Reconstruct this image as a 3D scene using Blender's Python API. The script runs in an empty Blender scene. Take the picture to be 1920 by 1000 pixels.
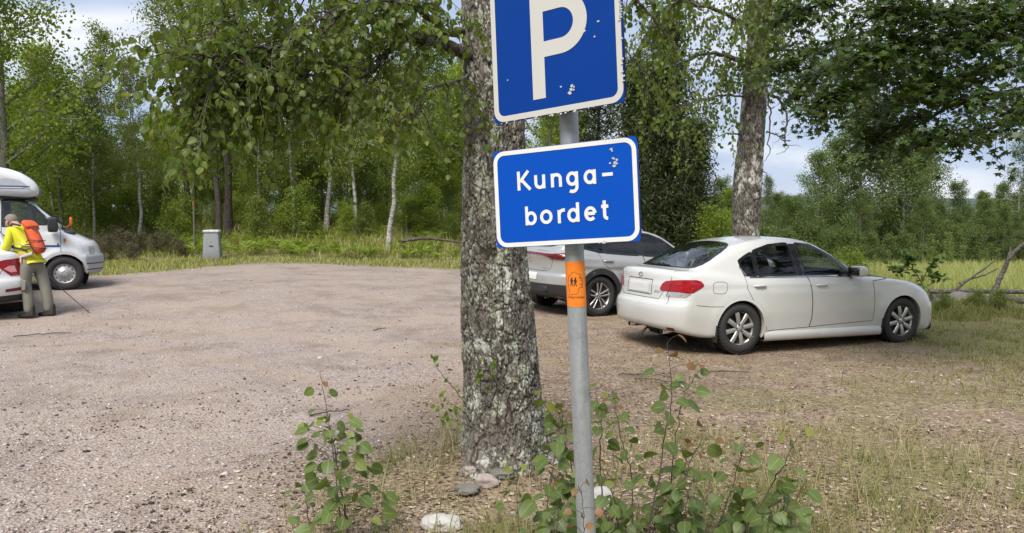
import bpy, bmesh, math, random
import numpy as np
from mathutils import Vector, Matrix
from mathutils.bvhtree import BVHTree
SC = bpy.context.scene
COL = SC.collection
rad = math.radians
rng = np.random.default_rng(7)
random.seed(7)

# ------------------------------------------------------------------ camera
FPX, HOR, CAMH = 1430.0, 412.0, 1.65
PITCH = math.atan((500 - HOR) / FPX)
cd = bpy.data.cameras.new('camera')
cd.sensor_width = 36.0
cd.lens = FPX / 1920 * 36
cd.clip_start, cd.clip_end = 0.05, 5000
CAM = bpy.data.objects.new('camera', cd)
CAM.location = (0, 0, CAMH)
CAM.rotation_euler = (math.pi / 2 - PITCH, 0, 0)
COL.objects.link(CAM)
SC.camera = CAM
SC.render.resolution_x, SC.render.resolution_y = 1024, 533

# ------------------------------------------------------------------ light
SUN_EL, SUN_AZ = 52.0, 200.0            # azimuth clockwise from +Y: behind the camera, a little to its left
w = bpy.data.worlds.new('World')
SC.world = w
w.use_nodes = True
nt = w.node_tree
nt.nodes.clear()
def wn(t, **k):
    n = nt.nodes.new(t)
    for a, b in k.items(): setattr(n, a, b)
    return n
out = wn('ShaderNodeOutputWorld'); bg = wn('ShaderNodeBackground')
sky = wn('ShaderNodeTexSky', sky_type='NISHITA', sun_disc=False)
sky.sun_elevation = rad(SUN_EL); sky.sun_rotation = rad(SUN_AZ)
sky.dust_density = 1.5
tc = wn('ShaderNodeTexCoord')
mp = wn('ShaderNodeMapping'); mp.inputs['Scale'].default_value = (1.0, 1.0, 4.6)
n1 = wn('ShaderNodeTexNoise'); n1.inputs['Scale'].default_value = 2.6; n1.inputs['Detail'].default_value = 8; n1.inputs['Roughness'].default_value = .52
n1.inputs['Distortion'].default_value = .35
cr = wn('ShaderNodeValToRGB')
cr.color_ramp.elements[0].position = .36; cr.color_ramp.elements[0].color = (4.5, 5.7, 7.9, 1)
cr.color_ramp.elements[1].position = .66; cr.color_ramp.elements[1].color = (10.2, 10.4, 10.8, 1)
e = cr.color_ramp.elements.new(.50); e.color = (6.3, 7.2, 9.0, 1)
mix = wn('ShaderNodeMix', data_type='RGBA'); mix.inputs['Factor'].default_value = .86
nt.links.new(tc.outputs['Generated'], mp.inputs['Vector']); nt.links.new(mp.outputs[0], n1.inputs['Vector'])
nt.links.new(n1.outputs['Fac'], cr.inputs[0])
nt.links.new(sky.outputs[0], mix.inputs['A']); nt.links.new(cr.outputs[0], mix.inputs['B'])
nt.links.new(mix.outputs['Result'], bg.inputs['Color'])
bg.inputs['Strength'].default_value = .075
nt.links.new(bg.outputs[0], out.inputs[0])
sl = bpy.data.lights.new('sun', 'SUN'); sl.energy = 3.5; sl.angle = rad(30); sl.color = (1, .955, .88)
so = bpy.data.objects.new('sun', sl)
so.rotation_euler = (rad(90 - SUN_EL), 0, rad(180 - SUN_AZ) )
COL.objects.link(so)
SC.view_settings.view_transform = 'Standard'
SC.view_settings.look = 'None'
SC.view_settings.gamma = 1
SC.view_settings.exposure = 0.52
SC.cycles.max_bounces = 6
SC.cycles.transparent_max_bounces = 10
SC.cycles.caustics_reflective = SC.cycles.caustics_refractive = False

# ------------------------------------------------------------------ helpers
def px(x, y, Y):
    """world point on the ray of photo pixel (x, y) at depth Y"""
    cp, sp = math.cos(PITCH), math.sin(PITCH)
    a, b = (x - 960) / FPX, (500 - y) / FPX
    d = (a, cp + b * sp, b * cp - sp)
    k = Y / d[1]
    return Vector((d[0] * k, Y, CAMH + d[2] * k))

def S(t):
    t = np.clip(t, 0, 1)
    return t * t * (3 - 2 * t)

def _hash(i, j, k, seed):
    h = (i.astype(np.int64) * 374761393 + j.astype(np.int64) * 668265263 + k.astype(np.int64) * 2147483647 + seed * 1442695041) & 0xFFFFFFFF
    h = ((h ^ (h >> 13)) * 1274126177) & 0xFFFFFFFF
    h = h ^ (h >> 16)
    return (h & 0xFFFFFF) / float(0xFFFFFF)

def vnoise(x, y, z=0, seed=0):
    x, y, z = np.broadcast_arrays(np.asarray(x, float), np.asarray(y, float), np.asarray(z, float))
    i, j, k = np.floor(x), np.floor(y), np.floor(z)
    fx, fy, fz = x - i, y - j, z - k
    fx, fy, fz = fx * fx * (3 - 2 * fx), fy * fy * (3 - 2 * fy), fz * fz * (3 - 2 * fz)
    r = 0
    for a in (0, 1):
        for b in (0, 1):
            for c in (0, 1):
                r = r + _hash(i + a, j + b, k + c, seed) * (fx if a else 1 - fx) * (fy if b else 1 - fy) * (fz if c else 1 - fz)
    return r

def fbm(x, y, z=0, o=4, seed=0):
    r, a, t = 0, 1., 0
    for q in range(o):
        r = r + a * vnoise(np.asarray(x) * 2 ** q, np.asarray(y) * 2 ** q, np.asarray(z) * 2 ** q, seed + q * 17); t += a; a *= .5
    return r / t

def voro(x, y, seed=0):
    """F1, F2, cell id of a 2D Voronoi"""
    i, j = np.floor(x), np.floor(y)
    f1 = np.full(x.shape, 9.); f2 = f1.copy(); cid = np.zeros(x.shape)
    for a in (-1, 0, 1):
        for b in (-1, 0, 1):
            ci, cj = i + a, j + b
            d = np.hypot(ci + _hash(ci, cj, ci * 0, seed) - x, cj + _hash(ci, cj, ci * 0 + 1, seed) - y)
            idn = _hash(ci, cj, ci * 0 + 2, seed)
            m = d < f1
            f2 = np.where(m, f1, np.minimum(f2, d)); cid = np.where(m, idn, cid); f1 = np.where(m, d, f1)
    return f1, f2, cid

def ground(x, y):
    x, y = np.asarray(x, float), np.asarray(y, float)
    z = .28 * S((y - 9.2) / 7.5) * S((4 - x) / 12)
    z = z - .10 * S(x / 4) * S((y - 5) / 6)
    z = z + 1.45 * S((y - 24) / 18) * S((9 - x) / 8)
    z = z - 1.0 * S((y - 16) / 34) * S((x - 2) / 9)
    z = z + .20 * np.exp(-((x - 8.5) / .9) ** 2 - ((y - 14.0) / .7) ** 2)
    z = z - .20 * S((x - 9.3) / .8) * S((y - 13.2) / 1.4)
    z = z + .16 * np.exp(-((x + .1) / .55) ** 2 - ((y - 4.95) / .5) ** 2)
    z = z + .05 * (fbm(x * .45, y * .45, seed=3) - .5) * S((y + 2) / 5)
    return z
def gz(x, y): return float(ground(x, y))

def link(o, parent=None):
    COL.objects.link(o)
    if parent is not None: o.parent = parent
    return o

def npmesh(name, V, F, mat=None, parent=None, smooth=False, attrs=None, mats=None, fm=None):
    """mesh object from numpy arrays; F is (n,3), (n,4) or a list of such arrays"""
    Fs = [f for f in (F if isinstance(F, list) else [F]) if len(f)]
    me = bpy.data.meshes.new(name)
    V = np.asarray(V, np.float32)
    me.vertices.add(len(V)); me.vertices.foreach_set('co', V.ravel())
    nl = sum(f.size for f in Fs); nf = sum(len(f) for f in Fs)
    me.loops.add(nl); me.polygons.add(nf)
    me.loops.foreach_set('vertex_index', np.concatenate([f.ravel() for f in Fs]).astype(np.int32))
    tot = np.concatenate([np.full(len(f), f.shape[1]) for f in Fs]).astype(np.int32)
    st = np.concatenate([[0], np.cumsum(tot)[:-1]]).astype(np.int32)
    me.polygons.foreach_set('loop_start', st); me.polygons.foreach_set('loop_total', tot)
    if smooth: me.polygons.foreach_set('use_smooth', np.ones(nf, bool))
    for k, a in (attrs or {}).items():
        at = me.attributes.new(k, 'FLOAT', 'POINT'); at.data.foreach_set('value', np.asarray(a, np.float32))
    me.update(calc_edges=True)
    for m in (mats or ([mat] if mat else [])): me.materials.append(m)
    if fm is not None: me.polygons.foreach_set('material_index', np.asarray(fm, np.int32))
    return link(bpy.data.objects.new(name, me), parent)

class MB:
    """collects vertices and faces; build() links them as one mesh object"""
    def __init__(s): s.v, s.f, s.n = [], [], 0
    def add(s, V, F):
        s.v.append(np.asarray(V, float)); s.f += [np.asarray(f) + s.n for f in (F if isinstance(F, list) else [F])]
        s.n += len(V)
        return s
    def grid(s, P, closed_u=False, closed_v=False, flip=False):
        """P: (nu, nv, 3)"""
        nu, nv = P.shape[:2]
        idx = np.arange(nu * nv).reshape(nu, nv)
        if closed_u: idx = np.vstack([idx, idx[:1]])
        if closed_v: idx = np.hstack([idx, idx[:, :1]])
        q = np.stack([idx[:-1, :-1], idx[1:, :-1], idx[1:, 1:], idx[:-1, 1:]], -1).reshape(-1, 4)
        if flip: q = q[:, ::-1]
        return s.add(P.reshape(-1, 3), q)
    def tube(s, pts, r, n=8, cap=True, up=None):
        pts = np.asarray(pts, float); m = len(pts); r = np.broadcast_to(np.asarray(r, float), (m,))
        t = np.gradient(pts, axis=0); t /= np.linalg.norm(t, axis=1)[:, None] + 1e-12
        ref = np.array([0, 0, 1.]) if abs(t[:, 2]).mean() < .8 else np.array([1., 0, 0])
        a = np.cross(t, ref); a /= np.linalg.norm(a, axis=1)[:, None] + 1e-12
        b = np.cross(t, a)
        th = np.linspace(0, 2 * np.pi, n, endpoint=False)
        P = pts[:, None] + (a[:, None] * np.cos(th)[None, :, None] + b[:, None] * np.sin(th)[None, :, None]) * r[:, None, None]
        s.grid(P, closed_v=True)
        if cap:
            for k, fl in ((0, False), (m - 1, True)):
                V = np.vstack([P[k], pts[k:k + 1]]); i = np.arange(n); tri = np.stack([i, (i + 1) % n, np.full(n, n)], 1)
                s.add(V, tri[:, ::-1] if fl else tri)
        return s
    def box(s, c, d, R=None, bev=0.0):
        """box with centre c, size d, optional 3x3 rotation, chamfered edges"""
        d = np.asarray(d, float) / 2
        if bev <= 0:
            V = np.array([[x, y, z] for x in (-1, 1) for y in (-1, 1) for z in (-1, 1)]) * d
            F = np.array([[0, 1, 3, 2], [4, 6, 7, 5], [0, 4, 5, 1], [2, 3, 7, 6], [0, 2, 6, 4], [1, 5, 7, 3]])
        else:
            b = min(bev, d.min() * .9)
            bm = bmesh.new(); bmesh.ops.create_cube(bm, size=1)
            for v in bm.verts: v.co = Vector((v.co.x * 2 * d[0], v.co.y * 2 * d[1], v.co.z * 2 * d[2]))
            bmesh.ops.bevel(bm, geom=bm.edges[:], offset=b, segments=2, profile=.5, affect='EDGES')
            bmesh.ops.triangulate(bm, faces=bm.faces[:])
            V = np.array([v.co[:] for v in bm.verts]); bm.verts.index_update()
            F = np.array([[v.index for v in f.verts] for f in bm.faces]); bm.free()
        if R is not None: V = V @ np.asarray(R).T
        return s.add(V + np.asarray(c, float), F)
    def lathe(s, prof, n=24, axis='z', c=(0, 0, 0), close=False):
        """prof: (r, h) pairs"""
        prof = np.asarray(prof, float); th = np.linspace(0, 2 * np.pi, n, endpoint=False)
        x = prof[:, 0][:, None] * np.cos(th); y = prof[:, 0][:, None] * np.sin(th); z = np.repeat(prof[:, 1][:, None], n, 1)
        P = np.stack({'z': (x, y, z), 'y': (x, z, y), 'x': (z, x, y)}[axis], -1) + np.asarray(c, float)
        return s.grid(P, closed_u=close, closed_v=True, flip=(axis == 'z'))
    def V(s): return np.vstack(s.v)
    def build(s, name, mat, parent=None, smooth=True, **k):
        by = {}
        for f in s.f: by.setdefault(f.shape[1], []).append(f)
        return npmesh(name, s.V(), [np.vstack(x) for x in by.values()], mat, parent, smooth, **k)

def tag(o, label, cat, group=None, kind=None):
    if label: o['label'] = label
    if cat: o['category'] = cat
    if group: o['group'] = group
    if kind: o['kind'] = kind
    return o
def thing(name, label, cat, loc=(0, 0, 0), rz=0., group=None, rot=None):
    o = bpy.data.objects.new(name, None); COL.objects.link(o)
    o.location = loc; o.rotation_euler = rot or (0, 0, rz); o.empty_display_size = .2
    return tag(o, label, cat, group)
def dup(o, parent=None):
    c = o.copy(); COL.objects.link(c); c.parent = parent
    for ch in list(o.children): dup(ch, c)
    return c
def autosmooth(o, ang=35):
    me = o.data
    try: me.set_sharp_from_angle(angle=rad(ang))
    except Exception: pass
    return o

# ------------------------------------------------------------------ materials
class NT:
    def __init__(s, name):
        s.m = bpy.data.materials.new(name); s.m.use_nodes = True; s.t = s.m.node_tree; s.t.nodes.clear()
        s.out = s.n('ShaderNodeOutputMaterial')
    def n(s, t, ins=None, **k):
        n = s.t.nodes.new(t)
        for a, b in k.items(): setattr(n, a, b)
        for a, b in (ins or {}).items(): s.set(n, a, b)
        return n
    def set(s, n, key, v):
        i = n.inputs[key]
        if isinstance(v, bpy.types.NodeSocket): s.t.links.new(v, i)
        elif isinstance(v, bpy.types.Node): s.t.links.new(v.outputs[0], i)
        elif hasattr(v, '__len__') and len(v) == 3 and i.type == 'RGBA': i.default_value = (*v, 1)
        else: i.default_value = v
    def mix(s, f, a, b, mode='MIX'):
        n = s.n('ShaderNodeMix', data_type='RGBA', blend_type=mode)
        s.set(n, 0, f); s.set(n, 6, a); s.set(n, 7, b)
        return n.outputs[2]
    def math(s, op, a, b=0., c=None, clamp=False):
        n = s.n('ShaderNodeMath', operation=op, use_clamp=clamp)
        s.set(n, 0, a); s.set(n, 1, b)
        if c is not None: s.set(n, 2, c)
        return n.outputs[0]
    def ramp(s, f, stops, interp='LINEAR'):
        n = s.n('ShaderNodeValToRGB'); s.set(n, 0, f); cr = n.color_ramp; cr.interpolation = interp
        while len(cr.elements) < len(stops): cr.elements.new(.5)
        for e, (p, c) in zip(cr.elements, stops): e.position = p; e.color = (*c, 1) if hasattr(c, '__len__') else (c, c, c, 1)
        return n.outputs[0]
    def coord(s, kind='Object', scale=(1, 1, 1)):
        c = s.n('ShaderNodeTexCoord'); m = s.n('ShaderNodeMapping', {'Vector': c.outputs[kind], 'Scale': scale})
        return m.outputs[0]
    def noise(s, v, sc, det=3, rough=.55, dist=0):
        return s.n('ShaderNodeTexNoise', {'Vector': v, 'Scale': sc, 'Detail': det, 'Roughness': rough, 'Distortion': dist}).outputs['Fac']
    def bump(s, h, st=.5, d=.01, nrm=None):
        i = {'Height': h, 'Strength': st, 'Distance': d}
        if nrm is not None: i['Normal'] = nrm
        return s.n('ShaderNodeBump', i).outputs[0]
    def attr(s, name): return s.n('ShaderNodeAttribute', attribute_name=name).outputs['Fac']
    def pbr(s, **k):
        n = s.n('ShaderNodeBsdfPrincipled', {a.replace('_', ' '): b for a, b in k.items()})
        s.t.links.new(n.outputs[0], s.out.inputs[0]); return n
    def surf(s, sh): s.t.links.new(sh.outputs[0] if isinstance(sh, bpy.types.Node) else sh, s.out.inputs[0]); return s.m

def plain(name, c, rough=.5, metal=0., var=.12, sc=8., bump=0., bsc=60., coat=0., spec=.5, dirt=None):
    t = NT(name); v = t.coord()
    f = t.noise(v, sc, 4)
    col = t.mix(t.math('MULTIPLY', f, 1.0), tuple(x * (1 - var) for x in c), tuple(min(1, x * (1 + var)) for x in c))
    if dirt:
        zc = t.n('ShaderNodeSeparateXYZ', {0: t.n('ShaderNodeTexCoord').outputs['Object']}).outputs[2]
        m = t.math('MULTIPLY', t.math('SUBTRACT', 1., t.math('DIVIDE', zc, dirt[1]), clamp=True), t.math('ADD', f, .2), clamp=True)
        col = t.mix(t.math('MULTIPLY', m, dirt[2]), col, dirt[0])
    k = dict(Base_Color=col, Roughness=t.math('ADD', rough - .06, t.math('MULTIPLY', f, .12)), Metallic=metal, Coat_Weight=coat, Coat_Roughness=.04, Specular_IOR_Level=spec)
    if bump: k['Normal'] = t.bump(t.noise(v, bsc, 4), bump, .004)
    t.pbr(**k)
    return t.m

def leafmat(name, c1, c2, c3=None, trans=.42, rough=.45, tint=(1.25, 1.3, .5), rib=False):
    """two-sided leaf: per-leaf colour, translucent, slightly glossy"""
    t = NT(name)
    r = t.n('ShaderNodeNewGeometry').outputs['Random Per Island']
    orr = t.n('ShaderNodeObjectInfo').outputs['Random']
    st = [(0, c1), (.85, c2)] + ([(1., c3)] if c3 else [(1., c2)])
    col = t.ramp(r, st)
    col = t.mix(t.math('MULTIPLY', orr, .35), col, tuple(x * .72 for x in c1))
    n = t.noise(t.coord(), .7, 2)
    col = t.mix(t.math('MULTIPLY', n, .35), col, tuple(x * .75 for x in c2))
    if rib:
        col = t.mix(t.ramp(t.attr('mid'), [(.90, 0.), (.965, .55)]), col, tuple(min(1, x * 1.7 + .04) for x in c2))
        col = t.mix(t.ramp(t.noise(t.coord(), 130, 2), [(.66, 0.), (.72, .65)]), col, (.16, .10, .04))
        col = t.mix(t.math('MULTIPLY', t.noise(t.coord(), 38, 3), .5), col, tuple(x * .62 for x in c1))
    d = t.n('ShaderNodeBsdfPrincipled', {'Base Color': col, 'Roughness': rough, 'Specular IOR Level': .35})
    tr = t.n('ShaderNodeBsdfTranslucent', {'Color': t.mix(1., col, tint, 'MULTIPLY')})
    mx = t.n('ShaderNodeMixShader', {0: trans, 1: d.outputs[0], 2: tr.outputs[0]})
    return t.surf(mx)
M = {}

# ------------------------------------------------------------------ ground
def axis(lo, hi, d, far_lo, far_hi, g=1.16):
    a = list(np.arange(lo, hi + 1e-6, d)); s = d; x = hi
    while x < far_hi: s *= g; x += s; a.append(x)
    s = d; x = lo; pre = []
    while x > far_lo: s *= g; x -= s; pre.append(x)
    return np.array(pre[::-1] + a)
gx = axis(-15, 15, .13, -1500, 1500); gy = axis(1.5, 30, .13, -300, 2200)
GX, GY = np.meshgrid(gx, gy, indexing='ij')

def near_patch(x, y):
    """litter and thin grass round the birch and the sign"""
    e = .5 * (fbm(x * 1.1, y * 1.1, seed=5) - .5)
    left = -1.75 + .42 * (y - 3.6) + e                 # the edge towards the gravel
    return S((x - left) / .45) * S((6.9 + e - y - .25 * np.maximum(x, 0)) / .7)
def back_verge(x, y):
    e = 1.6 * (fbm(x * .35, y * .35, seed=9) - .5)
    edge = 23.3 + e - .9 * S((x + 5) / 7) - 6.5 * S((-7.6 - x) / 3.5)
    return S((y - edge) / 1.3) * S((5.5 - x) / 2.5)
def right_grass(x, y):
    e = 1.4 * (fbm(x * .5, y * .5, seed=12) - .5)
    a = S((x - 5.2 - e + .28 * (y - 8)) / 2.6) * S((y - 3) / 4)
    b = S((y - 14.6 - e) / 1.5) * S((x - 2.6) / 1.6)
    return np.maximum(a, b)
def dirt_mask(x, y):
    e = .9 * (fbm(x * .6, y * .6, seed=21) - .5)
    side = S((x + 2.0 - .14 * (y - 6) + e * 2) / 2.2)
    return np.maximum(side * S((y - 1) / 2), near_patch(x, y))
def grass_mask(x, y):
    g = np.maximum(back_verge(x, y), right_grass(x, y))
    return np.clip(np.maximum(g, .62 * near_patch(x, y) * S((fbm(x * 1.6, y * 1.6, seed=31) - .33) / .3)), 0, 1)
def thin_grass(x, y):
    """sparse tufts on the trodden ground right of the sign"""
    return S((x - .7 + .1 * (9 - y)) / 1.4) * S((9.9 - y) / 1.5) * S((fbm(x * 1.3, y * 1.3, seed=41) - .44) / .22)
GZ = ground(GX, GY)
fine = (fbm(GX * 3.1, GY * 3.1, seed=2) - .5) * .03 + (fbm(GX * .9, GY * 1.4, seed=4) - .5) * .05
GZ = GZ + fine * (np.abs(GX) < 16) * (GY < 31) * (GY > 1)
nu, nv = GX.shape
idx = np.arange(nu * nv).reshape(nu, nv)
q = np.stack([idx[:-1, :-1], idx[1:, :-1], idx[1:, 1:], idx[:-1, 1:]], -1).reshape(-1, 4)

t = NT('ground_surface'); v = t.coord('Object')
n_big = t.noise(v, .55, 4, .6); n_mid = t.noise(v, 3.2, 4, .6); n_fine = t.noise(v, 26, 4, .7)
vor = t.n('ShaderNodeTexVoronoi', {'Vector': v, 'Scale': 46.}); vor2 = t.n('ShaderNodeTexVoronoi', {'Vector': v, 'Scale': 17.})
vor3 = t.n('ShaderNodeTexVoronoi', {'Vector': v, 'Scale': 95.})
stone = t.ramp(t.math('ADD', t.math('MULTIPLY', vor.outputs['Color'], .65), t.math('MULTIPLY', vor3.outputs['Color'], .35)), [(0, (.08, .055, .045)), (.3, (.235, .185, .16)), (.5, (.325, .268, .24)), (.72, (.47, .41, .385)), (.9, (.61, .575, .56)), (1, (.20, .11, .09))])
grav = t.mix(t.ramp(n_mid, [(.36, 0.), (.62, 1.)]), (.30, .236, .195), (.385, .32, .29))
grav = t.mix(t.ramp(n_fine, [(.35, .65), (.65, .12)]), stone, grav)
n_p = t.noise(v, 1.35, 5, .68, .6); grav = t.mix(t.math('MULTIPLY', t.ramp(n_p, [(.50, 0.), (.64, .7)]), t.ramp(n_fine, [(.40, 1.), (.60, .25)])), grav, (.17, .115, .085))
grav = t.mix(t.ramp(n_big, [(.42, .0), (.66, .45)]), grav, (.44, .345, .27))
dirt = t.mix(t.ramp(n_mid, [(.3, 0.), (.7, 1.)]), (.25, .175, .125), (.48, .37, .28))
dirt = t.mix(t.ramp(n_fine, [(.42, .8), (.56, 0.)]), dirt, (.12, .08, .055)); dirt = t.mix(t.ramp(n_p, [(.5, 0.), (.62, .6)]), dirt, (.26, .20, .10))
dirt = t.mix(t.ramp(vor2.outputs['Distance'], [(.0, .5), (.12, 0.)]), dirt, (.48, .40, .31))
gr = t.mix(n_mid, (.16, .155, .05), (.36, .31, .15))
gr = t.mix(t.ramp(n_fine, [(.4, .6), (.6, 0.)]), gr, (.07, .065, .03))
tk = t.math('MULTIPLY', t.attr('track'), t.ramp(n_mid, [(.3, .35), (.6, 1.)])); grav = t.mix(t.math('MULTIPLY', tk, .75), grav, t.mix(n_fine, (.30, .225, .17), (.47, .37, .29)))
grav = t.mix(t.ramp(t.noise(v, .9, 4, .6, .8), [(.52, 0.), (.68, .45)]), grav, (.19, .145, .12))
m1 = t.math('ADD', t.attr('dirt'), t.math('MULTIPLY', t.math('SUBTRACT', n_fine, .5), .9), clamp=True)
m2 = t.math('ADD', t.attr('grass'), t.math('MULTIPLY', t.math('SUBTRACT', n_mid, .5), .9), clamp=True)
col = t.mix(m2, t.mix(m1, grav, dirt), gr)
h = t.math('ADD', t.math('MULTIPLY', n_fine, .7), t.math('MULTIPLY', vor.outputs['Distance'], 1.0))
t.pbr(Base_Color=col, Roughness=.95, Specular_IOR_Level=.2, Normal=t.bump(h, .9, .02))
M['ground'] = t.m
gm = np.clip(grass_mask(GX, GY) + .5 * thin_grass(GX, GY) + S((GY - 30) / 3) + S((-14 - GX) / 3), 0, 1)
def track(x, y):
    w_ = .25 * (fbm(x * .5, y * .5, seed=101) - .5); r1 = np.hypot((x + 9.5) * .8, y - 3.0) + w_; r2 = np.hypot(x - 1.5, (y - 19.) * 1.25) + w_
    return np.clip(sum(np.exp(-((r - c) / .17) ** 2) for r, c in ((r1, 7.6), (r1, 9.1), (r2, 6.1), (r2, 7.6), (r2, 9.6))), 0, 1) * (.35 + .65 * S((fbm(x * .7, y * .7, seed=103) - .35) / .2))
g = npmesh('ground', np.stack([GX, GY, GZ], -1).reshape(-1, 3), q, M['ground'], smooth=True,
           attrs={'track': track(GX, GY).ravel(), 'dirt': dirt_mask(GX, GY).ravel(), 'grass': gm.ravel()})
g['kind'] = 'structure'

# wooded ridge on the skyline
t = NT('ridge_forest'); v = t.coord()
t.pbr(Base_Color=t.mix(t.noise(v, .05, 5, .7), (.05, .085, .07), (.10, .14, .11)), Roughness=1., Normal=t.bump(t.noise(v, .12, 4, .7), 1., 4.))
hx = np.linspace(-300, 900, 160); hy = np.linspace(620, 900, 24)
HX, HY = np.meshgrid(hx, hy, indexing='ij')
HZ = -3 + (26 + 14 * (fbm(HX * .006, HY * .006, seed=8) - .5)) * np.sin(np.clip((HY - 620) / 280, 0, 1) * np.pi) ** .7 + 3.5 * fbm(HX * .09, HY * .09, seed=11, o=3)
P = np.stack([HX, HY, HZ], -1)
hb = MB().grid(P); tag(hb.build('hill', t.m), None, None, kind='structure')

# ------------------------------------------------------------------ loose cover on the ground
def scatter(n, x0, x1, y0, y1, dens):
    """n candidates spread with density falling with distance, kept with probability dens(x, y), inside the view"""
    y = 1 / rng.uniform(1 / y1, 1 / y0, n) if y0 > .5 else rng.uniform(y0, y1, n)
    u = rng.uniform(-.80, .80, n); x = u * y
    k = (x > x0) & (x < x1)
    x, y = x[k], y[k]
    k = rng.random(len(x)) < dens(x, y)
    return x[k], y[k]

def surf_z(x, y):
    return ground(x, y) + ((fbm(x * 3.1, y * 3.1, seed=2) - .5) * .03 + (fbm(x * .9, y * 1.4, seed=4) - .5) * .05) * (np.abs(x) < 16) * (y < 31) * (y > 1)

def stones_mesh(x, y, s, flat, z_off=0.):
    """flattened octahedra with random proportions"""
    n = len(x)
    base = np.array([[1, 0, 0], [.3, .95, .1], [-.8, .6, 0], [-.9, -.5, .1], [.2, -1, 0], [.1, .05, 1], [0, 0, -.8]], float)
    F0 = np.array([[0, 1, 5], [1, 2, 5], [2, 3, 5], [3, 4, 5], [4, 0, 5], [1, 0, 6], [2, 1, 6], [3, 2, 6], [4, 3, 6], [0, 4, 6]])
    a = rng.uniform(0, 6.28, n); c, sn = np.cos(a)[:, None], np.sin(a)[:, None]
    B = base[None] * (1 + rng.uniform(-.3, .3, (n, 7, 1)))
    sx, sy, sz = s[:, None] * rng.uniform(.7, 1.3, (n, 1)), s[:, None] * rng.uniform(.5, 1, (n, 1)), s[:, None] * flat * rng.uniform(.6, 1.3, (n, 1))
    X, Y, Z = B[..., 0] * sx, B[..., 1] * sy, B[..., 2] * sz
    V = np.stack([c * X - sn * Y + x[:, None], sn * X + c * Y + y[:, None], Z + (surf_z(x, y) + z_off)[:, None]], -1)
    F = F0[None] + (np.arange(n) * 7)[:, None, None]
    return V.reshape(-1, 3), F.reshape(-1, 3)

def islandmat(name, stops, rough=.9):
    t = NT(name)
    r = t.n('ShaderNodeNewGeometry').outputs['Random Per Island']
    c = t.ramp(r, stops)
    c = t.mix(t.math('MULTIPLY', t.noise(t.coord(), 60, 3), .5), c, t.mix(.5, c, (.1, .08, .07)))
    t.pbr(Base_Color=c, Roughness=rough, Specular_IOR_Level=.25)
    return t.m
def gd(x, y): return (1 - .85 * track(x, y)) * (1 - dirt_mask(x, y)) * (1 - grass_mask(x, y)) * (.35 + .65 * S((fbm(x * .8, y * .8, seed=51) - .4) / .2)) 
x, y = scatter(60000, -14, 6, 3.0, 16, lambda x, y: np.clip(gd(x, y) + .10, 0, 1))
s = np.clip(rng.lognormal(-4.95, .42, len(x)), .004, .03)
o = npmesh('gravel', *stones_mesh(x, y, s, .55), islandmat('crushed_stone', [(0, (.12, .085, .07)), (.25, (.28, .21, .18)), (.5, (.42, .34, .31)), (.75, (.52, .47, .45)), (.95, (.66, .64, .62)), (1, (.30, .14, .10))]))
tag(o, 'pinkish grey crushed stone strewn over the parking area', 'gravel', kind='stuff')

def flakes_mesh(x, y, L, W, curl, z_off=.004):
    """small curled dead leaves / twig bits lying about"""
    n = len(x); a = rng.uniform(0, 6.28, n); tl = rng.uniform(-.5, .5, n); tl2 = rng.uniform(-.4, .4, n)
    u = np.array([-1, -.3, .4, 1.]); wd = np.array([.15, 1, .8, .1])
    V = np.zeros((n, 8, 3))
    for k in range(4):
        for sgn in (0, 1):
            V[:, k * 2 + sgn, 0] = u[k] * L
            V[:, k * 2 + sgn, 1] = (sgn * 2 - 1) * wd[k] * W
            V[:, k * 2 + sgn, 2] = curl * L * (u[k] ** 2 - .3) + (sgn * 2 - 1) * wd[k] * W * tl2 + u[k] * L * tl * .4
    c, sn = np.cos(a)[:, None], np.sin(a)[:, None]
    X, Y = V[..., 0].copy(), V[..., 1].copy()
    V[..., 0] = c * X - sn * Y + x[:, None]; V[..., 1] = sn * X + c * Y + y[:, None]
    V[..., 2] += (surf_z(x, y) + z_off + .3 * L * curl)[:, None] + (W * .25)[:, None]
    F0 = np.array([[0, 2, 3, 1], [2, 4, 5, 3], [4, 6, 7, 5]])
    return V.reshape(-1, 3), (F0[None] + (np.arange(n) * 8)[:, None, None]).reshape(-1, 4)
litmat = islandmat('dead_leaf', [(0, (.07, .045, .032)), (.36, (.19, .12, .08)), (.6, (.36, .26, .17)), (.88, (.47, .38, .28)), (1, (.58, .51, .42))], .8)
x, y = scatter(62000, -6, 9, 2.6, 12, lambda x, y: np.clip(dirt_mask(x, y) * (.25 + .75 * S((fbm(x * 1.2, y * 1.2, seed=61) - .38) / .25)) + .03, 0, 1))
L = rng.uniform(.008, .026, len(x)); W = L * rng.uniform(.12, .55, len(x))
o = npmesh('leaf_litter', *flakes_mesh(x, y, L, W, rng.uniform(0, .35, len(x))[:, None].ravel()), litmat, smooth=True)
tag(o, 'dry brown leaf litter strewn over the trodden ground round the sign', 'leaf litter', kind='stuff')
# dark bits (old cones, bark, dung) on the gravel
x, y = scatter(15000, -12, 2.5, 3.2, 19, lambda x, y: (1 - .7 * near_patch(x, y)) * S((fbm(x * .9, y * .9, seed=71) - .42) / .16) * .75 + .06)
s = np.clip(rng.lognormal(-5.0, .5, len(x)), .004, .028)
o = npmesh('debris', *stones_mesh(x, y, s, .6, .004), islandmat('dark_bits', [(0, (.035, .025, .02)), (.6, (.08, .055, .04)), (1, (.14, .08, .055))]))
tag(o, 'dark brown bits of bark and old cones scattered on the gravel', 'debris', kind='stuff')

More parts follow.
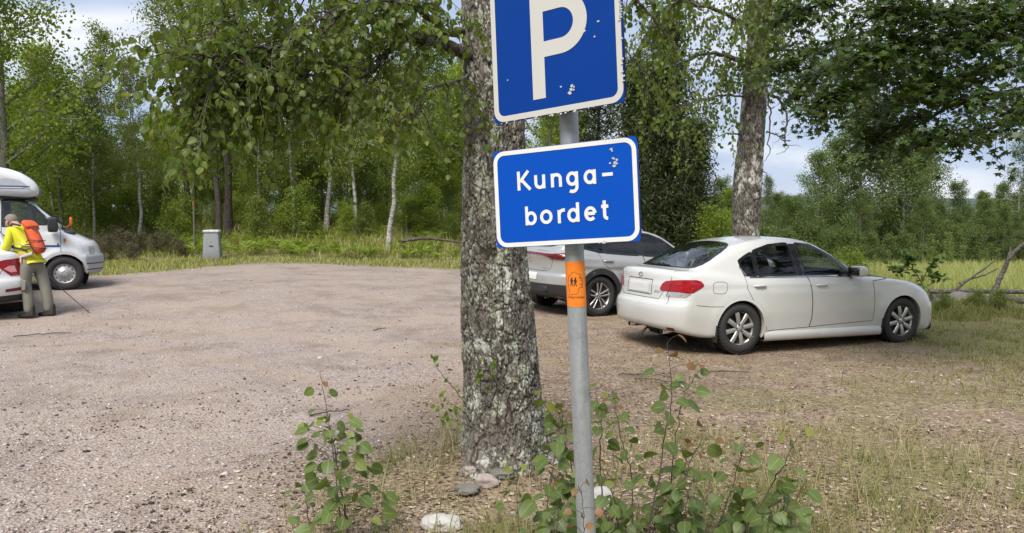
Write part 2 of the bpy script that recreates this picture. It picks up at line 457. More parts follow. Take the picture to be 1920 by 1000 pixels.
def blades_mesh(x, y, h, wd, lean, z=None, seg=3, base=None):
    """curved tapering grass blades"""
    n = len(x); a = rng.uniform(0, 6.28, n); fa = a + rng.normal(0, .6, n)
    z0 = surf_z(x, y) - .01 if z is None else z
    k = np.linspace(0, 1, seg + 1)
    R = lean[:, None] * h[:, None] * k[None] ** 1.8
    H = h[:, None] * k[None] * (1 - .25 * np.minimum(lean, 1)[:, None] * k[None])
    cx = x[:, None] + R * np.cos(a)[:, None]; cy = y[:, None] + R * np.sin(a)[:, None]; cz = z0[:, None] + H
    wk = wd[:, None] * (1 - .97 * k[None] ** 1.5) * .5
    px_, py_ = -np.sin(fa)[:, None] * wk, np.cos(fa)[:, None] * wk
    V = np.stack([np.stack([cx - px_, cy - py_, cz], -1), np.stack([cx + px_, cy + py_, cz], -1)], 2)   # n, seg+1, 2, 3
    i = np.arange(seg) * 2
    F0 = np.stack([i, i + 1, i + 3, i + 2], 1)
    return V.reshape(-1, 3), (F0[None] + (np.arange(n) * (seg + 1) * 2)[:, None, None]).reshape(-1, 4)
M['grass'] = leafmat('grass_blade', (.13, .165, .035), (.32, .31, .11), (.50, .43, .23), .35, .55, (1.2, 1.25, .5))
M['dry_grass'] = leafmat('dry_grass_blade', (.22, .20, .085), (.46, .39, .22), (.52, .46, .30), .3, .6, (1.1, 1.05, .7))
# clumps: every candidate spawns a few blades
def clumps(x, y, k, r):
    n = len(x); X = np.repeat(x, k) + rng.normal(0, 1, n * k) * np.repeat(r, k); Y = np.repeat(y, k) + rng.normal(0, 1, n * k) * np.repeat(r, k)
    return X, Y
x, y = scatter(5200, -9, 12, 2.6, 14, lambda x, y: np.clip(grass_mask(x, y) ** 1.3 + .09 * thin_grass(x, y), 0, 1))
X, Y = clumps(x, y, 11, .02 + .007 * y)
h = rng.uniform(.04, .15, len(X)) * (1 + .55 * (near_patch(X, Y) > .5)) * np.where(right_grass(X, Y) > .3, 1.1, 1)
o = npmesh('grass', *blades_mesh(X, Y, h, .0028 + .0006 * Y, rng.uniform(.2, 1.1, len(X))), M['grass'], smooth=True)
tag(o, 'short patchy grass round the birch and beside the white saloon car', 'grass', kind='stuff')
x, y = scatter(900, -3, 9, 2.8, 9.5, lambda x, y: np.clip(.9 * near_patch(x, y) + .25 * thin_grass(x, y), 0, 1))
X, Y = clumps(x, y, 9, .02 + .008 * y)
x2, y2 = scatter(9000, -2, 10, 2.8, 11, lambda x, y: np.clip(S((x - .4 + .1 * (9 - y)) / 1.4) * S((10.2 - y) / 1.2) * (.25 + .75 * S((fbm(x * 1.7, y * 1.7, seed=44) - .42) / .2)), 0, 1))
X2, Y2 = clumps(x2, y2, 6, .03 + .008 * y2); X0, Y0 = X, Y; X, Y = np.concatenate([X, X2]), np.concatenate([Y, Y2]); hh = np.concatenate([rng.uniform(.08, .34, len(X0)), rng.uniform(.02, .07, len(X2))]); ln_ = np.concatenate([rng.uniform(.15, .9, len(X0)), rng.uniform(.6, 1.6, len(X2))])
x3, y3 = scatter(9000, 3.2, 13, 6.5, 16, lambda x, y: np.clip(right_grass(x, y) + .35 * S((x - 3.5) / 2), 0, 1) * (.3 + .7 * S((fbm(x * 1.4, y * 1.4, seed=47) - .4) / .2)))
X3, Y3 = clumps(x3, y3, 8, .04 + .006 * y3); o = npmesh('bank_turf', *blades_mesh(X3, Y3, rng.uniform(.03, .12, len(X3)), .004 + .0006 * Y3, rng.uniform(.4, 1.3, len(X3))), M['grass'], smooth=True)
tag(o, 'low mixed green and straw turf between the white car and the right edge', 'grass', kind='stuff')
o = npmesh('dry_grass', *blades_mesh(X, Y, hh, .0022 + .0005 * Y, ln_), M['dry_grass'], smooth=True)
tag(o, 'straw coloured dry grass stalks round the foot of the birch', 'dry grass', kind='stuff')
# verge at the back and the forest floor
x, y = scatter(23000, -24, 5, 14, 44, lambda x, y: np.clip(np.maximum(back_verge(x, y), S((y - 27) / 2) * (x < 6)), 0, 1))
X, Y = clumps(x, y, 6, .05 + .004 * y)
h = rng.uniform(.06, .19, len(X)) * (1 + 2.6 * S((Y - 26.3 + .9 * np.sin(X * .9)) / 2.2))
o = npmesh('verge_grass', *blades_mesh(X, Y, h, .012 + .0007 * Y, rng.uniform(.2, .9, len(X)), seg=2), leafmat('verge_blade', (.21, .24, .05), (.43, .42, .15), (.58, .52, .27), .35, .6), smooth=True)
tag(o, 'green and straw grass along the edge of the wood', 'grass', kind='stuff')
# field
def fieldm(x, y): return S((y - 16.6 - .5 * np.sin(x)) / .8) * S((x - 2.8 - .02 * y) / 1.2)
x, y = scatter(60000, 2, 45, 15.5, 47, lambda x, y: fieldm(x, y))
X, Y = clumps(x, y, 2, .04 + .003 * y)
h = rng.uniform(.45, .85, len(X)) * (.75 + .4 * fbm(X * .3, Y * .3, seed=81))
o = npmesh('field_grass', *blades_mesh(X, Y, h, .008 + .0008 * Y, rng.uniform(.1, .55, len(X)), seg=2), leafmat('field_blade', (.30, .37, .11), (.55, .54, .23), (.68, .61, .33), .45, .6, (1.25, 1.2, .5)), smooth=True)
tag(o, 'tall yellow green meadow grass in the open field', 'meadow', kind='stuff')

# ------------------------------------------------------------------ trees: generators
def norm(a): return a / (np.linalg.norm(a, axis=-1, keepdims=True) + 1e-12)
def place_leaves(T, F, pos, d, nrm, size):
    """template T (k,3): x along the leaf, y across, z normal"""
    d = norm(d); y = norm(np.cross(nrm, d)); z = np.cross(d, y)
    V = pos[:, None] + size[:, None, None] * (T[None, :, 0:1] * d[:, None] + T[None, :, 1:2] * y[:, None] + T[None, :, 2:3] * z[:, None])
    k = len(T); off = (np.arange(len(pos)) * k)[:, None, None]
    return V.reshape(-1, 3), [(f[None] + off).reshape(-1, f.shape[1]) for f in F]
KITE = (np.array([[0, 0, 0], [.45, .36, .06], [1, 0, -.05], [.45, -.36, .06]]), [np.array([[0, 1, 2, 3]])])
def cordate(wd=.42, fold=.16, curl=.12, notch=.06, prof=None):
    xs = np.array([0, .06, .24, .46, .68, .86, 1.0]); ws = np.array(prof or [.02, .55, .98, .92, .58, .24, .0]) * wd
    V = []
    for x, w_ in zip(xs, ws):
        zc = -curl * x * x
        V += [[x, 0, zc], [x - (notch if x < .1 else 0), w_, zc + fold * w_], [x - (notch if x < .1 else 0), -w_, zc + fold * w_]]
    V = np.array(V); F = []
    for i in range(6):
        a, b = i * 3, i * 3 + 3
        F += [[a, b, b + 1, a + 1], [a, a + 2, b + 2, b]]
    return V, [np.array(F)]
def lobed(R, fold=.1):
    """palmate leaf from a polar outline (angle in degrees from the tip, radius)"""
    c = np.array([.28, 0, 0]); pts = []
    full = R + [(-a, r) for a, r in R[::-1] if 0 < a < 180]
    for a, r in full: pts.append(c + np.array([math.cos(rad(a)) * r, math.sin(rad(a)) * r, -.1 * r + fold * abs(math.sin(rad(a))) * r]))
    V = np.array([c] + pts); n = len(pts)
    return V, [np.array([[0, 1 + i, 1 + (i + 1) % n] for i in range(n)])]
MAPLE = lobed([(0, .72), (10, .5), (24, .30), (36, .46), (48, .64), (60, .44), (78, .30), (96, .44), (108, .46), (125, .28), (160, .27), (180, .22)])
OAKL = lobed([(0, .72), (14, .55), (20, .42), (33, .46), (48, .30), (70, .36), (90, .22), (120, .28), (150, .22), (180, .27)])
BIRCHL = cordate(.40, .22, .18, .02)
ASPENL = cordate(.46, .18, .2, .05, [.02, .66, 1., .98, .78, .42, 0])

def rand_dirs(n, up=.0):
    v = rng.normal(0, 1, (n, 3)); v[:, 2] += up
    return norm(v)

def curve(p0, d, L, n, bend=(0, 0, 0), wob=.06):
    """polyline from p0 along d bending gradually"""
    p = [np.array(p0, float)]; d = np.array(d, float) / np.linalg.norm(d); b = np.array(bend, float)
    for i in range(n):
        d = d + b / n + rng.normal(0, wob, 3); d /= np.linalg.norm(d)
        p.append(p[-1] + d * L / n)
    return np.array(p)

def grow(H, r0, base, spread, nb, shape, elev, bend, nleaf, lsz, clump, droop=0., nsec=5, lean=(0, 0), wob=.02, top=1., leaf=KITE, up=.5, sec_len=.45):
    """generic tree at the origin -> (trunk MB, crown V, F)"""
    tb = MB()
    n = 12; zs = np.linspace(0, 1, n)
    wobx = np.cumsum(rng.normal(0, wob, n)) * H / n * 2; woby = np.cumsum(rng.normal(0, wob, n)) * H / n * 2
    tr = np.stack([lean[0] * zs ** 1.3 + wobx - wobx[0], lean[1] * zs ** 1.3 + woby - woby[0], zs * H * top - .15 * (zs == 0)], 1)
    tb.tube(tr, r0 * (1.0 - .93 * zs) * (1 + .35 * np.exp(-zs * 25)), 9)
    anchors, wts = [], []
    for k in range(nb):
        f = base + (1 - base) * ((k + rng.uniform(0, 1)) / nb)
        p = np.array([np.interp(f, zs, tr[:, j]) for j in range(3)])
        az = k * 2.39996 + rng.normal(0, .35)
        u = (f - base) / (1 - base)
        L = spread * shape(u) * rng.uniform(.65, 1.2)
        el = elev(u) + rng.normal(0, .12)
        d = (math.cos(az) * math.cos(el), math.sin(az) * math.cos(el), math.sin(el))
        c = curve(p, d, L, 6, (0, 0, bend + rng.normal(0, .1)), .08)
        rr = max(.006, r0 * (1 - .9 * f) * .42)
        tb.tube(c, np.linspace(rr, .004, 7), 5, cap=False)
        anchors.append(c[2:]); wts += [1.] * 5
        for q in range(nsec):
            i = 1 + (q * 5) // nsec
            d2 = norm(c[min(i + 1, 6)] - c[i - 1] + rng.normal(0, .55, 3) * L * .33)
            c2 = curve(c[i], d2, L * sec_len * rng.uniform(.6, 1.2), 4, (0, 0, bend * .6 - droop), .12)
            tb.tube(c2, np.linspace(rr * .45, .003, 5), 4, cap=False)
            anchors.append(c2[1:]); wts += [1.3] * 4
    A = np.vstack(anchors)
    # leaves gather in clumps round the twig points; some twigs stay bare
    keep = rng.random(len(A)) < .8
    A = A[keep]; pr = rng.uniform(.3, 1.7, len(A)); pr /= pr.sum()
    i = rng.choice(len(A), nleaf, p=pr)
    pos = A[i] + np.clip(rng.normal(0, clump, (nleaf, 3)), -2 * clump, 2 * clump) * np.array([1, 1, .75])
    if droop: pos[:, 2] -= np.abs(rng.normal(0, droop * .5, nleaf))
    d = rand_dirs(nleaf, -.5 if droop else 0); nr = rand_dirs(nleaf, up)
    V, F = place_leaves(*leaf, pos, d, nr, lsz * rng.uniform(.65, 1.3, nleaf))
    return tb, V, F

def barkmat(name, c1, c2, lichen=None, sc=(9, 9, 2.2), white=None):
    t = NT(name); v = t.coord('Object', sc)
    n = t.noise(v, 3.5, 5, .65, .4); f = t.noise(t.coord(), 30, 4, .7)
    c = t.mix(t.ramp(n, [(.38, 0.), (.6, 1.)]), c1, c2)
    if white:
        wv = t.coord('Object', (1.2, 1.2, 7)); wm = t.ramp(t.noise(wv, 2.6, 5, .65, .8), [(.44, 1.), (.56, 0.)])
        c = t.mix(wm, c, white)
    if lichen: c = t.mix(t.ramp(t.noise(t.coord(), 7, 4, .7), [(.56, 0.), (.66, .75)]), c, lichen)
    c = t.mix(t.ramp(f, [(.35, .6), (.55, 0.)]), c, tuple(x * .35 for x in c1))
    t.pbr(Base_Color=c, Roughness=.92, Specular_IOR_Level=.2, Normal=t.bump(t.math('ADD', n, t.math('MULTIPLY', f, .4)), .9, .03))
    return t.m
M['bark_dark'] = barkmat('dark_bark', (.055, .045, .038), (.15, .125, .105), (.22, .23, .19))
M['bark_grey'] = barkmat('grey_bark', (.12, .11, .10), (.26, .245, .22), (.30, .31, .27))
M['bark_birch'] = barkmat('birch_bark', (.10, .095, .09), (.34, .33, .31), None, (6, 6, 3), (.56, .54, .51))
M['bark_pine'] = barkmat('pine_bark', (.045, .036, .032), (.11, .09, .078), None)
M['lf_broad'] = leafmat('broad_leaf', (.135, .20, .027), (.25, .325, .05), (.37, .40, .08), .45, .5)
M['lf_broad_light'] = leafmat('light_broad_leaf', (.18, .255, .033), (.29, .36, .056), (.39, .42, .095), .48, .5)
M['lf_birch_far'] = leafmat('far_birch_leaf', (.14, .185, .038), (.225, .27, .065), (.30, .32, .10), .45, .5)
M['lf_dark'] = leafmat('dark_needle', (.030, .048, .014), (.062, .085, .022), (.11, .125, .035), .25, .6)
M['lf_pine'] = leafmat('pine_needle', (.12, .17, .028), (.20, .25, .042), None, .35, .55)
M['lf_far'] = leafmat('distant_leaf', (.090, .138, .042), (.175, .235, .07), (.27, .305, .10), .42, .6)

def mk_tree(kind):
    """a prototype: (trunk mesh data, trunk material, crown data, crown material)"""
    if kind == 'broad': return grow(9.5, .16, .12, 2.9, 26, lambda u: 1.05 - .75 * u ** 1.5, lambda u: .25 + .75 * u, .35, 15000, .115, .26)
    if kind == 'broad2': return grow(8.5, .13, .06, 2.5, 26, lambda u: .9 + .25 * math.sin(3 * u) - .75 * u ** 2, lambda u: .35 + .6 * u, .3, 15000, .11, .27)
    if kind == 'birch': return grow(9.0, .085, .28, 1.7, 26, lambda u: 1.0 - .72 * u, lambda u: .75 + .3 * u, -.9, 9500, .085, .17, droop=.45, lean=(.35, .1), wob=.03)
    if kind == 'birch2': return grow(10.0, .10, .35, 1.9, 28, lambda u: .9 - .6 * u, lambda u: .7 + .3 * u, -1.0, 11000, .085, .18, droop=.5, lean=(-.4, .2), wob=.03)
    if kind == 'spruce': return grow(9.0, .12, .04, 2.0, 62, lambda u: 1.05 * (1 - u) + .07, lambda u: -.1 + .35 * u, .12, 16000, .16, .14, nsec=6, sec_len=.5, leaf=(KITE[0] * np.array([1, .35, 1]), KITE[1]), up=1.)
    if kind == 'juniper': return grow(5.6, .10, .03, 1.25, 60, lambda u: .55 + .9 * math.sin(2.6 * u + .35) * (1 - u), lambda u: .85 + .4 * u, .35, 17000, .13, .20, nsec=5, sec_len=.45, leaf=(KITE[0] * np.array([1, .42, 1]), KITE[1]), up=.3)
    if kind == 'pine': return grow(13.5, .13, .42, 2.4, 24, lambda u: .95 - .5 * u, lambda u: .2 + .5 * u, .45, 15000, .15, .26, leaf=(KITE[0] * np.array([1, .5, 1]), KITE[1]), up=.8)
    if kind == 'bush': return grow(2.4, .03, .02, 1.25, 22, lambda u: 1.0 - .5 * u, lambda u: .6 + .5 * u, .2, 5200, .085, .16)
    if kind == 'bush2': return grow(1.7, .02, .02, 1.1, 18, lambda u: 1.0 - .35 * u, lambda u: .5 + .5 * u, .1, 3600, .08, .15)
PROTO = {}
def proto(kind):
    if kind not in PROTO:
        tb, V, F = mk_tree(kind)
        tm = {'b': M['bark_grey'], 's': M['bark_dark'], 'j': M['bark_dark'], 'p': M['bark_pine']}[kind[0]]
        if kind.startswith('birch'): tm = M['bark_birch']
        lm = M['lf_broad']
        if kind.startswith('birch'): lm = M['lf_birch_far']
        if kind in ('spruce', 'juniper'): lm = M['lf_dark']
        if kind == 'pine': lm = M['lf_pine']
        if kind.startswith('bush'): lm = M['lf_broad_light']
        a = tb.build('trunk', tm); b = npmesh('crown', V, F, lm)
        for o in (a, b): COL.objects.unlink(o)
        PROTO[kind] = (a.data, b.data); bpy.data.objects.remove(a); bpy.data.objects.remove(b)
    return PROTO[kind]
NAMES = dict(broad='leafy_tree', broad2='leafy_tree', birch='birch_tree', birch2='birch_tree', spruce='spruce_tree', juniper='juniper_tree', pine='pine_tree', bush='shrub', bush2='shrub')
def tree(kind, X, Y, label, cat='tree', group=None, s=1., sz=None, rz=None, mat=None, tmat=None, sink=.05):
    """one tree: a thing with a trunk and a crown of its own"""
    r = thing(NAMES[kind], label, cat, (X, Y, gz(X, Y) - sink), rng.uniform(0, 6.28) if rz is None else rz, group)
    r.scale = (s, s, sz or s)
    for nm, d, m in zip(('trunk', 'crown'), proto(kind), (tmat, mat)):
        o = link(bpy.data.objects.new(nm, d), r)
        if m is not None:
            o.material_slots[0].link = 'OBJECT'; o.material_slots[0].material = m
    return r
def at(pxx, Y): return (pxx - 960) / FPX * Y

# salient trees, left to right in the photograph
tree('broad', at(15, 26), 26, 'tall dense broadleaf tree rising behind the white camper roof', s=1.18)
tree('broad2', at(118, 30), 30, 'leafy tree just right of the one behind the camper roof', s=.74)
tree('birch', at(190, 33), 33, 'slim airy birch against the patch of pale sky, left of the pine top', s=1.0, rz=.4)
tree('birch2', at(262, 30), 30, 'birch with a white lower trunk standing left of the grey bin, at the forest path', s=.72, rz=2.0)
tree('pine', at(352, 36), 36, 'tall yellow green pine rising above the wood left of the hanging birch leaves', s=1.08, rz=1.)
tree('pine', at(410, 30.5), 30.5, 'straight dark trunked pine right behind the grey bin, front one of the pair', group=None, s=.95, sz=1.15, rz=0.)
tree('pine', at(430, 31.6), 31.6, 'thicker dark trunked pine behind the grey bin, back one of the pair', s=1.25, sz=1.1, rz=2.)
tree('birch', at(551, 32.5), 32.5, 'straight pale birch trunk between the two dark pines and the bright white birch', s=1.05, rz=2.9)
tree('birch2', at(612, 34), 34, 'brightest white birch trunk in the middle of the wood', s=1.15, rz=3.6)
tree('birch', at(666, 32), 32, 'thin birch leaning left, next right of the brightest white birch', s=1.05, rz=3.0)
tree('birch2', at(728, 29), 29, 'black and white birch leaning right at the edge of the grass verge', s=1.0, rz=2.7)
tree('birch', at(487, 32.5), 32.5, 'thin brown stemmed birch right of the two dark pines', s=.85, rz=5.)
tree('birch2', at(107, 31), 31, 'grey stemmed young birch behind the bonnet of the camper', s=.75, rz=1.0)
tree('birch', at(160, 32), 32, 'thin leaning birch right of the camper bonnet', s=.7, rz=4.0)
tree('birch', at(178, 30), 30, 'spotted white birch stem right of the camper nose', s=.72, rz=5.2)
tree('broad', at(800, 35), 35, 'dense leafy tree behind the left edge of the big birch trunk', s=.95)
tree('broad2', at(640, 47), 47, 'dense leafy tree behind the brightest white birch', s=1.1)
# the depth of the wood: rows of alike trees
k = 0
for Y, n, kinds, sc in ((37, 9, ('broad2', 'broad', 'birch', 'broad'), .85), (43, 11, ('broad2', 'broad', 'spruce', 'broad2'), .95), (50, 13, ('broad', 'spruce', 'birch2', 'broad2'), 1.05), (60, 14, ('spruce', 'broad', 'broad2'), 1.15)):
    for i in range(n):
        p = -160 + (1240 / n) * (i + rng.uniform(.1, .9)); kd = kinds[(i + k) % len(kinds)]; yy = Y + rng.uniform(-2.5, 2.5)
        s = sc * rng.uniform(.8, 1.1)
        if 125 < p < 310: s *= .52
        g = {'s': ('dark spruce tree deep in the wood behind the gravel', 'spruces in the wood'), 'b': ('leafy tree deep in the wood behind the gravel', 'leafy trees in the wood')}[kd[0]]
        if kd.startswith('birch'): g = ('slender birch deep in the wood behind the gravel', 'birches in the wood')
        tree(kd, at(p, yy), yy, g[0], group=g[1], s=s, mat=M['lf_broad_light'] if kd.startswith('broad') and rng.random() < .55 else None)
    k += 1
for i in range(26):                                                     # young trees under the front row
    p = -40 + 36 * i + rng.uniform(-15, 15); Y = rng.uniform(32.5, 39)
    if 345 < p < 470: Y += 5
    tree('broad2' if i % 3 else 'broad', at(p, Y), Y, 'young leafy tree filling in under the wood edge', group='young trees at the wood edge', s=rng.uniform(.38, .55), mat=M['lf_broad_light'] if i % 2 else None)
for i in range(30):
    p = -30 + 31 * i + rng.uniform(-12, 12); Y = rng.uniform(29.5, 35)
    if 340 < p < 450: Y = 34
    if min(abs(p - q_) for q_ in (551, 612, 666, 728)) < 17: p += 22
    tree('bush' if i % 2 else 'bush2', at(p, Y), Y, 'low green shrub at the edge of the wood', cat='shrub', group='shrubs at the wood edge', s=rng.uniform(.5, .95), mat=(None, M['lf_broad'], M['lf_birch_far'])[i % 3])
# right of the big birch
tree('juniper', at(1245, 21), 21, 'dark bushy juniper behind the silver car, the taller one', s=1.12, sz=1.18)
tree('juniper', at(1190, 22.5), 22.5, 'dark bushy juniper behind the silver car, half hidden by the blue name sign', s=1.0, sz=1.05)
tree('juniper', at(1302, 20.5), 20.5, 'lower dark juniper at the right end of the dark clump', s=.72, sz=.72, mat=None)
tree('spruce', at(1120, 27), 27, 'dark spruce behind the name sign', s=1.0)
tree('broad', at(1030, 30), 30, 'leafy tree seen between the trunk and the sign pole', s=.95)
tree('broad2', at(1230, 31), 31, 'leafy tree rising behind the dark junipers', s=.85)
tree('bush', at(1335, 19.5), 19.5, 'bright green bush between the juniper and the spotted birch trunk', cat='shrub', s=.72)
tree('broad2', at(1365, 34), 34, 'low dark leafy tree just left of the spotted birch trunk', s=.42)
tree('broad', at(1350, 46), 46, 'leafy tree far behind, left of the spotted birch trunk', s=.55, mat=M['lf_far'])
tree('birch', at(1436, 46), 46, 'pale thin birch just right of the spotted birch trunk, across the field', s=.62, mat=M['lf_far'])
FARR = [('broad2', 1480, 47, .50), ('broad', 1530, 45, .70), ('broad', 1565, 48, .82), ('broad', 1612, 47, 1.12), ('broad2', 1650, 50, 1.06), ('broad2', 1690, 47, .98), ('birch2', 1748, 49, .90), ('broad2', 1722, 51, .98), ('broad', 1790, 50, .55), ('broad2', 1840, 47, .52), ('broad', 1880, 52, .55), ('birch2', 1905, 46, .84), ('birch', 1950, 47, .86), ('broad', 1980, 50, .8)]
FL = ['low round tree at the left end of the tree line across the field', 'leafy tree stepping up to the highest crown across the field', 'broad tree left of the highest crown across the field', 'tree with the highest crown in the line across the field', 'bushy tree right of the highest crown across the field', 'dark leafy tree under the tip of the maple branches across the field', 'feathery birch in the middle of the tree line across the field', 'leafy tree behind the feathery birch across the field', 'low tree in the dip of the tree line across the field', 'dark round bushy tree in the dip before the end birch', 'low tree behind the dark round bushy one across the field', 'pale tall birch at the right end of the tree line', 'birch partly cut by the right edge of the view', 'leafy tree at the right edge behind the end birch']
for (kd, p, Y, s), lb in zip(FARR, FL): tree(kd, at(p, Y), Y, lb, s=s, mat=M['lf_far'])
for i in range(26):
    p = 1335 + 27 * i + rng.uniform(-12, 12); Y = rng.uniform(44, 54)
    tree('broad2' if i % 2 else 'broad', at(p, Y), Y, 'low tree filling the foot of the tree line across the field', group='low trees across the field', s=rng.uniform(.34, .52), mat=M['lf_far'])
for i in range(24):
    p = 1330 + 28 * i + rng.uniform(-10, 10); Y = rng.uniform(42.5, 46)
    tree('bush', at(p, Y), Y, 'bush along the far side of the field', cat='shrub', group='bushes across the field', s=rng.uniform(.6, 1.0), mat=M['lf_far'])
for i in range(16):
    p = 1330 + 42 * i + rng.uniform(-10, 10); Y = rng.uniform(58, 66)
    tree('spruce' if i % 3 == 0 else 'broad2', at(p, Y), Y, 'tree standing farther back behind the tree line', group='back trees across the field', s=rng.uniform(.42, .6), mat=M['lf_far'])
for i, p in enumerate((1418, 1470, 1505, 1562, 1600, 1335)):
    Y = 18 + rng.uniform(-.6, 3.0)
    tree('bush2', at(p, Y), Y, 'light green bush at the near edge of the field behind the white car', cat='shrub', group='bushes behind the white car', s=rng.uniform(.38, .58), mat=M['lf_broad'])

# the wood at the viewer's back (it closes off the sky there and shows in the paint and glass)
n = 16000; X = rng.uniform(-34, 34, n); X[:4000] = rng.choice([-1, 1], 4000) * rng.uniform(24, 34, 4000); Y = -15 - 5 * rng.random(n); Y[:4000] = rng.uniform(-18, 6, 4000)
topz = 6.5 + 5 * fbm(X * .22, Y * .22, seed=111); Z = rng.uniform(.2, 1, n) ** .8 * topz
V, F = place_leaves(*KITE, np.stack([X, Y, Z], 1), rand_dirs(n), rand_dirs(n, .6), rng.uniform(.35, .75, n))
o = npmesh('woods', V, F, M['lf_broad']); tag(o, 'dense leafy wood closing off the ground behind the viewer', 'wood', kind='stuff')

# ------------------------------------------------------------------ the big birch in front
def rough_trunk(path, radii, nth, nz, amp, seed, cell=(.040, .075), flare=None):
    """bark plates with cracks as real relief; returns V, F, attributes"""
    path = np.asarray(path, float); m = len(path); tt = np.linspace(0, 1, m)
    z = np.linspace(0, 1, nz)
    c = np.stack([np.interp(z, tt, path[:, j]) for j in range(3)], 1); r = np.interp(z, tt, radii)
    th = np.linspace(0, 2 * np.pi, nth, endpoint=False)
    TH, Z = np.meshgrid(th, c[:, 2]); R = np.repeat(r[:, None], nth, 1)
    rad0 = float(np.median(r))
    # periodic in theta: integer number of cells round the trunk
    nc = max(6, int(round(2 * np.pi * rad0 / cell[0])))
    U = TH / (2 * np.pi) * nc; W = Z / cell[1]
    U2 = U + .75 * (fbm(np.cos(TH) * 3, np.sin(TH) * 3, Z * 7, 3, seed) - .5) * 2; W2 = W + .8 * (fbm(np.cos(TH) * 4 + 9, np.sin(TH) * 4, Z * 9, 3, seed + 3) - .5) * 2
    # wrap by evaluating with modulo on the hashed cell index
    f1, f2, cid = voro_wrap(U2, W2, nc, seed)
    edge = f2 - f1
    crack = .62 * np.exp(-(edge / .10) ** 2)
    fz = Z / rad0; wv = fbm(np.cos(TH) * 3.2 + 5, np.sin(TH) * 3.2, fz * .9, 3, seed + 31); wv2 = fbm(np.cos(TH) * 5.5 + 5, np.sin(TH) * 5.5, fz * 1.3, 4, seed + 33)
    fur = np.exp(-((wv - .5) / .022) ** 2) + .9 * np.exp(-((wv2 - .46) / .022) ** 2) + .8 * np.exp(-((wv2 - .56) / .018) ** 2)
    crack = np.maximum(crack, np.minimum(fur, 1))
    g1, g2, _ = voro_wrap(U2 * 2, W2 * 2.3, nc * 2, seed + 5)
    fine_c = np.exp(-((g2 - g1) / .12) ** 2)
    big = fbm(np.cos(TH) * 1.5, np.sin(TH) * 1.5, Z * 1.6, 3, seed + 7) - .5
    tiny = fbm(np.cos(TH) * 24, np.sin(TH) * 24, Z * 110 * rad0, 3, seed + 11) - .5
    h = amp * (-1.5 * crack - .5 * fine_c + .9 * (cid - .5) + 1.1 * tiny) + .05 * rad0 * big * 2
    if flare: h = h + flare(TH, Z)
    P = c[:, None] + np.stack([np.cos(TH), np.sin(TH), 0 * TH], -1) * (R + h)[..., None]
    lich = .5 * fbm(np.cos(TH) * 9 + 3, np.sin(TH) * 9, Z * 9 / rad0 * .5, 4, seed + 21) + .5 * fbm(np.cos(TH) * 3 + 3, np.sin(TH) * 3, Z * 2.2 / rad0 * .5, 2, seed + 23)
    return P, dict(crack=np.maximum(crack, .55 * fine_c), plate=cid, lich=lich, mask=0 * lich)
def voro_wrap(x, y, n, seed):
    i, j = np.floor(x), np.floor(y)
    f1 = np.full(x.shape, 9.); f2 = f1.copy(); cid = np.zeros(x.shape)
    for a in (-1, 0, 1):
        for b in (-1, 0, 1):
            ci, cj = i + a, j + b; ck = np.mod(ci, n)
            d = np.hypot(ci + _hash(ck, cj, ck * 0, seed) - x, cj + _hash(ck, cj, ck * 0 + 1, seed) - y)
            idn = _hash(ck, cj, ck * 0 + 2, seed); m = d < f1
            f2 = np.where(m, f1, np.minimum(f2, d)); cid = np.where(m, idn, cid); f1 = np.where(m, d, f1)
    return f1, f2, cid
def trunk_mat(name, base=((.105, .092, .08), (.215, .195, .17)), lich=.54, white=.6):
    t = NT(name); v = t.coord()
    n = t.noise(v, 28, 5, .7); n2 = t.noise(v, 6, 4, .6); n3 = t.noise(v, 75, 3, .6)
    c = t.mix(t.math('ADD', t.math('MULTIPLY', t.attr('plate'), .55), t.math('MULTIPLY', n, .45)), base[0], base[1])
    c = t.mix(t.ramp(n2, [(.48, 0.), (.65, .4)]), c, (.19, .16, .12))
    lm = t.math('ADD', t.attr('lich'), t.math('MULTIPLY', t.math('SUBTRACT', n, .5), .75))
    c = t.mix(t.ramp(lm, [(lich, 0.), (lich + .05, .85)]), c, t.mix(t.ramp(n2, [(.4, 0.), (.6, 1.)]), (.44, .44, .40), (.33, .36, .24)))
    c = t.mix(t.ramp(t.math('ADD', n3, t.math('MULTIPLY', t.attr('lich'), .5)), [(.86, 0.), (.91, .8)]), c, (.52, .51, .47))
    c = t.mix(t.attr('mask'), c, (.66, .63, .58))
    c = t.mix(t.ramp(t.attr('crack'), [(.25, 0.), (.75, .85)]), c, (.035, .028, .023))
    t.pbr(Base_Color=c, Roughness=.93, Specular_IOR_Level=.2, Normal=t.bump(t.math('ADD', n, t.math('MULTIPLY', n3, .5)), .8, .008))
    return t.m
M['bark_big'] = trunk_mat('rough_birch_bark')
M['twig'] = plain('twig_bark', (.085, .065, .052), .85, var=.35, sc=20)
M['limb'] = barkmat('limb_bark', (.065, .05, .042), (.19, .165, .145), (.28, .30, .25), (14, 14, 14))
TY = 4.9
cen = [(944, 930, .305), (945, 880, .275), (945, 800, .262), (941, 700, .250), (934, 600, .238), (927, 500, .218), (926, 400, .205), (927, 250, .198), (922, 100, .190), (917, -60, .182), (915, -400, .165), (918, -900, .14)]
path, rr = [], []
for a, b, r in cen: path.append(px(a, b, TY)[:]); rr.append(r)
path = [(path[0][0], TY, gz(path[0][0], TY) - .12)] + path[1:]
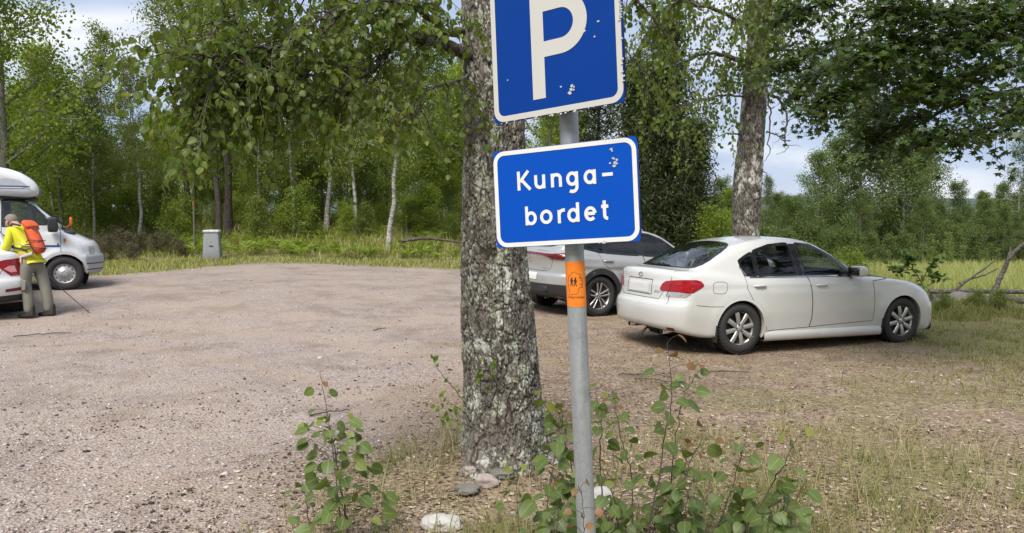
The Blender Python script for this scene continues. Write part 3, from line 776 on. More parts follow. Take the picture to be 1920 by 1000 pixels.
# resample evenly in height
path = np.array(path); zz = np.linspace(path[0, 2], path[-1, 2], 40)
P2 = np.stack([np.interp(zz, path[:, 2], path[:, 0]), np.full(40, TY), zz], 1); R2 = np.interp(zz, path[:, 2], rr)
def flare(TH, Z):
    k = np.exp(-np.maximum(Z - path[0, 2] - .05, 0) / .13)
    return k * (.055 + .05 * np.sin(TH * 3 + 1.2) + .03 * np.sin(TH * 5 + .4))
big_birch = thing('birch_tree', 'big rough barked birch with lichen right behind the blue signs', 'tree', (path[0, 0], TY, gz(path[0, 0], TY)))
O_ = np.array(big_birch.location)
P, at_ = rough_trunk(P2, R2, 360, 900, .0085, 3, flare=flare)
# strips where the white inner bark shows (seen from the camera)
TH = np.linspace(0, 2 * np.pi, 360, endpoint=False)[None]; Zg = P[..., 2]
def strip(pxx, y0, y1, w_):
    z0, z1 = px(pxx, y1, TY - .2)[2], px(pxx, y0, TY - .2)[2]; xc = px(pxx, (y0 + y1) / 2, TY - .2)[0]
    wob = (fbm(Zg * 22, P[..., 0] * 4, seed=5) - .5) * .035
    return S((w_ - np.abs(P[..., 0] - xc + wob)) / .006) * S((Zg - z0) / .015) * S((z1 - Zg) / .015) * (P[..., 1] < TY)
at_['mask'] = np.maximum.reduce([strip(952, 500, 545, .018), strip(938, 578, 608, .018), strip(892, 735, 755, .009), strip(936, 660, 682, .01), strip(975, 715, 735, .012)]) * .9
mb = MB().grid(P - O_, closed_v=True, flip=True)
tr_o = mb.build('trunk', M['bark_big'], big_birch, attrs={k_: v_.ravel() for k_, v_ in at_.items()})

def limb(mb, pts, r0, r1, n=7, sub=6, wob=.012):
    pts = np.asarray(pts, float); tt = np.linspace(0, 1, len(pts)); q_ = np.linspace(0, 1, (len(pts) - 1) * sub + 1)
    # Catmull-Rom like smoothing by cubic interpolation of each coordinate
    c = np.stack([np.interp(q_, tt, pts[:, j]) for j in range(3)], 1)
    for _ in range(3): c[1:-1] = (c[:-2] + 2 * c[1:-1] + c[2:]) / 4
    c[1:-1] += rng.normal(0, wob, (len(c) - 2, 3)) * .6
    mb.tube(c, np.linspace(r0, r1, len(c)) * (1 + rng.normal(0, .06, len(c))), n)
    return c
M['lf_hang'] = leafmat('birch_leaf', (.095, .15, .03), (.19, .255, .05), (.34, .35, .08), .50, .42, (1.3, 1.3, .45), rib=True)
def hang_twigs(mb, limbs, n, L, leaf_sp, size, spread, sag, wts=None, nsub=2):
    """thin drooping twigs off the limbs, each carrying leaves; returns leaf pos, dir, normal, size"""
    pos, dr, nr, sz = [], [], [], []
    for k in range(n):
        c = limbs[rng.choice(len(limbs), p=wts)]
        i = int(rng.uniform(.12, 1) * (len(c) - 1)); p = c[i]
        along = norm(c[min(i + 1, len(c) - 1)] - c[max(i - 1, 0)])
        d = norm(along * .5 + rng.normal(0, spread, 3) + np.array([0, 0, .12]))
        l = L * rng.uniform(.45, 1.25)
        tw = curve(p, d, l, 9, (0, 0, -sag * rng.uniform(.7, 1.4)), .10)
        mb.tube(tw, np.linspace(.0042, .0014, 10), 4, cap=False)
        tws = [tw]
        for _ in range(nsub):
            j = rng.integers(2, 8); t2 = curve(tw[j], norm(tw[j + 1] - tw[j] + rng.normal(0, .6, 3)), l * rng.uniform(.25, .55), 6, (0, 0, -sag * .9), .10)
            mb.tube(t2, np.linspace(.0025, .001, 7), 3, cap=False); tws.append(t2)
        for t2 in tws:
            seg = np.linalg.norm(np.diff(t2, axis=0), axis=1).sum(); m = max(2, int(seg / leaf_sp))
            for u in np.linspace(.22, 1, m):
                f = u * (len(t2) - 1); a = int(min(f, len(t2) - 2)); q_ = t2[a] + (t2[a + 1] - t2[a]) * (f - a)
                dd = norm(norm(t2[a + 1] - t2[a]) * .35 + rng.normal(0, .5, 3) + np.array([0, 0, -.75]))
                pos.append(q_ + dd * .012); dr.append(dd); nr.append(norm(rng.normal(0, 1, 3) + np.array([0, -.25, .35]))); sz.append(size * rng.uniform(.6, 1.2))
    return np.array(pos), np.array(dr), np.array(nr), np.array(sz)
def P3(lst): return [px(a, b, Y)[:] for a, b, Y in lst]
lm_ = MB(); big_limbs = []
def L_(lst, r0, r1, w_=1.0):
    c = limb(lm_, P3(lst), r0, r1); big_limbs.append((c, w_)); return c
L_([(905, 118, 4.85), (868, 98, 4.75), (838, 84, 4.65), (807, 76, 4.55), (775, 70, 4.5), (747, 64, 4.45)], .042, .03, .3)
L_([(747, 64, 4.45), (735, 90, 4.4), (707, 122, 4.3), (672, 148, 4.2), (640, 158, 4.1)], .022, .009, .9)
L_([(747, 64, 4.45), (752, 40, 4.4), (738, 18, 4.35), (700, -10, 4.3), (650, -30, 4.2)], .022, .010, .8)
L_([(690, 133, 4.25), (617, 121, 4.15), (575, 136, 4.05), (540, 150, 3.95), (500, 170, 3.9)], .011, .004, 1.2)
L_([(870, 60, 4.85), (833, 62, 4.6), (790, 20, 4.4), (720, 0, 4.2), (640, 20, 4.1), (587, 47, 4.0), (550, 60, 3.95)], .026, .006, 1.1)
L_([(640, 20, 4.1), (600, 66, 4.05), (553, 96, 4.0), (473, 88, 3.9), (440, 100, 3.8), (395, 108, 3.7), (352, 92, 3.65)], .012, .004, 1.9)
L_([(650, -30, 4.2), (560, -20, 4.1), (470, 0, 4.0), (430, 30, 3.9), (400, 50, 3.85)], .011, .004, 1.6)
L_([(473, 88, 3.9), (420, 130, 3.85), (400, 165, 3.8), (375, 180, 3.75)], .006, .003, 1.2)
L_([(553, 96, 4.0), (500, 130, 3.95), (440, 170, 3.95), (400, 190, 3.9)], .006, .003, 1.2)
L_([(720, 0, 4.2), (610, -40, 4.3), (500, -60, 4.3), (430, -50, 4.2)], .012, .005, 1.0)
L_([(880, 140, 4.8), (850, 155, 4.6), (815, 160, 4.4), (790, 190, 4.3), (772, 240, 4.2)], .010, .004, .55)
L_([(672, 148, 4.2), (655, 175, 4.2), (640, 200, 4.15), (640, 240, 4.1)], .007, .003, .5)
# right hand limbs, behind and beyond the signs
L_([(935, 40, 5.0), (1000, -60, 5.1), (1100, -70, 5.2), (1190, -50, 5.3), (1260, -20, 5.3), (1320, 20, 5.25)], .032, .006, .9)
L_([(1100, -70, 5.2), (1180, -10, 5.25), (1230, 40, 5.3), (1270, 100, 5.3)], .012, .004, .7)
L_([(1190, -50, 5.3), (1290, -60, 5.4), (1380, -40, 5.5), (1440, -10, 5.5)], .010, .004, .7)
L_([(1000, -60, 5.1), (1080, -20, 5.3), (1150, 60, 5.4), (1200, 130, 5.4), (1240, 190, 5.4)], .010, .003, .6)
wts = np.array([w_ for _, w_ in big_limbs]); wts /= wts.sum()
pos, dr, nr, sz = hang_twigs(lm_, [c for c, _ in big_limbs], 300, .48, .030, .044, .55, 1.5, wts)
lb = lm_.V(); 
for i in range(len(lm_.v)): lm_.v[i] = lm_.v[i] - O_
lm_.build('limb', M['limb'], big_birch)
V, F = place_leaves(*BIRCHL, pos - O_, dr, nr, sz)
npmesh('crown', V, F, M['lf_hang'], big_birch, attrs={'mid': np.tile([1., 0, 0] * 7, len(pos))})
# shoots at the foot of the trunk
sb = MB(); pos = []; dr = []; nr = []; sz = []
for lst, r in (([(880, 770, 4.66), (862, 742, 4.55), (840, 715, 4.5), (818, 690, 4.45), (810, 668, 4.42)], .003), ([(884, 790, 4.66), (862, 765, 4.55), (842, 755, 4.5), (826, 740, 4.45)], .0026),
               ([(880, 800, 4.66), (850, 785, 4.5), (828, 790, 4.45)], .002), ([(892, 740, 4.63), (896, 700, 4.6), (903, 675, 4.58)], .002), ([(905, 760, 4.62), (925, 700, 4.6), (925, 672, 4.58)], .002), ([(880, 790, 4.66), (845, 770, 4.6), (800, 757, 4.6)], .0015)):
    c = limb(sb, P3(lst), r, r * .4, 4, 5, .004)
    for q_ in range(9):
        i = rng.integers(3, len(c)); pos.append(c[i] + rng.normal(0, .010, 3)); dr.append(norm(rng.normal(0, .7, 3) + np.array([0, -.1, -.2]))); nr.append(norm(rng.normal(0, .5, 3) + np.array([0, -.8, .5]))); sz.append(rng.uniform(.018, .045))
for i in range(len(sb.v)): sb.v[i] = sb.v[i] - O_
sb.build('shoot', M['twig'], big_birch)
V, F = place_leaves(*BIRCHL, np.array(pos) - O_, np.array(dr), np.array(nr), np.array(sz))
npmesh('shoot_leaves', V, F, leafmat('young_birch_leaf', (.12, .20, .03), (.22, .30, .05), None, .45, .4), big_birch)

# ------------------------------------------------------------------ the spotted birch behind the white car
BY = 16.
zb = gz(at(1396, BY), BY)
pts = [(at(1396, BY), BY, zb - .1)] + [px(a, b, BY)[:] for a, b in ((1397, 520), (1399, 430), (1401, 350), (1409, 250), (1419, 130), (1426, 30), (1432, -80), (1440, -300), (1448, -700))]
pts = np.array(pts); zz = np.linspace(pts[0, 2], pts[-1, 2], 50)
P2 = np.stack([np.interp(zz, pts[:, 2], pts[:, 0]), np.full(50, BY), zz], 1)
R2 = np.interp(zz, [zb, zb + 1.2, 2.3, 3.6, 5, 7, 12], [.36, .27, .30, .262, .245, .21, .1])
spot = thing('birch_tree', 'white and black spotted birch trunk with dead twigs rising behind the white saloon car', 'tree', (pts[0, 0], BY, zb))
O2 = np.array(spot.location)
P, at_ = rough_trunk(P2, R2, 120, 420, .012, 9, cell=(.13, .16))
TH = np.linspace(0, 2 * np.pi, 120, endpoint=False)[None]
at_['mask'] = .9 * S((fbm(np.cos(TH) * 3, np.sin(TH) * 3, P[..., 2] * 6.5, 4, 77) - .50) / .08) * S((fbm(np.cos(TH) * 1, np.sin(TH) * 1, P[..., 2] * 1.1, 2, 79) - .3) / .2)
MB().grid(P - O2, closed_v=True, flip=True).build('trunk', trunk_mat('spotted_birch_bark', ((.09, .075, .065), (.22, .195, .17)), .60), spot, attrs={k_: v_.ravel() for k_, v_ in at_.items()})
db = MB()
for lst, r0 in (([(1437, 175, 16), (1462, 185, 15.8), (1474, 205, 15.6), (1476, 235, 15.5), (1470, 258, 15.4), (1474, 272, 15.4)], .035), ([(1474, 205, 15.6), (1488, 190, 15.4), (1500, 235, 15.2), (1505, 250, 15.2)], .018),
                ([(1440, 180, 16), (1446, 220, 15.7), (1440, 260, 15.6), (1445, 285, 15.6), (1433, 303, 15.6)], .02), ([(1437, 250, 16), (1455, 252, 15.7), (1468, 262, 15.6), (1478, 275, 15.5), (1472, 285, 15.5), (1455, 290, 15.5)], .016),
                ([(1474, 272, 15.4), (1490, 272, 15.4), (1503, 276, 15.4)], .008), ([(1388, 252, 16), (1372, 250, 15.8), (1356, 252, 15.6), (1341, 260, 15.5)], .022), ([(1424, 335, 16), (1436, 350, 15.7), (1455, 369, 15.6)], .015), ([(1425, 318, 16), (1438, 325, 15.8), (1439, 332, 15.7)], .012),
                ([(1500, 235, 15.2), (1492, 215, 15.2), (1486, 205, 15.2)], .006), ([(1470, 258, 15.4), (1458, 262, 15.3), (1444, 281, 15.3)], .007)):
    limb(db, P3(lst), r0, r0 * .25, 6, 5, .02)
for i in range(len(db.v)): db.v[i] = db.v[i] - O2
db.build('dead_branch', M['limb'], spot)
sb = MB(); L2 = []
for lst, r0 in (([(1420, 130, 16), (1380, 110, 15.4), (1330, 96, 15), (1280, 118, 14.6), (1220, 135, 14.2)], .06), ([(1424, 60, 16), (1350, 20, 15.2), (1280, 0, 14.6), (1210, 30, 14.)], .05), ([(1412, 180, 16), (1370, 180, 15.3), (1310, 185, 14.8), (1265, 205, 14.6)], .028),
                ([(1428, 20, 16), (1500, -10, 15.4), (1570, 20, 15), (1620, 60, 14.6)], .05), ([(1424, 100, 16), (1480, 90, 15.2), (1540, 110, 14.8), (1590, 150, 14.6), (1625, 200, 14.4)], .035), ([(1430, -20, 16), (1400, -90, 15.5), (1330, -110, 15), (1240, -90, 14.5)], .05),
                ([(1433, -80, 16), (1500, -130, 15.5), (1600, -120, 15), (1660, -60, 14.6)], .05), ([(1426, 30, 16), (1420, -10, 15.2), (1400, 30, 14.6), (1390, 90, 14.3)], .03), ([(1426, 40, 16), (1450, 10, 15.2), (1470, 50, 14.6)], .03)):
    L2.append(limb(sb, P3(lst), r0, r0 * .2, 6, 5, .03))
pos, dr, nr, sz = hang_twigs(sb, L2, 235, 1.15, .065, .085, .55, 1.5, nsub=3)
for i in range(len(sb.v)): sb.v[i] = sb.v[i] - O2
sb.build('limb', M['limb'], spot)
V, F = place_leaves(*KITE, pos - O2, dr, nr, sz * 1.1)
npmesh('crown', V, F, M['lf_hang'], spot)

# ------------------------------------------------------------------ the maple reaching in from the right
mx, my = 10.2, 10.0
maple = thing('maple_tree', 'dark maple whose leafy boughs reach in over the car from the upper right', 'tree', (mx, my, gz(mx, my)))
O3 = np.array(maple.location); mb = MB(); ML = []
mb.tube([(mx, my, O3[2] - .2), (mx - .1, my, 2.0), (mx - .15, my + .1, 4.5), (mx, my, 7.5)], [.34, .27, .22, .12], 12)
def mlimb(lst, r0, w_): ML.append((limb(mb, P3(lst), r0, r0 * .15, 6, 6, .02), w_))
mlimb([(2370, 150, 10), (2150, 160, 9.4), (1990, 158, 9.0), (1880, 172, 8.8), (1790, 200, 8.6), (1700, 235, 8.5), (1640, 258, 8.4)], .05, 1.2)
mlimb([(2370, 190, 10), (2150, 205, 9.0), (2000, 215, 8.4), (1900, 225, 8.2), (1820, 250, 8.0), (1765, 262, 7.9)], .04, .7)
mlimb([(2370, 60, 10), (2150, 60, 9.6), (1950, 70, 9.3), (1800, 90, 9.2), (1680, 130, 9.1), (1590, 165, 9.0), (1545, 190, 8.9)], .05, 1.5)
mlimb([(2370, -20, 10), (2150, -10, 9.8), (1950, 0, 9.6), (1780, 20, 9.5), (1640, 55, 9.4), (1540, 90, 9.3), (1475, 120, 9.3)], .05, 1.5)
mlimb([(2370, -120, 10), (2100, -110, 9.8), (1900, -80, 9.6), (1720, -50, 9.6), (1580, -10, 9.5), (1480, 30, 9.5)], .05, 1.5)
mlimb([(2370, -30, 10), (2100, 30, 9.), (1920, 50, 8.3), (1800, 60, 7.9), (1700, 80, 7.7), (1620, 105, 7.6)], .04, 1.2)
mlimb([(2370, 100, 10), (2150, 110, 9.8), (1980, 112, 9.8), (1850, 130, 9.9), (1740, 170, 10), (1650, 205, 10)], .04, 1.2)
mlimb([(2370, -200, 10), (2100, -180, 9.2), (1900, -150, 8.8), (1760, -90, 8.6), (1660, -40, 8.5)], .04, 1.0)
mlimb([(2370, 0, 10), (2150, 60, 10.2), (1950, 60, 10.6), (1780, 80, 10.8), (1640, 90, 10.9), (1540, 130, 11), (1490, 170, 11)], .045, 1.5)
mlimb([(2370, -60, 10), (2150, 0, 8.8), (1960, 20, 8.2), (1850, 30, 8.0), (1740, 20, 7.8), (1660, 10, 7.7)], .04, 1.3)
mlimb([(2370, 60, 10), (2150, 90, 9), (1960, 110, 8.4), (1860, 130, 8.1), (1780, 150, 8.0), (1700, 160, 7.9)], .035, 1.2)
mlimb([(2370, 180, 10), (2200, 190, 8.6), (2060, 180, 7.8), (1960, 190, 7.4), (1900, 205, 7.3)], .03, .6)
wts = np.array([w_ for _, w_ in ML]); wts /= wts.sum()
pos, dr, nr, sz = [], [], [], []
for k in range(1250):
    c = ML[rng.choice(len(ML), p=wts)][0]; i = int((1 - rng.uniform(0, 1) ** 1.3 * .75) * (len(c) - 1)); 
    along = norm(c[min(i + 1, len(c) - 1)] - c[max(i - 1, 0)])
    tw = curve(c[i], norm(along * .7 + rng.normal(0, .6, 3) * np.array([1, 1, .45])), rng.uniform(.25, .7), 5, (0, 0, -.25), .12)
    mb.tube(tw, np.linspace(.005, .0018, 6), 4, cap=False)
    for q_ in range(rng.integers(9, 17)):
        j = rng.integers(1, 6); dd = norm(rng.normal(0, 1, 3) * np.array([1, 1, .35]) + np.array([-.2, 0, -.35]))
        pos.append(tw[j] + dd * .045 + rng.normal(0, .03, 3)); dr.append(dd); nr.append(norm(rng.normal(0, .55, 3) + np.array([0, -.25, 1]))); sz.append(rng.uniform(.055, .10))
for i in range(len(mb.v)): mb.v[i] = mb.v[i] - O3
mb.build('trunk', M['bark_dark'], maple)
V, F = place_leaves(*MAPLE, np.array(pos) - O3, np.array(dr), np.array(nr), np.array(sz))
npmesh('crown', V, F, leafmat('maple_leaf', (.034, .064, .014), (.07, .115, .022), (.13, .17, .035), .34, .42, (1.2, 1.35, .45)), maple)

# ------------------------------------------------------------------ the sign post
def rotm(yaw, roll, tilt): return Matrix.Rotation(rad(yaw), 3, 'Z') @ Matrix.Rotation(rad(roll), 3, 'Y') @ Matrix.Rotation(rad(tilt), 3, 'X')
SY = 2.25
def polez(y, Y=SY + .05): return px(1067.5 + .043 * (y - 250), y, Y)
top, bot = polez(-330), polez(1000)
dirp = (bot - top) / (bot.z - top.z)
foot = top + dirp * (gz(bot.x, SY) - .02 - top.z)
post = thing('sign_post', 'leaning galvanised post carrying the parking sign and the place name sign', 'road sign', foot)
O5 = np.array(foot)
t = NT('galvanised'); v = t.coord('Object'); v2 = t.coord('Object', (30, 30, 2.2))
vo = t.n('ShaderNodeTexVoronoi', {'Vector': v, 'Scale': 130.}); n = t.noise(v2, 1.6, 4, .6); n2 = t.noise(v, 14, 4, .6)
c = t.mix(t.math('MULTIPLY', vo.outputs['Color'], 1.0), (.30, .325, .345), (.40, .425, .445))
c = t.mix(t.ramp(n, [(.4, 0.), (.68, .6)]), c, (.50, .52, .53)); c = t.mix(t.ramp(n2, [(.55, 0.), (.72, .5)]), c, (.22, .23, .24))
t.pbr(Base_Color=c, Metallic=.55, Roughness=t.math('ADD', .42, t.math('MULTIPLY', n2, .2)), Normal=t.bump(n2, .12, .002)); M['galv'] = t.m
mb = MB(); zz = np.linspace(foot.z - .15, 2.62, 60); pl = np.array([(foot + dirp * (z - foot.z))[:] for z in zz]) - O5
mb.tube(pl, .0288, 28); mb.build('pole', M['galv'], post)
def at_pole(y): return polez(y)
# orange trail sticker wrapped round the pole
def wrap(y0, y1, r, a0, a1, mat, name, n=40, m=10):
    th = np.linspace(rad(a0), rad(a1), n); ys = np.linspace(y0, y1, m); P = np.zeros((m, n, 3))
    for i, yy in enumerate(ys):
        c = np.array(polez(yy)[:]) - O5
        P[i] = c + np.stack([np.sin(th) * r, -np.cos(th) * r, 0 * th], 1)
    return MB().grid(P).build(name, mat, post)
M['orange'] = plain('orange_sticker', (.80, .21, .015), .45, var=.14, sc=22)
M['ink'] = plain('black_ink', (.03, .02, .015), .6)
st = wrap(490, 574, .0294, -140, 140, M['orange'], 'trail_sticker', m=14)
zt_, zb_ = polez(490).z, polez(574).z; SH = zt_ - zb_
def on_sticker(u, v, r=.0298):
    """u, v in metres on the sticker (u from its middle, v from its top)"""
    c = np.array((foot + dirp * (zt_ - v - foot.z))[:]) - O5; th = u / .0294 - .10
    return c + np.array([math.sin(th) * r, -math.cos(th) * r, 0])
def ink_line(mb, pts, w_, r=.0298):
    pts = np.array(pts, float); q_ = []
    for a, b in zip(pts[:-1], pts[1:]): q_ += [a + (b - a) * k for k in np.linspace(0, 1, 5)[:-1]]
    q_.append(pts[-1]); q_ = np.array(q_); tg = norm(np.gradient(q_, axis=0)); nn = np.stack([-tg[:, 1], tg[:, 0]], 1) * w_ / 2
    mb.grid(np.stack([[on_sticker(*p, r) for p in q_ + nn], [on_sticker(*p, r) for p in q_ - nn]]))
mk = MB(); SC_ = SH / 385.                                              # crop pixels (385 tall) -> metres
def sp(x, y): return ((x - 545) * SC_ * .98, (y - 412) * SC_)
outline = [(470, 590), (480, 560), (478, 540), (505, 525), (520, 505), (545, 498), (560, 512), (585, 520), (600, 540), (575, 548), (598, 552), (612, 560), (590, 570), (612, 580), (606, 600), (585, 605), (610, 612), (612, 632), (588, 628), (570, 640), (566, 665), (548, 690), (520, 686), (500, 698), (484, 680), (488, 650), (472, 630), (476, 605), (470, 590)]
ink_line(mk, [sp(*p) for p in outline], .0011)
def blob(mb, pts, r=.0299):
    q_ = np.array([on_sticker(*sp(*p), r) for p in pts]); c = q_.mean(0); n_ = len(q_)
    mb.add(np.vstack([q_, c]), np.array([[i, (i + 1) % n_, n_] for i in range(n_)]))
for dx in (0, 32):
    for pts in ([(506 + dx, 546), (513 + dx, 543), (519 + dx, 548), (518 + dx, 556), (510 + dx, 558), (505 + dx, 553)], [(503 + dx, 560), (518 + dx, 558), (523 + dx, 572), (519 + dx, 592), (506 + dx, 592), (499 + dx, 582), (498 + dx, 568)],
                [(506 + dx, 588), (514 + dx, 590), (506 + dx, 608), (500 + dx, 622), (494 + dx, 620), (500 + dx, 604)], [(511 + dx, 588), (519 + dx, 590), (519 + dx, 604), (524 + dx, 620), (517 + dx, 622), (512 + dx, 606)], [(521 + dx, 566), (527 + dx, 577), (524 + dx, 581), (518 + dx, 572)]): blob(mk, pts)
mk.build('emblem', M['ink'], st)
def text_mesh(body, size, sp_=1.0):
    fc = bpy.data.curves.new('lettering', 'FONT'); fc.body = body; fc.size = size; fc.align_x = 'CENTER'; fc.resolution_u = 2; fc.space_character = sp_
    fo = bpy.data.objects.new('lettering', fc); COL.objects.link(fo); me = bpy.data.meshes.new_from_object(fo.evaluated_get(bpy.context.evaluated_depsgraph_get())); bpy.data.objects.remove(fo)
    V = np.zeros(len(me.vertices) * 3, np.float32); me.vertices.foreach_get('co', V); return V.reshape(-1, 3), [tuple(p.vertices) for p in me.polygons]
def add_ngons(mb, V, faces):
    tri = [(f[0], f[i], f[i + 1]) for f in faces for i in range(1, len(f) - 1)]; mb.add(V, np.array(tri))
V_, F_ = text_mesh('Östgötaleden', .0105); tx = MB(); u0, v0 = sp(545, 722)
add_ngons(tx, np.array([on_sticker(x + u0, v0 - y) for x, y, _ in V_]), F_); tx.build('lettering', M['ink'], st, smooth=False)

def rounded(W, H, r, n=6):
    p = []
    for cx, cy, a0 in ((W / 2 - r, H / 2 - r, 0), (-W / 2 + r, H / 2 - r, 90), (-W / 2 + r, -H / 2 + r, 180), (W / 2 - r, -H / 2 + r, 270)):
        for a in np.linspace(a0, a0 + 90, n): p.append((cx + r * math.cos(rad(a)), cy + r * math.sin(rad(a))))
    return np.array(p)
def plate(mb, poly, y, th=0.):
    """flat polygon facing -Y at depth y (a star-shaped outline), thickened backwards"""
    n_ = len(poly); f = np.stack([poly[:, 0], np.full(n_, y), poly[:, 1]], 1); c = np.array([[poly[:, 0].mean(), y, poly[:, 1].mean()]])
    i = np.arange(n_); mb.add(np.vstack([f, c]), np.stack([i, (i + 1) % n_, np.full(n_, n_)], 1))
    if th:
        b = f + np.array([0, th, 0]); mb.grid(np.stack([f, b]), closed_v=True); mb.add(np.vstack([b, c + [[0, th, 0]]]), np.stack([(i + 1) % n_, i, np.full(n_, n_)], 1))
def ringp(mb, outer, inner, y):
    mb.grid(np.stack([np.stack([outer[:, 0], np.full(len(outer), y), outer[:, 1]], 1), np.stack([inner[:, 0], np.full(len(inner), y), inner[:, 1]], 1)]), closed_v=True)
def stroke(mb, pts, w_, y, closed=False):
    pts = np.array(pts, float); n_ = len(pts)
    tg = np.zeros_like(pts)
    for i in range(n_):
        a = pts[i - 1] if (i > 0 or closed) else pts[i]; b = pts[(i + 1) % n_] if (i < n_ - 1 or closed) else pts[i]
        d1 = pts[i] - a; d2 = b - pts[i]
        d1 = d1 / (np.linalg.norm(d1) + 1e-12); d2 = d2 / (np.linalg.norm(d2) + 1e-12); tg[i] = d1 + d2
    tg = norm(tg); nn = np.stack([-tg[:, 1], tg[:, 0]], 1) * w_ / 2
    A, B = pts + nn, pts - nn
    mb.grid(np.stack([np.stack([A[:, 0], np.full(n_, y), A[:, 1]], 1), np.stack([B[:, 0], np.full(n_, y), B[:, 1]], 1)]), closed_v=closed)
def arc(cx, cy, rx, ry, a0, a1, n=14): return [(cx + rx * math.cos(rad(a)), cy + ry * math.sin(rad(a))) for a in np.linspace(a0, a1, n)]
def signmat(name, c, grid_=True, rough=.35):
    t = NT(name); v = t.coord('Object')
    n = t.noise(v, 9, 4, .6); n2 = t.noise(v, 60, 4, .6)
    cc = t.mix(t.math('MULTIPLY', n, .18), c, tuple(min(1, x * 1.5 + .008) for x in c))
    cc = t.mix(t.ramp(n2, [(.72, 0.), (.78, .25)]), cc, (.4, .4, .38))
    if grid_:
        w1 = t.n('ShaderNodeTexChecker', {'Vector': v, 'Scale': 420.}); cc = t.mix(t.math('MULTIPLY', w1.outputs['Fac'], .10), cc, (.30, .30, .29))
    t.pbr(Base_Color=cc, Roughness=rough, Specular_IOR_Level=.12); return t.m
M['s_blue'] = signmat('sign_blue', (.002, .036, .225), False)
M['s_blue2'] = signmat('sign_blue_bright', (.002, .064, .40), False)
M['s_white'] = signmat('sign_white', (.50, .49, .46)); M['s_text'] = signmat('sign_text_white', (.64, .64, .63), False)
M['alu'] = plain('aluminium_edge', (.50, .50, .48), .45, .6)
M['peel'] = plain('flaked_paint', (.46, .46, .44), .8, var=.3, sc=200)
def sign_panel(name, c, ang, W, H, blue, bw, rr_, border_in):
    o = bpy.data.objects.new(name, None); link(o, post); o.location = Vector(c) - foot; o.rotation_euler = rotm(*ang).to_euler(); return o
# P sign: the panel itself is the part, its letter, border and flaws are sub-parts
def panel(name, c, ang, W, H, blue):
    mb = MB(); plate(mb, rounded(W, H, .008, 3), 0, .0035)
    for sx in (-1, 1): mb.box((sx * (W / 2 - .004), .010, 0), (.006, .013, H - .03))
    for sz_ in (-1, 1): mb.box((0, .010, sz_ * (H / 2 - .004)), (W - .03, .013, .006))
    o = mb.build(name, blue, post, smooth=False); o.location = Vector(c) - foot; o.rotation_euler = rotm(*ang).to_euler(); return o
# the P sign
pc, pa = (.1189, SY, 2.1772), (-34.85, -3.84, -1.53)
ps = panel('parking_sign', pc, pa, .4413, .4413, M['s_blue']); ps['label'] = 'blue square parking sign with a white letter P'
mb = MB(); o_ = rounded(.4385, .4385, .036, 8); i_ = rounded(.4045, .4045, .022, 8); ringp(mb, o_, i_, -.0012); mb.build('border', M['s_white'], ps, smooth=False)
mb = MB(); y_ = -.0013
plate(mb, np.array([(-.0755, -.170), (-.0315, -.170), (-.0315, .127), (-.0755, .127)]), y_)
mb.grid(np.stack([np.array([(x, y_ - .0001, z) for x, z in [(-.0315, .127)] + arc(.026, .038, .0885, .0885, 90, -90, 24) + [(-.0315, -.0508)]]), np.array([(x, y_ - .0001, z) for x, z in [(-.0315, .0815)] + arc(.026, .038, .0435, .0435, 90, -90, 24) + [(-.0315, -.0055)]])]))
mb.build('letter', M['s_white'], ps, smooth=False)
fl = MB()
def fleck(mb, x, z, r, y=-.0016):
    a = np.linspace(0, 6.28, 8, endpoint=False); rr_ = r * rng.uniform(.45, 1.3, 8); plate(mb, np.stack([x + np.cos(a) * rr_, z + np.sin(a) * rr_ * .8], 1), y)
for x, z, r in ((.055, -.16, .006), (.058, -.150, .005), (.050, -.168, .006), (.064, -.154, .004), (.062, -.162, .004), (.021, -.146, .0035), (.15, .015, .004), (.104, -.003, .005), (.137, -.025, .003), (-.165, -.095, .003)): fleck(fl, x, z, r)
fl.build('paint_flake', M['peel'], ps, smooth=False)
# lichen crust along its right edge
lc = MB()
for k in range(70):
    z = rng.normal(.03, .012) if k % 3 == 0 else rng.uniform(0, .2) if k % 3 == 1 else rng.uniform(-.2, .2); x = .219 + rng.normal(0, .0022)
    r = rng.uniform(.0015, .004); th = np.linspace(0, 6.28, 6, endpoint=False)
    lc.add(np.vstack([np.stack([x + np.cos(th) * r, np.full(6, -.0005) + np.sin(th) * .003, z + np.sin(th) * r], 1), [[x, -.005, z]]]), np.array([[i, (i + 1) % 6, 6] for i in range(6)]))
for k in range(30):
    x = rng.uniform(-.2, .21); z = -.2205 + rng.normal(0, .002); r = rng.uniform(.0015, .004); th = np.linspace(0, 6.28, 6, endpoint=False)
    lc.add(np.vstack([np.stack([x + np.cos(th) * r, np.full(6, -.0005) + np.sin(th) * .003, z + np.sin(th) * r], 1), [[x, -.004, z]]]), np.array([[i, (i + 1) % 6, 6] for i in range(6)]))
lc.build('lichen', plain('lichen_crust', (.40, .41, .33), .95, var=.35, sc=90), ps)
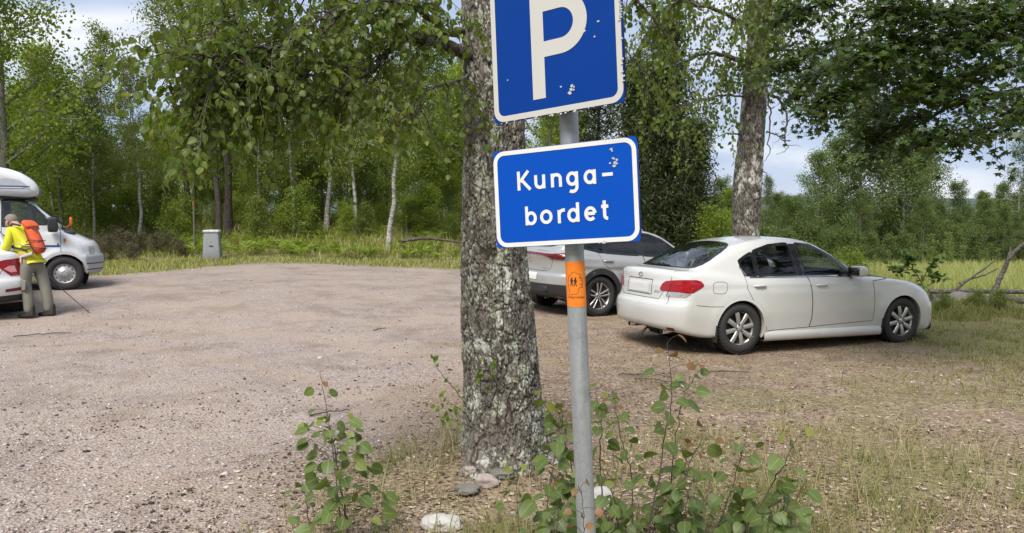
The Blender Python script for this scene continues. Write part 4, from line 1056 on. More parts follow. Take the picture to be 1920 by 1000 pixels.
# the name sign
kc, ka = (.1509, SY, 1.723), (-26.91, -3.52, -1.22)
ks = panel('name_sign', kc, ka, .457, .2947, M['s_blue2']); ks['label'] = 'blue place name sign with a white border and two lines of lettering'
mb = MB(); ringp(mb, rounded(.4545, .292, .036, 8), rounded(.4285, .266, .023, 8), -.0012); mb.build('border', M['s_text'], ks, smooth=False)
mb = MB(); y_ = -.0014; w_ = .0098
def T(pts, closed=False): stroke(mb, pts, w_, y_, closed); globals().__setitem__('y_', y_ - .00002)
T([(-.1435, .0803), (-.1435, .0232)]); T([(-.1105, .0803), (-.139, .049)]); T([(-.1335, .054), (-.1055, .0235)])                     # K
T([(-.0865, .0648), (-.0865, .042)] + arc(-.0735, .040, .013, .0125, 180, 270, 8) + arc(-.0725, .0400, .0115, .0125, 270, 350, 6)); T([(-.0605, .0648), (-.0605, .0235)])   # u
T([(-.0325, .0645), (-.0325, .0238)]); T(arc(-.020, .0485, .0125, .0118, 170, 60, 8) + arc(-.0195, .0485, .0125, .0118, 60, 0, 6) + [(-.007, .0238)])          # n
def ring_(cx, cy, rx, ry): T(arc(cx, cy, rx, ry, 0, 345, 24), True)
ring_(.0305, .0443, .0140, .0162); T([(.0447, .0645), (.0447, .020)] + arc(.031, .0195, .0137, .0125, 0, -130, 10))                       # g
ring_(.0855, .0448, .0140, .0162); T([(.0997, .0653), (.0997, .0235)])                                                                    # a
T([(.1235, .0475), (.1555, .0475)])                                                                                                       # hyphen
T([(-.1215, -.0265), (-.1215, -.0832)]); ring_(-.1072, -.0628, .0140, .0160)                                                              # b
ring_(-.0573, -.0615, .0155, .0165)                                                                                                        # o
T([(-.0155, -.0440), (-.0155, -.0833)]); T(arc(-.001, -.0605, .0145, .0155, 172, 88, 9) + [(.0035, -.0452)])                              # r
ring_(.0292, -.0620, .0140, .0162); T([(.0437, -.0255), (.0437, -.0822)])                                                                  # d
T([(.0690, -.0605), (.0965, -.0605)]); T(arc(.0828, -.0612, .0142, .0165, 3, 318, 24))                                                    # e
T([(.1262, -.0262), (.1262, -.068)] + arc(.1352, -.0690, .009, .0085, 180, 275, 8)); T([(.1165, -.0430), (.1380, -.0430)])                # t
mb.build('lettering', M['s_text'], ks, smooth=False)
fl = MB()
for x, z, r in ((.164, .079, .006), (.159, .090, .0045), (.150, .078, .004), (.170, .086, .004), (.161, .070, .005), (.168, .075, .004), (.153, .118, .005), (.156, .112, .004), (.12, -.1455, .006), (.108, -.146, .004), (.132, -.1455, .003)): fleck(fl, x, z, r, -.0018)
fl.build('paint_flake', M['peel'], ks, smooth=False)
# clamps behind the signs
for (c, a, zs) in ((pc, pa, (-.12, .12)), (kc, ka, (-.085, .085))):
    for dz in zs:
        q_ = foot + dirp * (c[2] + dz - foot.z); mb = MB(); th = np.linspace(0, 2 * np.pi, 25)[:-1]
        mb.lathe([(.029, -.012), (.0325, -.012), (.0325, .012), (.029, .012)], 24, 'z', np.array(q_[:]) - O5, close=True)
        mb.box(np.array(q_[:]) - O5 + np.array([0, -.028, 0]), (.05, .02, .022), bev=.003)
        mb.build('clamp', M['galv'], post)

# ------------------------------------------------------------------ cars: a body is the zero surface of a few shaped limits
def pchip(xs, ys):
    xs, ys = np.array(xs, float), np.array(ys, float); h = np.diff(xs); d = np.diff(ys) / h
    m = np.zeros(len(xs)); m[0], m[-1] = d[0], d[-1]
    for i in range(1, len(xs) - 1): m[i] = 0 if d[i - 1] * d[i] <= 0 else 2 * d[i - 1] * d[i] / (d[i - 1] + d[i]) if abs(d[i-1]+d[i])>1e-9 else 0
    def f(x):
        x = np.clip(x, xs[0], xs[-1]); i = np.clip(np.searchsorted(xs, x) - 1, 0, len(h) - 1)
        t = (x - xs[i]) / h[i]
        return (ys[i] * (1 + 2 * t) * (1 - t) ** 2 + h[i] * m[i] * t * (1 - t) ** 2 + ys[i + 1] * t * t * (3 - 2 * t) + h[i] * m[i + 1] * t * t * (t - 1))
    return f
def smax(a, b, k): h = np.clip(.5 + .5 * (a - b) / k, 0, 1); return b * (1 - h) + a * h + k * h * (1 - h)
def smin(a, b, k): return -smax(-a, -b, k)
def shell(F, xa, xb, zc, nx=190, ncap=34, nphi=230, tmax=2.2):
    """rays from the axis (xa..xb, 0, zc) out to F = 0; returns vertices (ns, nphi, 3)"""
    ph = np.linspace(0, 2 * np.pi, nphi, endpoint=False) + np.pi / nphi
    org, dx, rad_ = [], [], []
    for th in np.linspace(.02, np.pi / 2, ncap)[:-1]: org.append(xa); dx.append(-math.cos(th)); rad_.append(math.sin(th))
    for x in np.linspace(xa, xb, nx): org.append(x); dx.append(0.); rad_.append(1.)
    for th in np.linspace(np.pi / 2, .02, ncap)[1:]: org.append(xb); dx.append(math.cos(th)); rad_.append(math.sin(th))
    org, dx, rad_ = np.array(org)[:, None], np.array(dx)[:, None], np.array(rad_)[:, None]
    cy, sz_ = np.cos(ph)[None], np.sin(ph)[None]
    ev = lambda t: F(org + dx * t, rad_ * cy * t, zc + rad_ * sz_ * t)
    shp = (len(org), nphi); lo = np.full(shp, .02); done = np.zeros(shp, bool); hi = np.full(shp, tmax)
    for t in np.linspace(.05, tmax, 54):
        o = (ev(np.full(shp, t)) > 0) & ~done; hi[o] = t; lo[o] = t - tmax / 50; done |= o
    lo = np.maximum(lo, 0)
    for _ in range(16):
        mid = (lo + hi) / 2; o = ev(mid) > 0; hi = np.where(o, mid, hi); lo = np.where(o, lo, mid)
    t = (lo + hi) / 2
    return np.stack([org + dx * t, rad_ * cy * t, zc + rad_ * sz_ * t], -1)
def inpoly(p, poly):
    x, y = p[:, 0], p[:, 1]; r = np.zeros(len(p), bool); j = len(poly) - 1
    for i in range(len(poly)):
        xi, yi = poly[i]; xj, yj = poly[j]
        c = ((yi > y) != (yj > y)) & (x < (xj - xi) * (y - yi) / (yj - yi + 1e-12) + xi); r ^= c; j = i
    return r
def offs(poly, d):
    """move an outline outwards by d"""
    p = np.array(poly, float); a = np.roll(p, 1, 0); b = np.roll(p, -1, 0)
    ar = .5 * np.sum(p[:, 0] * b[:, 1] - b[:, 0] * p[:, 1])
    t1, t2 = norm(p - a), norm(b - p); n = norm(np.stack([t1[:, 1] + t2[:, 1], -(t1[:, 0] + t2[:, 0])], 1)) * (1 if ar > 0 else -1)
    return p + n * d
def dens(poly, step=.03, closed=True):
    p = np.array(poly, float); out_ = []
    n = len(p)
    for i in range(n if closed else n - 1):
        a, b = p[i], p[(i + 1) % n]; m = max(1, int(np.linalg.norm(b - a) / step))
        out_ += [a + (b - a) * k / m for k in range(m)]
    if not closed: out_.append(p[-1])
    return np.array(out_)
def roundpoly(poly, it=2):
    p = np.array(poly, float)
    for _ in range(it): p = np.stack([.78 * p + .22 * np.roll(p, -1, 0), .22 * p + .78 * np.roll(p, -1, 0)], 1).reshape(-1, 2)
    return p
class View:
    """a flat view of a body: u, v axes and the direction one looks along"""
    def __init__(s, o, u, v): s.o = np.array(o, float); s.u = norm(np.array(u, float)); s.v = norm(np.array(v, float)); s.d = np.cross(s.v, s.u)
    def to2(s, P): q_ = P - s.o; return np.stack([q_ @ s.u, q_ @ s.v], 1)
RIGHT = View((0, 0, 0), (1, 0, 0), (0, 0, 1)); LEFT = View((0, 0, 0), (-1, 0, 0), (0, 0, 1)); REAR = View((0, 0, 0), (0, -1, 0), (0, 0, 1)); FRONT = View((0, 0, 0), (0, 1, 0), (0, 0, 1)); TOP = View((0, 0, 0), (0, -1, 0), (1, 0, 0))
assert RIGHT.d[1] > .9 and REAR.d[0] > .9, (RIGHT.d, REAR.d)
def ang_view(a, o=(0, 0, 0)):
    """looking horizontally along the direction a degrees from +x"""
    d = np.array([math.cos(rad(a)), math.sin(rad(a)), 0]); v = np.array([0, 0, 1.]); return View(o, np.cross(d, v), v)
def flip_view(vw): 
    """the same view mirrored to the other side of the car"""
    n = View.__new__(View); m = np.array([1, -1, 1.]); n.o, n.u, n.v, n.d = vw.o * m, vw.u * m, vw.v * m, vw.d * m; return n
class Body:
    def __init__(s, F, xa, xb, zc, **k):
        s.P = shell(F, xa, xb, zc, **k); ns, nphi = s.P.shape[:2]
        mb = MB().grid(s.P, closed_v=True, flip=False)
        for k_ in (0, ns - 1):
            c = s.P[k_].mean(0); i = np.arange(nphi); tri = np.stack([i, (i + 1) % nphi, np.full(nphi, nphi)], 1)
            mb.add(np.vstack([s.P[k_], c]), tri if k_ else tri[:, ::-1])
        s.V = mb.V(); s.Fq = [f for f in mb.f]
        Q = s.Fq[0]; a, b, c, d = s.V[Q[:, 0]], s.V[Q[:, 1]], s.V[Q[:, 2]], s.V[Q[:, 3]]
        s.C = (a + b + c + d) / 4; s.N = norm(np.cross(c - a, d - b))
        ctr = np.array([np.clip(s.C[:, 0], xa, xb), 0 * s.C[:, 0], 0 * s.C[:, 0] + zc]).T
        if np.mean(np.sum(s.N * (s.C - ctr), 1)) < 0: s.N = -s.N; s.Fq = [f[:, ::-1] for f in s.Fq]
        s.bvh = BVHTree.FromPolygons(s.V.tolist(), [tuple(f) for F_ in s.Fq for f in F_.tolist()])
        s.lab = np.zeros(len(s.Fq[0]), int)
    def hit(s, vw, uv, off=0.):
        o = vw.o + vw.u * uv[0] + vw.v * uv[1]; o = o - vw.d * (6 + o @ vw.d)
        loc, n, _, _ = s.bvh.ray_cast(Vector(o), Vector(vw.d))
        if loc is None: return None
        n = np.array(n[:]); 
        if n @ vw.d > 0: n = -n
        return np.array(loc[:]) + n * off
    def select(s, vw, poly, facing=.05):
        return inpoly(vw.to2(s.C), np.array(poly)) & ((s.N @ vw.d) < -facing)
    def patch(s, vw, poly, off, rings=(1., .8, .55, .28), step=.03):
        """a filled panel lying off the body by off; star-shaped outline"""
        p = dens(poly, step); c = p.mean(0); pts = []
        mb = MB(); rows = []
        last = None
        for r in rings:
            row = [s.hit(vw, c + (q_ - c) * r, off) for q_ in p]
            for i, h_ in enumerate(row):
                if h_ is None: row[i] = next((x for x in row[i:] + row[:i] if x is not None), None)
            rows.append(row)
        ch = s.hit(vw, c, off)
        mb.grid(np.array(rows), closed_v=True); n = len(p); i = np.arange(n)
        mb.add(np.vstack([rows[-1], ch]), np.stack([i, (i + 1) % n, np.full(n, n)], 1))
        return mb
    def ring(s, vw, outer, inner, off, off2=None):
        mb = MB(); A = [s.hit(vw, q_, off) for q_ in outer]; B = [s.hit(vw, q_, off if off2 is None else off2) for q_ in inner]; n = len(A)
        V, F = [], []
        for i in range(n):
            j = (i + 1) % n
            if all(x is not None for x in (A[i], A[j], B[i], B[j])) and np.linalg.norm(A[i] - A[j]) < .25:
                F.append([len(V), len(V) + 1, len(V) + 2, len(V) + 3]); V += [A[i], A[j], B[j], B[i]]
        return mb.add(np.array(V), np.array(F))
    def line(s, vw, pts, w_, off, mb=None, closed=False):
        p = dens(pts, .025, closed)
        if closed: p = np.vstack([p, p[:1]])
        tg = norm(np.gradient(p, axis=0)); nn = np.stack([-tg[:, 1], tg[:, 0]], 1) * w_ / 2
        mb = mb or MB(); V, F = [], []
        A = [s.hit(vw, q_, off) for q_ in p + nn]; B = [s.hit(vw, q_, off) for q_ in p - nn]
        for i in range(len(p) - 1):
            if all(x is not None for x in (A[i], A[i + 1], B[i], B[i + 1])) and np.linalg.norm(A[i] - A[i + 1]) < .2:
                F.append([len(V), len(V) + 1, len(V) + 2, len(V) + 3]); V += [A[i], A[i + 1], B[i + 1], B[i]]
        if V: mb.add(np.array(V), np.array(F))
        return mb
    def band(s, c, a0, a1, z0, z1, off, na=60, nz=8):
        """a strip of skin between two heights, seen from all round the point c"""
        rows = []
        for z in np.linspace(z0, z1, nz):
            row = []
            for a in np.radians(np.linspace(a0, a1, na)):
                d = Vector((-math.cos(a), -math.sin(a), 0)); loc, n, _, _ = s.bvh.ray_cast(Vector((c[0], c[1], z)) - d * 4, d)
                if loc is None: row.append(row[-1] if row else np.array([c[0], c[1], z])); continue
                n = np.array(n[:]); n = -n if n @ np.array(d[:]) > 0 else n; row.append(np.array(loc[:]) + n * off)
            rows.append(row)
        return MB().grid(np.array(rows))
    def emit(s, lab, name, mat, parent):
        f = s.Fq[0][s.lab == lab]; Fs = [f] + (s.Fq[1:] if lab == 0 else [])
        used = np.unique(np.concatenate([x.ravel() for x in Fs])); mp_ = np.full(len(s.V), -1); mp_[used] = np.arange(len(used))
        return npmesh(name, s.V[used], [mp_[x] for x in Fs], mat, parent, True)
def both(fn):
    fn(1); fn(-1)
def mirror_mb(mb):
    m = MB()
    for V, F in zip(mb.v, [None] * len(mb.v)): m.v.append(V * np.array([1, -1, 1]))
    m.f = [f[:, ::-1] for f in mb.f]; m.n = mb.n; return m

def glassmat(name, c):
    t = NT(name); gl = t.n('ShaderNodeBsdfGlossy', {'Color': (1, 1, 1), 'Roughness': .015}); tp = t.n('ShaderNodeBsdfTransparent', {'Color': c})
    fc = t.n('ShaderNodeLayerWeight', {'Blend': .5}).outputs['Facing']
    mx = t.n('ShaderNodeMixShader', {0: t.math('ADD', .055, t.math('MULTIPLY', t.math('POWER', fc, 4.5), .9), clamp=True), 1: tp.outputs[0], 2: gl.outputs[0]}); return t.surf(mx)
M['glass'] = glassmat('car_glass', (.60, .64, .62)); M['glass_dark'] = glassmat('dark_car_glass', (.12, .13, .13))
def paint(name, c, metal=0., rough=.28, dirt=(.33, .29, .24)):
    return plain(name, c, rough, metal, .02, 6, coat=.9, dirt=(dirt, .75, .55))
M['pearl'] = paint('pearl_white_paint', (.57, .572, .555), 0., .3)
M['white_paint'] = paint('white_paint', (.64, .65, .66), 0., .3)
M['silver'] = paint('silver_grey_paint', (.42, .415, .40), .45, .30)
M['blackp'] = plain('black_plastic', (.022, .022, .023), .5, var=.2)
M['gloss_black'] = plain('gloss_black_trim', (.012, .012, .013), .12, var=.05)
M['seam'] = plain('panel_gap', (.05, .05, .048), .8)
M['chrome'] = plain('chrome_trim', (.70, .70, .70), .12, 1., var=.03)
M['tyre'] = plain('tyre_rubber', (.028, .027, .026), .85, var=.3, sc=30, bump=.3, bsc=80)
M['rim'] = plain('alloy_rim', (.50, .49, .47), .32, .75, var=.1)
M['rim_dark'] = plain('dark_rim_well', (.03, .03, .03), .6)
M['steel_rim'] = plain('painted_steel_rim', (.42, .42, .43), .45, .5, var=.1)
M['red_lens'] = plain('red_lens', (.30, .003, .008), .2, var=.5, sc=30, coat=.35)
M['dark_red_lens'] = plain('dark_red_lens', (.12, .004, .007), .2, var=.25, sc=30, coat=.35)
M['clear_lens'] = plain('clear_lens', (.50, .49, .49), .1, .45, var=.4, sc=45, coat=1.)
M['plate'] = plain('blank_number_plate', (.62, .62, .60), .5, var=.05)
M['fabric'] = plain('seat_fabric', (.035, .035, .036), .9, var=.25)
M['grey_plastic'] = plain('grey_bumper_plastic', (.36, .37, .385), .5, var=.05)
M['orange_lens'] = plain('orange_lens', (.75, .16, .02), .15)
M['blue_stripe'] = plain('blue_stripe', (.02, .075, .24), .4)
M['grey_band'] = plain('grey_band', (.40, .43, .47), .4)

def make_wheel(car, x, y, R, W, rr_, style, side):
    """side -1: outer face looks towards -y"""
    wh = bpy.data.objects.new('wheel', None); link(wh, car); wh.location = (x, y, R)
    if side > 0: wh.rotation_euler = (0, 0, math.pi)
    h = W / 2; ty = MB()
    prof = [(rr_ - .012, -h * .80), (rr_ + .012, -h * .98), ((R + rr_) / 2, -h * 1.06), (R - .028, -h * .98), (R - .008, -h * .80), (R, -h * .55), (R, -h * .30), (R - .009, -h * .28), (R - .009, -h * .22), (R, -h * .20), (R, h * .20), (R - .009, h * .22), (R - .009, h * .28), (R, h * .30), (R, h * .55), (R - .008, h * .8), (R - .028, h * .98), ((R + rr_) / 2, h * 1.06), (rr_, h * .9)]
    ty.lathe(prof, 56, 'y')
    for k in range(56):                                               # shoulder blocks of the tread
        a = k / 56 * 2 * math.pi
        for sgn in (-1, 1): ty.box((math.cos(a) * (R - .006), sgn * h * .78, math.sin(a) * (R - .006)), (.012, h * .34, .018), np.array(Matrix.Rotation(-a, 3, 'Y')))
    ty.build('tyre', M['tyre'], wh)
    rm = MB(); face = -h * .86
    rm.lathe([(rr_ + .004, face - .008), (rr_ + .002, face + .012), (rr_ - .014, face + .016), (rr_ - .022, face + .05), (rr_ - .025, h * .6)], 56, 'y')
    def spoke(a, r0, r1, w0, w1, y0, y1, th=.02, mb=rm, da0=0., da1=0.):
        ca, sa = math.cos(a), math.sin(a); rows = []
        for u in np.linspace(0, 1, 5):
            r = r0 + (r1 - r0) * u; w_ = w0 + (w1 - w0) * u; yy = y0 + (y1 - y0) * u - .008 * math.sin(math.pi * u); sh = da0 + (da1 - da0) * u
            rows.append([(r * ca - (sx + sh) * sa, yy + dy, r * sa + (sx + sh) * ca) for sx, dy in ((-w_ / 2, .004), (-w_ * .3, -.003), (w_ * .3, -.003), (w_ / 2, .004), (w_ / 2, th), (-w_ / 2, th))])
        mb.grid(np.array(rows), closed_v=True)
    if style == 'eight':
        for k in range(8): spoke(k * math.pi / 4 + .2, .045, rr_ - .010, .050, .064, face + .012, face + .004)
        rm.lathe([(.0, face), (.028, face), (.034, face + .006), (.062, face + .012), (.066, face + .04)], 28, 'y')
    elif style == 'split':
        for k in range(5):
            a = k * 2 * math.pi / 5 + .3
            spoke(a, .05, rr_ - .010, .022, .034, face + .014, face + .003, da0=.020, da1=.046); spoke(a, .05, rr_ - .010, .022, .034, face + .014, face + .003, da0=-.020, da1=-.046)
        rm.lathe([(.0, face + .004), (.03, face + .004), (.06, face + .012), (.066, face + .04)], 28, 'y')
    else:                                                               # pressed steel
        rm.lathe([(rr_ - .02, face + .02), (rr_ - .045, face + .035), (rr_ - .06, face + .03), (.085, face + .012), (.075, face - .004), (.05, face - .012), (0, face - .012)], 48, 'y')
    r_o = rm.build('rim', M['rim'] if style != 'steel' else M['steel_rim'], wh)
    dk = MB().lathe([(rr_ - .03, face + .05), (rr_ - .032, face + .055), (0, face + .055)], 40, 'y')
    if style == 'steel':
        for k in range(12):
            a = k / 12 * 2 * math.pi; r_ = rr_ - .050; th = np.linspace(0, 6.28, 10, endpoint=False)
            c = np.array([math.cos(a) * r_, face + .0285, math.sin(a) * r_])
            dk.add(np.vstack([c + np.stack([np.cos(th) * .014, 0 * th - .004, np.sin(th) * .014], 1), c - [0, .004, 0]]), np.array([[i, (i + 1) % 10, 10] for i in range(10)]))
    nb = 5 if style != 'steel' else 6
    for k in range(nb):
        a = k / nb * 2 * math.pi + .5; c = (math.cos(a) * .05, face - (.002 if style != 'steel' else .008), math.sin(a) * .05)
        dk.lathe([(0, -.006), (.0085, -.006), (.0085, .012)], 8, 'y', c)
    dk.build('brake', M['rim_dark'], r_o)
    return wh
def wheel_well(car, x, y0, y1, R, zc, side, z_floor=.16):
    """dark tub behind the wheel opening"""
    th = np.linspace(rad(-38), rad(218), 30); rows = []
    for yy in (y0, y1): rows.append(np.stack([x + np.cos(th) * R, np.full(30, side * yy), zc + np.sin(th) * R], 1))
    mb = MB().grid(np.array(rows)); c = np.array([x, side * y1, zc]); mb.add(np.vstack([rows[1], c]), np.array([[i, i + 1, 30] for i in range(29)]))
    return mb
def rbox(mb, c, d, R=None, e=.45, n=14):
    """superellipsoid block"""
    u = np.linspace(-np.pi / 2, np.pi / 2, n); v = np.linspace(-np.pi, np.pi, 2 * n, endpoint=False)
    f = lambda w_, p: np.sign(w_) * np.abs(w_) ** p
    U, Vv = np.meshgrid(u, v, indexing='ij')
    P = np.stack([f(np.cos(U), e) * f(np.cos(Vv), e) * d[0] / 2, f(np.cos(U), e) * f(np.sin(Vv), e) * d[1] / 2, f(np.sin(U), e) * d[2] / 2], -1)
    if R is not None: P = P @ np.array(R).T
    return mb.grid(P + np.array(c), closed_v=True)
def seat(car, x, y, z, rear=False, wd=.48):
    mb = MB(); rbox(mb, (x + .22, y, z + .08), (.52, wd, .20)); rbox(mb, (x - .08, y, z + .40), (.17, wd, .62), Matrix.Rotation(rad(-16), 3, 'Y'))
    if not rear: rbox(mb, (x - .22, y, z + .80), (.11, .26, .19), Matrix.Rotation(rad(-12), 3, 'Y'))
    else:
        for dy in (-.38, .38): rbox(mb, (x - .21, y + dy, z + .74), (.10, .24, .14))
    return mb.build('seat', M['fabric'], car)
def settle(car, X, Y, yaw, wb, trk=.76, dz=0.):
    """put a car's wheels on the ground"""
    c, s_ = math.cos(rad(yaw)), math.sin(rad(yaw)); g_ = lambda x, y: gz(X + c * x - s_ * y, Y + s_ * x + c * y)
    rl, rr_, fl, fr = g_(0, trk), g_(0, -trk), g_(wb, trk), g_(wb, -trk)
    pit = math.atan2((fl + fr - rl - rr_) / 2, wb); rol = math.atan2((rl + fl - rr_ - fr) / 2, 2 * trk)
    car.location = (X, Y, (rl + rr_) / 2 + dz); car.rotation_euler = (Matrix.Rotation(rad(yaw), 3, 'Z') @ Matrix.Rotation(-pit, 3, 'Y') @ Matrix.Rotation(rol, 3, 'X')).to_euler()

def car_F(q):
    Zl, Zg, xr, xf, Ws, Wg = (pchip(*q[k]) for k in ('Zl', 'Zg', 'xr', 'xf', 'Ws', 'Wg'))
    zbot = pchip(*q['zb']); rr_, pr, rf, pf = q['round']; hw = q['hw']; wb = q['wb']; tp_r, tp_f = q['taper']; gt_r, gt_f = q['gtaper']
    def F(x, y, z):
        ay = np.abs(y); dw = np.minimum(np.hypot(x, z - q['R']), np.hypot(x - wb, z - q['R']))
        ws = Ws(z) - tp_r * np.clip((-.2 - x) / .8, 0, 1) ** 1.6 - tp_f * np.clip((x - wb + .2) / 1.1, 0, 1) ** 1.6 + q['flare'] * np.exp(-((dw - q['R'] - .07) / .09) ** 2) * (z > q['R'] - .1)
        ws = ws - q.get('crease', .006) * np.exp(-((z - q.get('cz', .80)) / .035) ** 2) + q.get('crease', .006) * np.exp(-((z - q.get('cz', .80) - .05) / .035) ** 2)
        sl = (Zl(x + .02) - Zl(x - .02)) / .04
        low = smax(ay - ws, (z - Zl(x) + q['crown'] * (ay / hw) ** 2.2) / np.sqrt(1 + sl * sl), .07)
        e1 = xr(z) + rr_ * (ay / hw) ** pr - x; e2 = x - xf(z) + rf * (ay / hw) ** pf
        low = smax(low, e1, q.get('kr', .05)); low = smax(low, e2, .07)
        sg = (Zg(x + .02) - Zg(x - .02)) / .04
        wg = Wg(z) - gt_r * np.clip((q['gx'][0] - x) / .9, 0, 1) ** 1.5 - gt_f * np.clip((x - q['gx'][1]) / .6, 0, 1) ** 1.3
        gh = smax(ay - wg, (z - Zg(x) + q['crown_g'] * (ay / .7) ** 2) / np.sqrt(1 + sg * sg), q.get('kg', .09))
        if 'xrg' in q: gh = smax(gh, q['xrg'](z) + .08 * (ay / .6) ** 2 - x, .05)
        gh = np.maximum(np.maximum(gh, e1), e2)
        f = smin(low, gh, q.get('blend', .05))
        return smax(f, zbot(x) - z, .05)
    return F
def clipx(poly, x0, x1):
    """keep the part of a dense outline between x0 and x1"""
    p = dens(poly, .02); keep = p[(p[:, 0] >= x0 - 1e-6) & (p[:, 0] <= x1 + 1e-6)]
    c = keep.mean(0); a = np.arctan2((keep[:, 1] - c[1]) * 1.6, keep[:, 0] - c[0]); return keep[np.argsort(a)]

def photo_pts(body, car, pts, crop=None):
    """points of the body met by the sight lines of photo pixels (crop = (x0, y0, scale)), in the car's own frame"""
    Mi = Matrix.LocRotScale(car.location, car.rotation_euler, None).inverted(); out_ = []
    o = Mi @ Vector((0, 0, CAMH))
    for a, b in pts:
        if crop: a, b = crop[0] + a / crop[2], crop[1] + b / crop[2]
        d = (Mi @ px(a, b, 10.) - o).normalized()
        loc, n, _, _ = body.bvh.ray_cast(o, d)
        if loc is not None: out_.append(np.array(loc[:]))
    return np.array(out_)

def finish_car(car, q, B, dlo, panes, glass, rw, ws, wheels, arch_cl=None, doors=(), paintm=None, pillar=None, side_dark=()):
    """holes, panes, doors, wheels, seats shared by the cars.  dlo and doors are outlines in the right side view"""
    R = q['R']; wb = q['wb']; RA = R + q.get('agap', .045)
    holes = np.zeros(len(B.C), bool)
    for x in (0, wb): holes |= (np.hypot(B.C[:, 0] - x, B.C[:, 2] - R) < RA) & (np.abs(B.C[:, 1]) > .58) & (B.C[:, 2] < R + RA)
    parts = []
    for side in (1, -1):
        vw = RIGHT if side > 0 else flip_view(RIGHT)
        # dark surround of the side glass, a pillar between the panes, and the panes
        fr = MB(); outer = offs(dlo, .022)
        for (x0, x1) in panes:
            pane = clipx(dlo, x0, x1); holes |= B.select(vw, offs(pane, -.012))
            parts.append((B.patch(vw, offs(pane, .004), .002), 'window', glass))
            pn = dens(pane, .02); f2 = B.ring(vw, offs(pn, .018), offs(pn, -.020), .004, .003); fr.v += f2.v; fr.f += [f + fr.n for f in f2.f]; fr.n += f2.n
        for (a, b) in zip(panes[:-1], panes[1:]):
            pl_ = clipx(dlo, a[1] - .012, b[0] + .012)
            if len(pl_) > 4:
                f2 = B.patch(vw, pl_, .0035, rings=(1., .5)); fr.v += f2.v; fr.f += [f + fr.n for f in f2.f]; fr.n += f2.n
        parts.append((fr, 'window_frame', M['gloss_black']))
        for x in (0, wb):
            cl = MB(); th = np.radians(np.linspace(-25, 205, 56)); mk_ = lambda r: np.stack([x + np.cos(th) * r, R + np.sin(th) * r], 1)
            def arcring(r0, r1, o0, o1):
                A = [B.hit(vw, p_, o0) for p_ in mk_(r0)]; I = [B.hit(vw, p_, o1) for p_ in mk_(r1)]; V, F_ = [], []
                for i in range(len(A) - 1):
                    if all(z is not None for z in (A[i], A[i + 1], I[i], I[i + 1])) and np.linalg.norm(A[i] - A[i + 1]) < .15: F_.append([len(V) + k for k in range(4)]); V += [A[i], A[i + 1], I[i + 1], I[i]]
                if V: cl.add(np.array(V), np.array(F_))
            if arch_cl: arcring(RA + arch_cl, RA - .02, .008, .010); arcring(RA + arch_cl + .004, RA + arch_cl, .001, .008); arcring(RA - .02, RA - .024, .010, -.05)
            else: arcring(RA + .028, RA - .006, .0012, .007); arcring(RA - .006, RA - .010, .007, -.05)
            parts.append((cl, 'wheel_arch', M['blackp'] if arch_cl else paintm))
            parts.append((wheel_well(car, x, .80, .46, RA + .03, R, -side), 'wheel_housing', M['blackp']))
    for vw, pts3, g_, nm in ((q['rv'], rw, q.get('rglass', glass), 'rear_window'), (q['fv'], ws, glass, 'windscreen')):
        pl2 = roundpoly(vw.to2(np.array(pts3)), 2); holes |= B.select(vw, offs(pl2, -.015))
        parts.append((B.patch(vw, offs(pl2, .004), .002, step=.04), nm, g_)); pn = dens(pl2, .03)
        parts.append((B.ring(vw, offs(pn, .012), offs(pn, -.026), .0038, .003), nm + '_seal', M['gloss_black']))
    # doors: their own share of the skin on each side
    k = 1; door_labs = []
    for side in (1, -1):
        vw = RIGHT if side > 0 else flip_view(RIGHT)
        for d in doors:
            B.lab[B.select(vw, np.array(d), .02) & (B.lab == 0)] = k; door_labs.append((k, side, d)); k += 1
    B.extra = k
    B.lab[holes] = -1
    out_ = {}
    for mb, nm, m in parts:
        if not mb.v: continue
        o = mb.build(nm, m, car)
    for kk, side, d in door_labs:
        do = B.emit(kk, 'door', paintm, car); vw = RIGHT if side > 0 else flip_view(RIGHT)
        mb = B.line(vw, d, .0075, .0012, closed=True)
        if mb.v: mb.build('door_gap', M['seam'], do)
        out_.setdefault('doors', []).append((do, side, d))
    for x, y in wheels:
        make_wheel(car, x, y, R, q['tw'], q['rim'], q['wheel'], 1 if y > 0 else -1)
    # floor and dash so that one does not see through to the ground
    fl = MB().box((wb * .45, 0, q['floor']), (wb + .5, 1.30, .03)); fl.box((wb - .62, 0, q['belt'] - .16), (.45, 1.25, .22), bev=.05); fl.box((-.25, 0, q['belt'] - .10), (.55, 1.15, .04))
    fl.build('cabin_floor', M['fabric'], car)
    for y in (-.36, .36): seat(car, wb * .48, y, q['floor'] + .22)
    seat(car, wb * .48 - .88, 0, q['floor'] + .20, True, 1.22)
    sw = MB(); th = np.linspace(0, 2 * np.pi, 25); c = np.array([wb - 1.0, .36, q['belt'] - .03]); Rm = np.array(Matrix.Rotation(rad(-65), 3, 'Y'))
    sw.tube((np.stack([np.cos(th) * .185, np.sin(th) * .185, 0 * th], 1) @ Rm.T) + c, .014, 8, cap=False); sw.tube([c + Rm @ np.array([-.18, 0, 0]), c, c + Rm @ np.array([.18, 0, 0])], .02, 6); sw.build('steering_wheel', M['fabric'], car)
    return out_
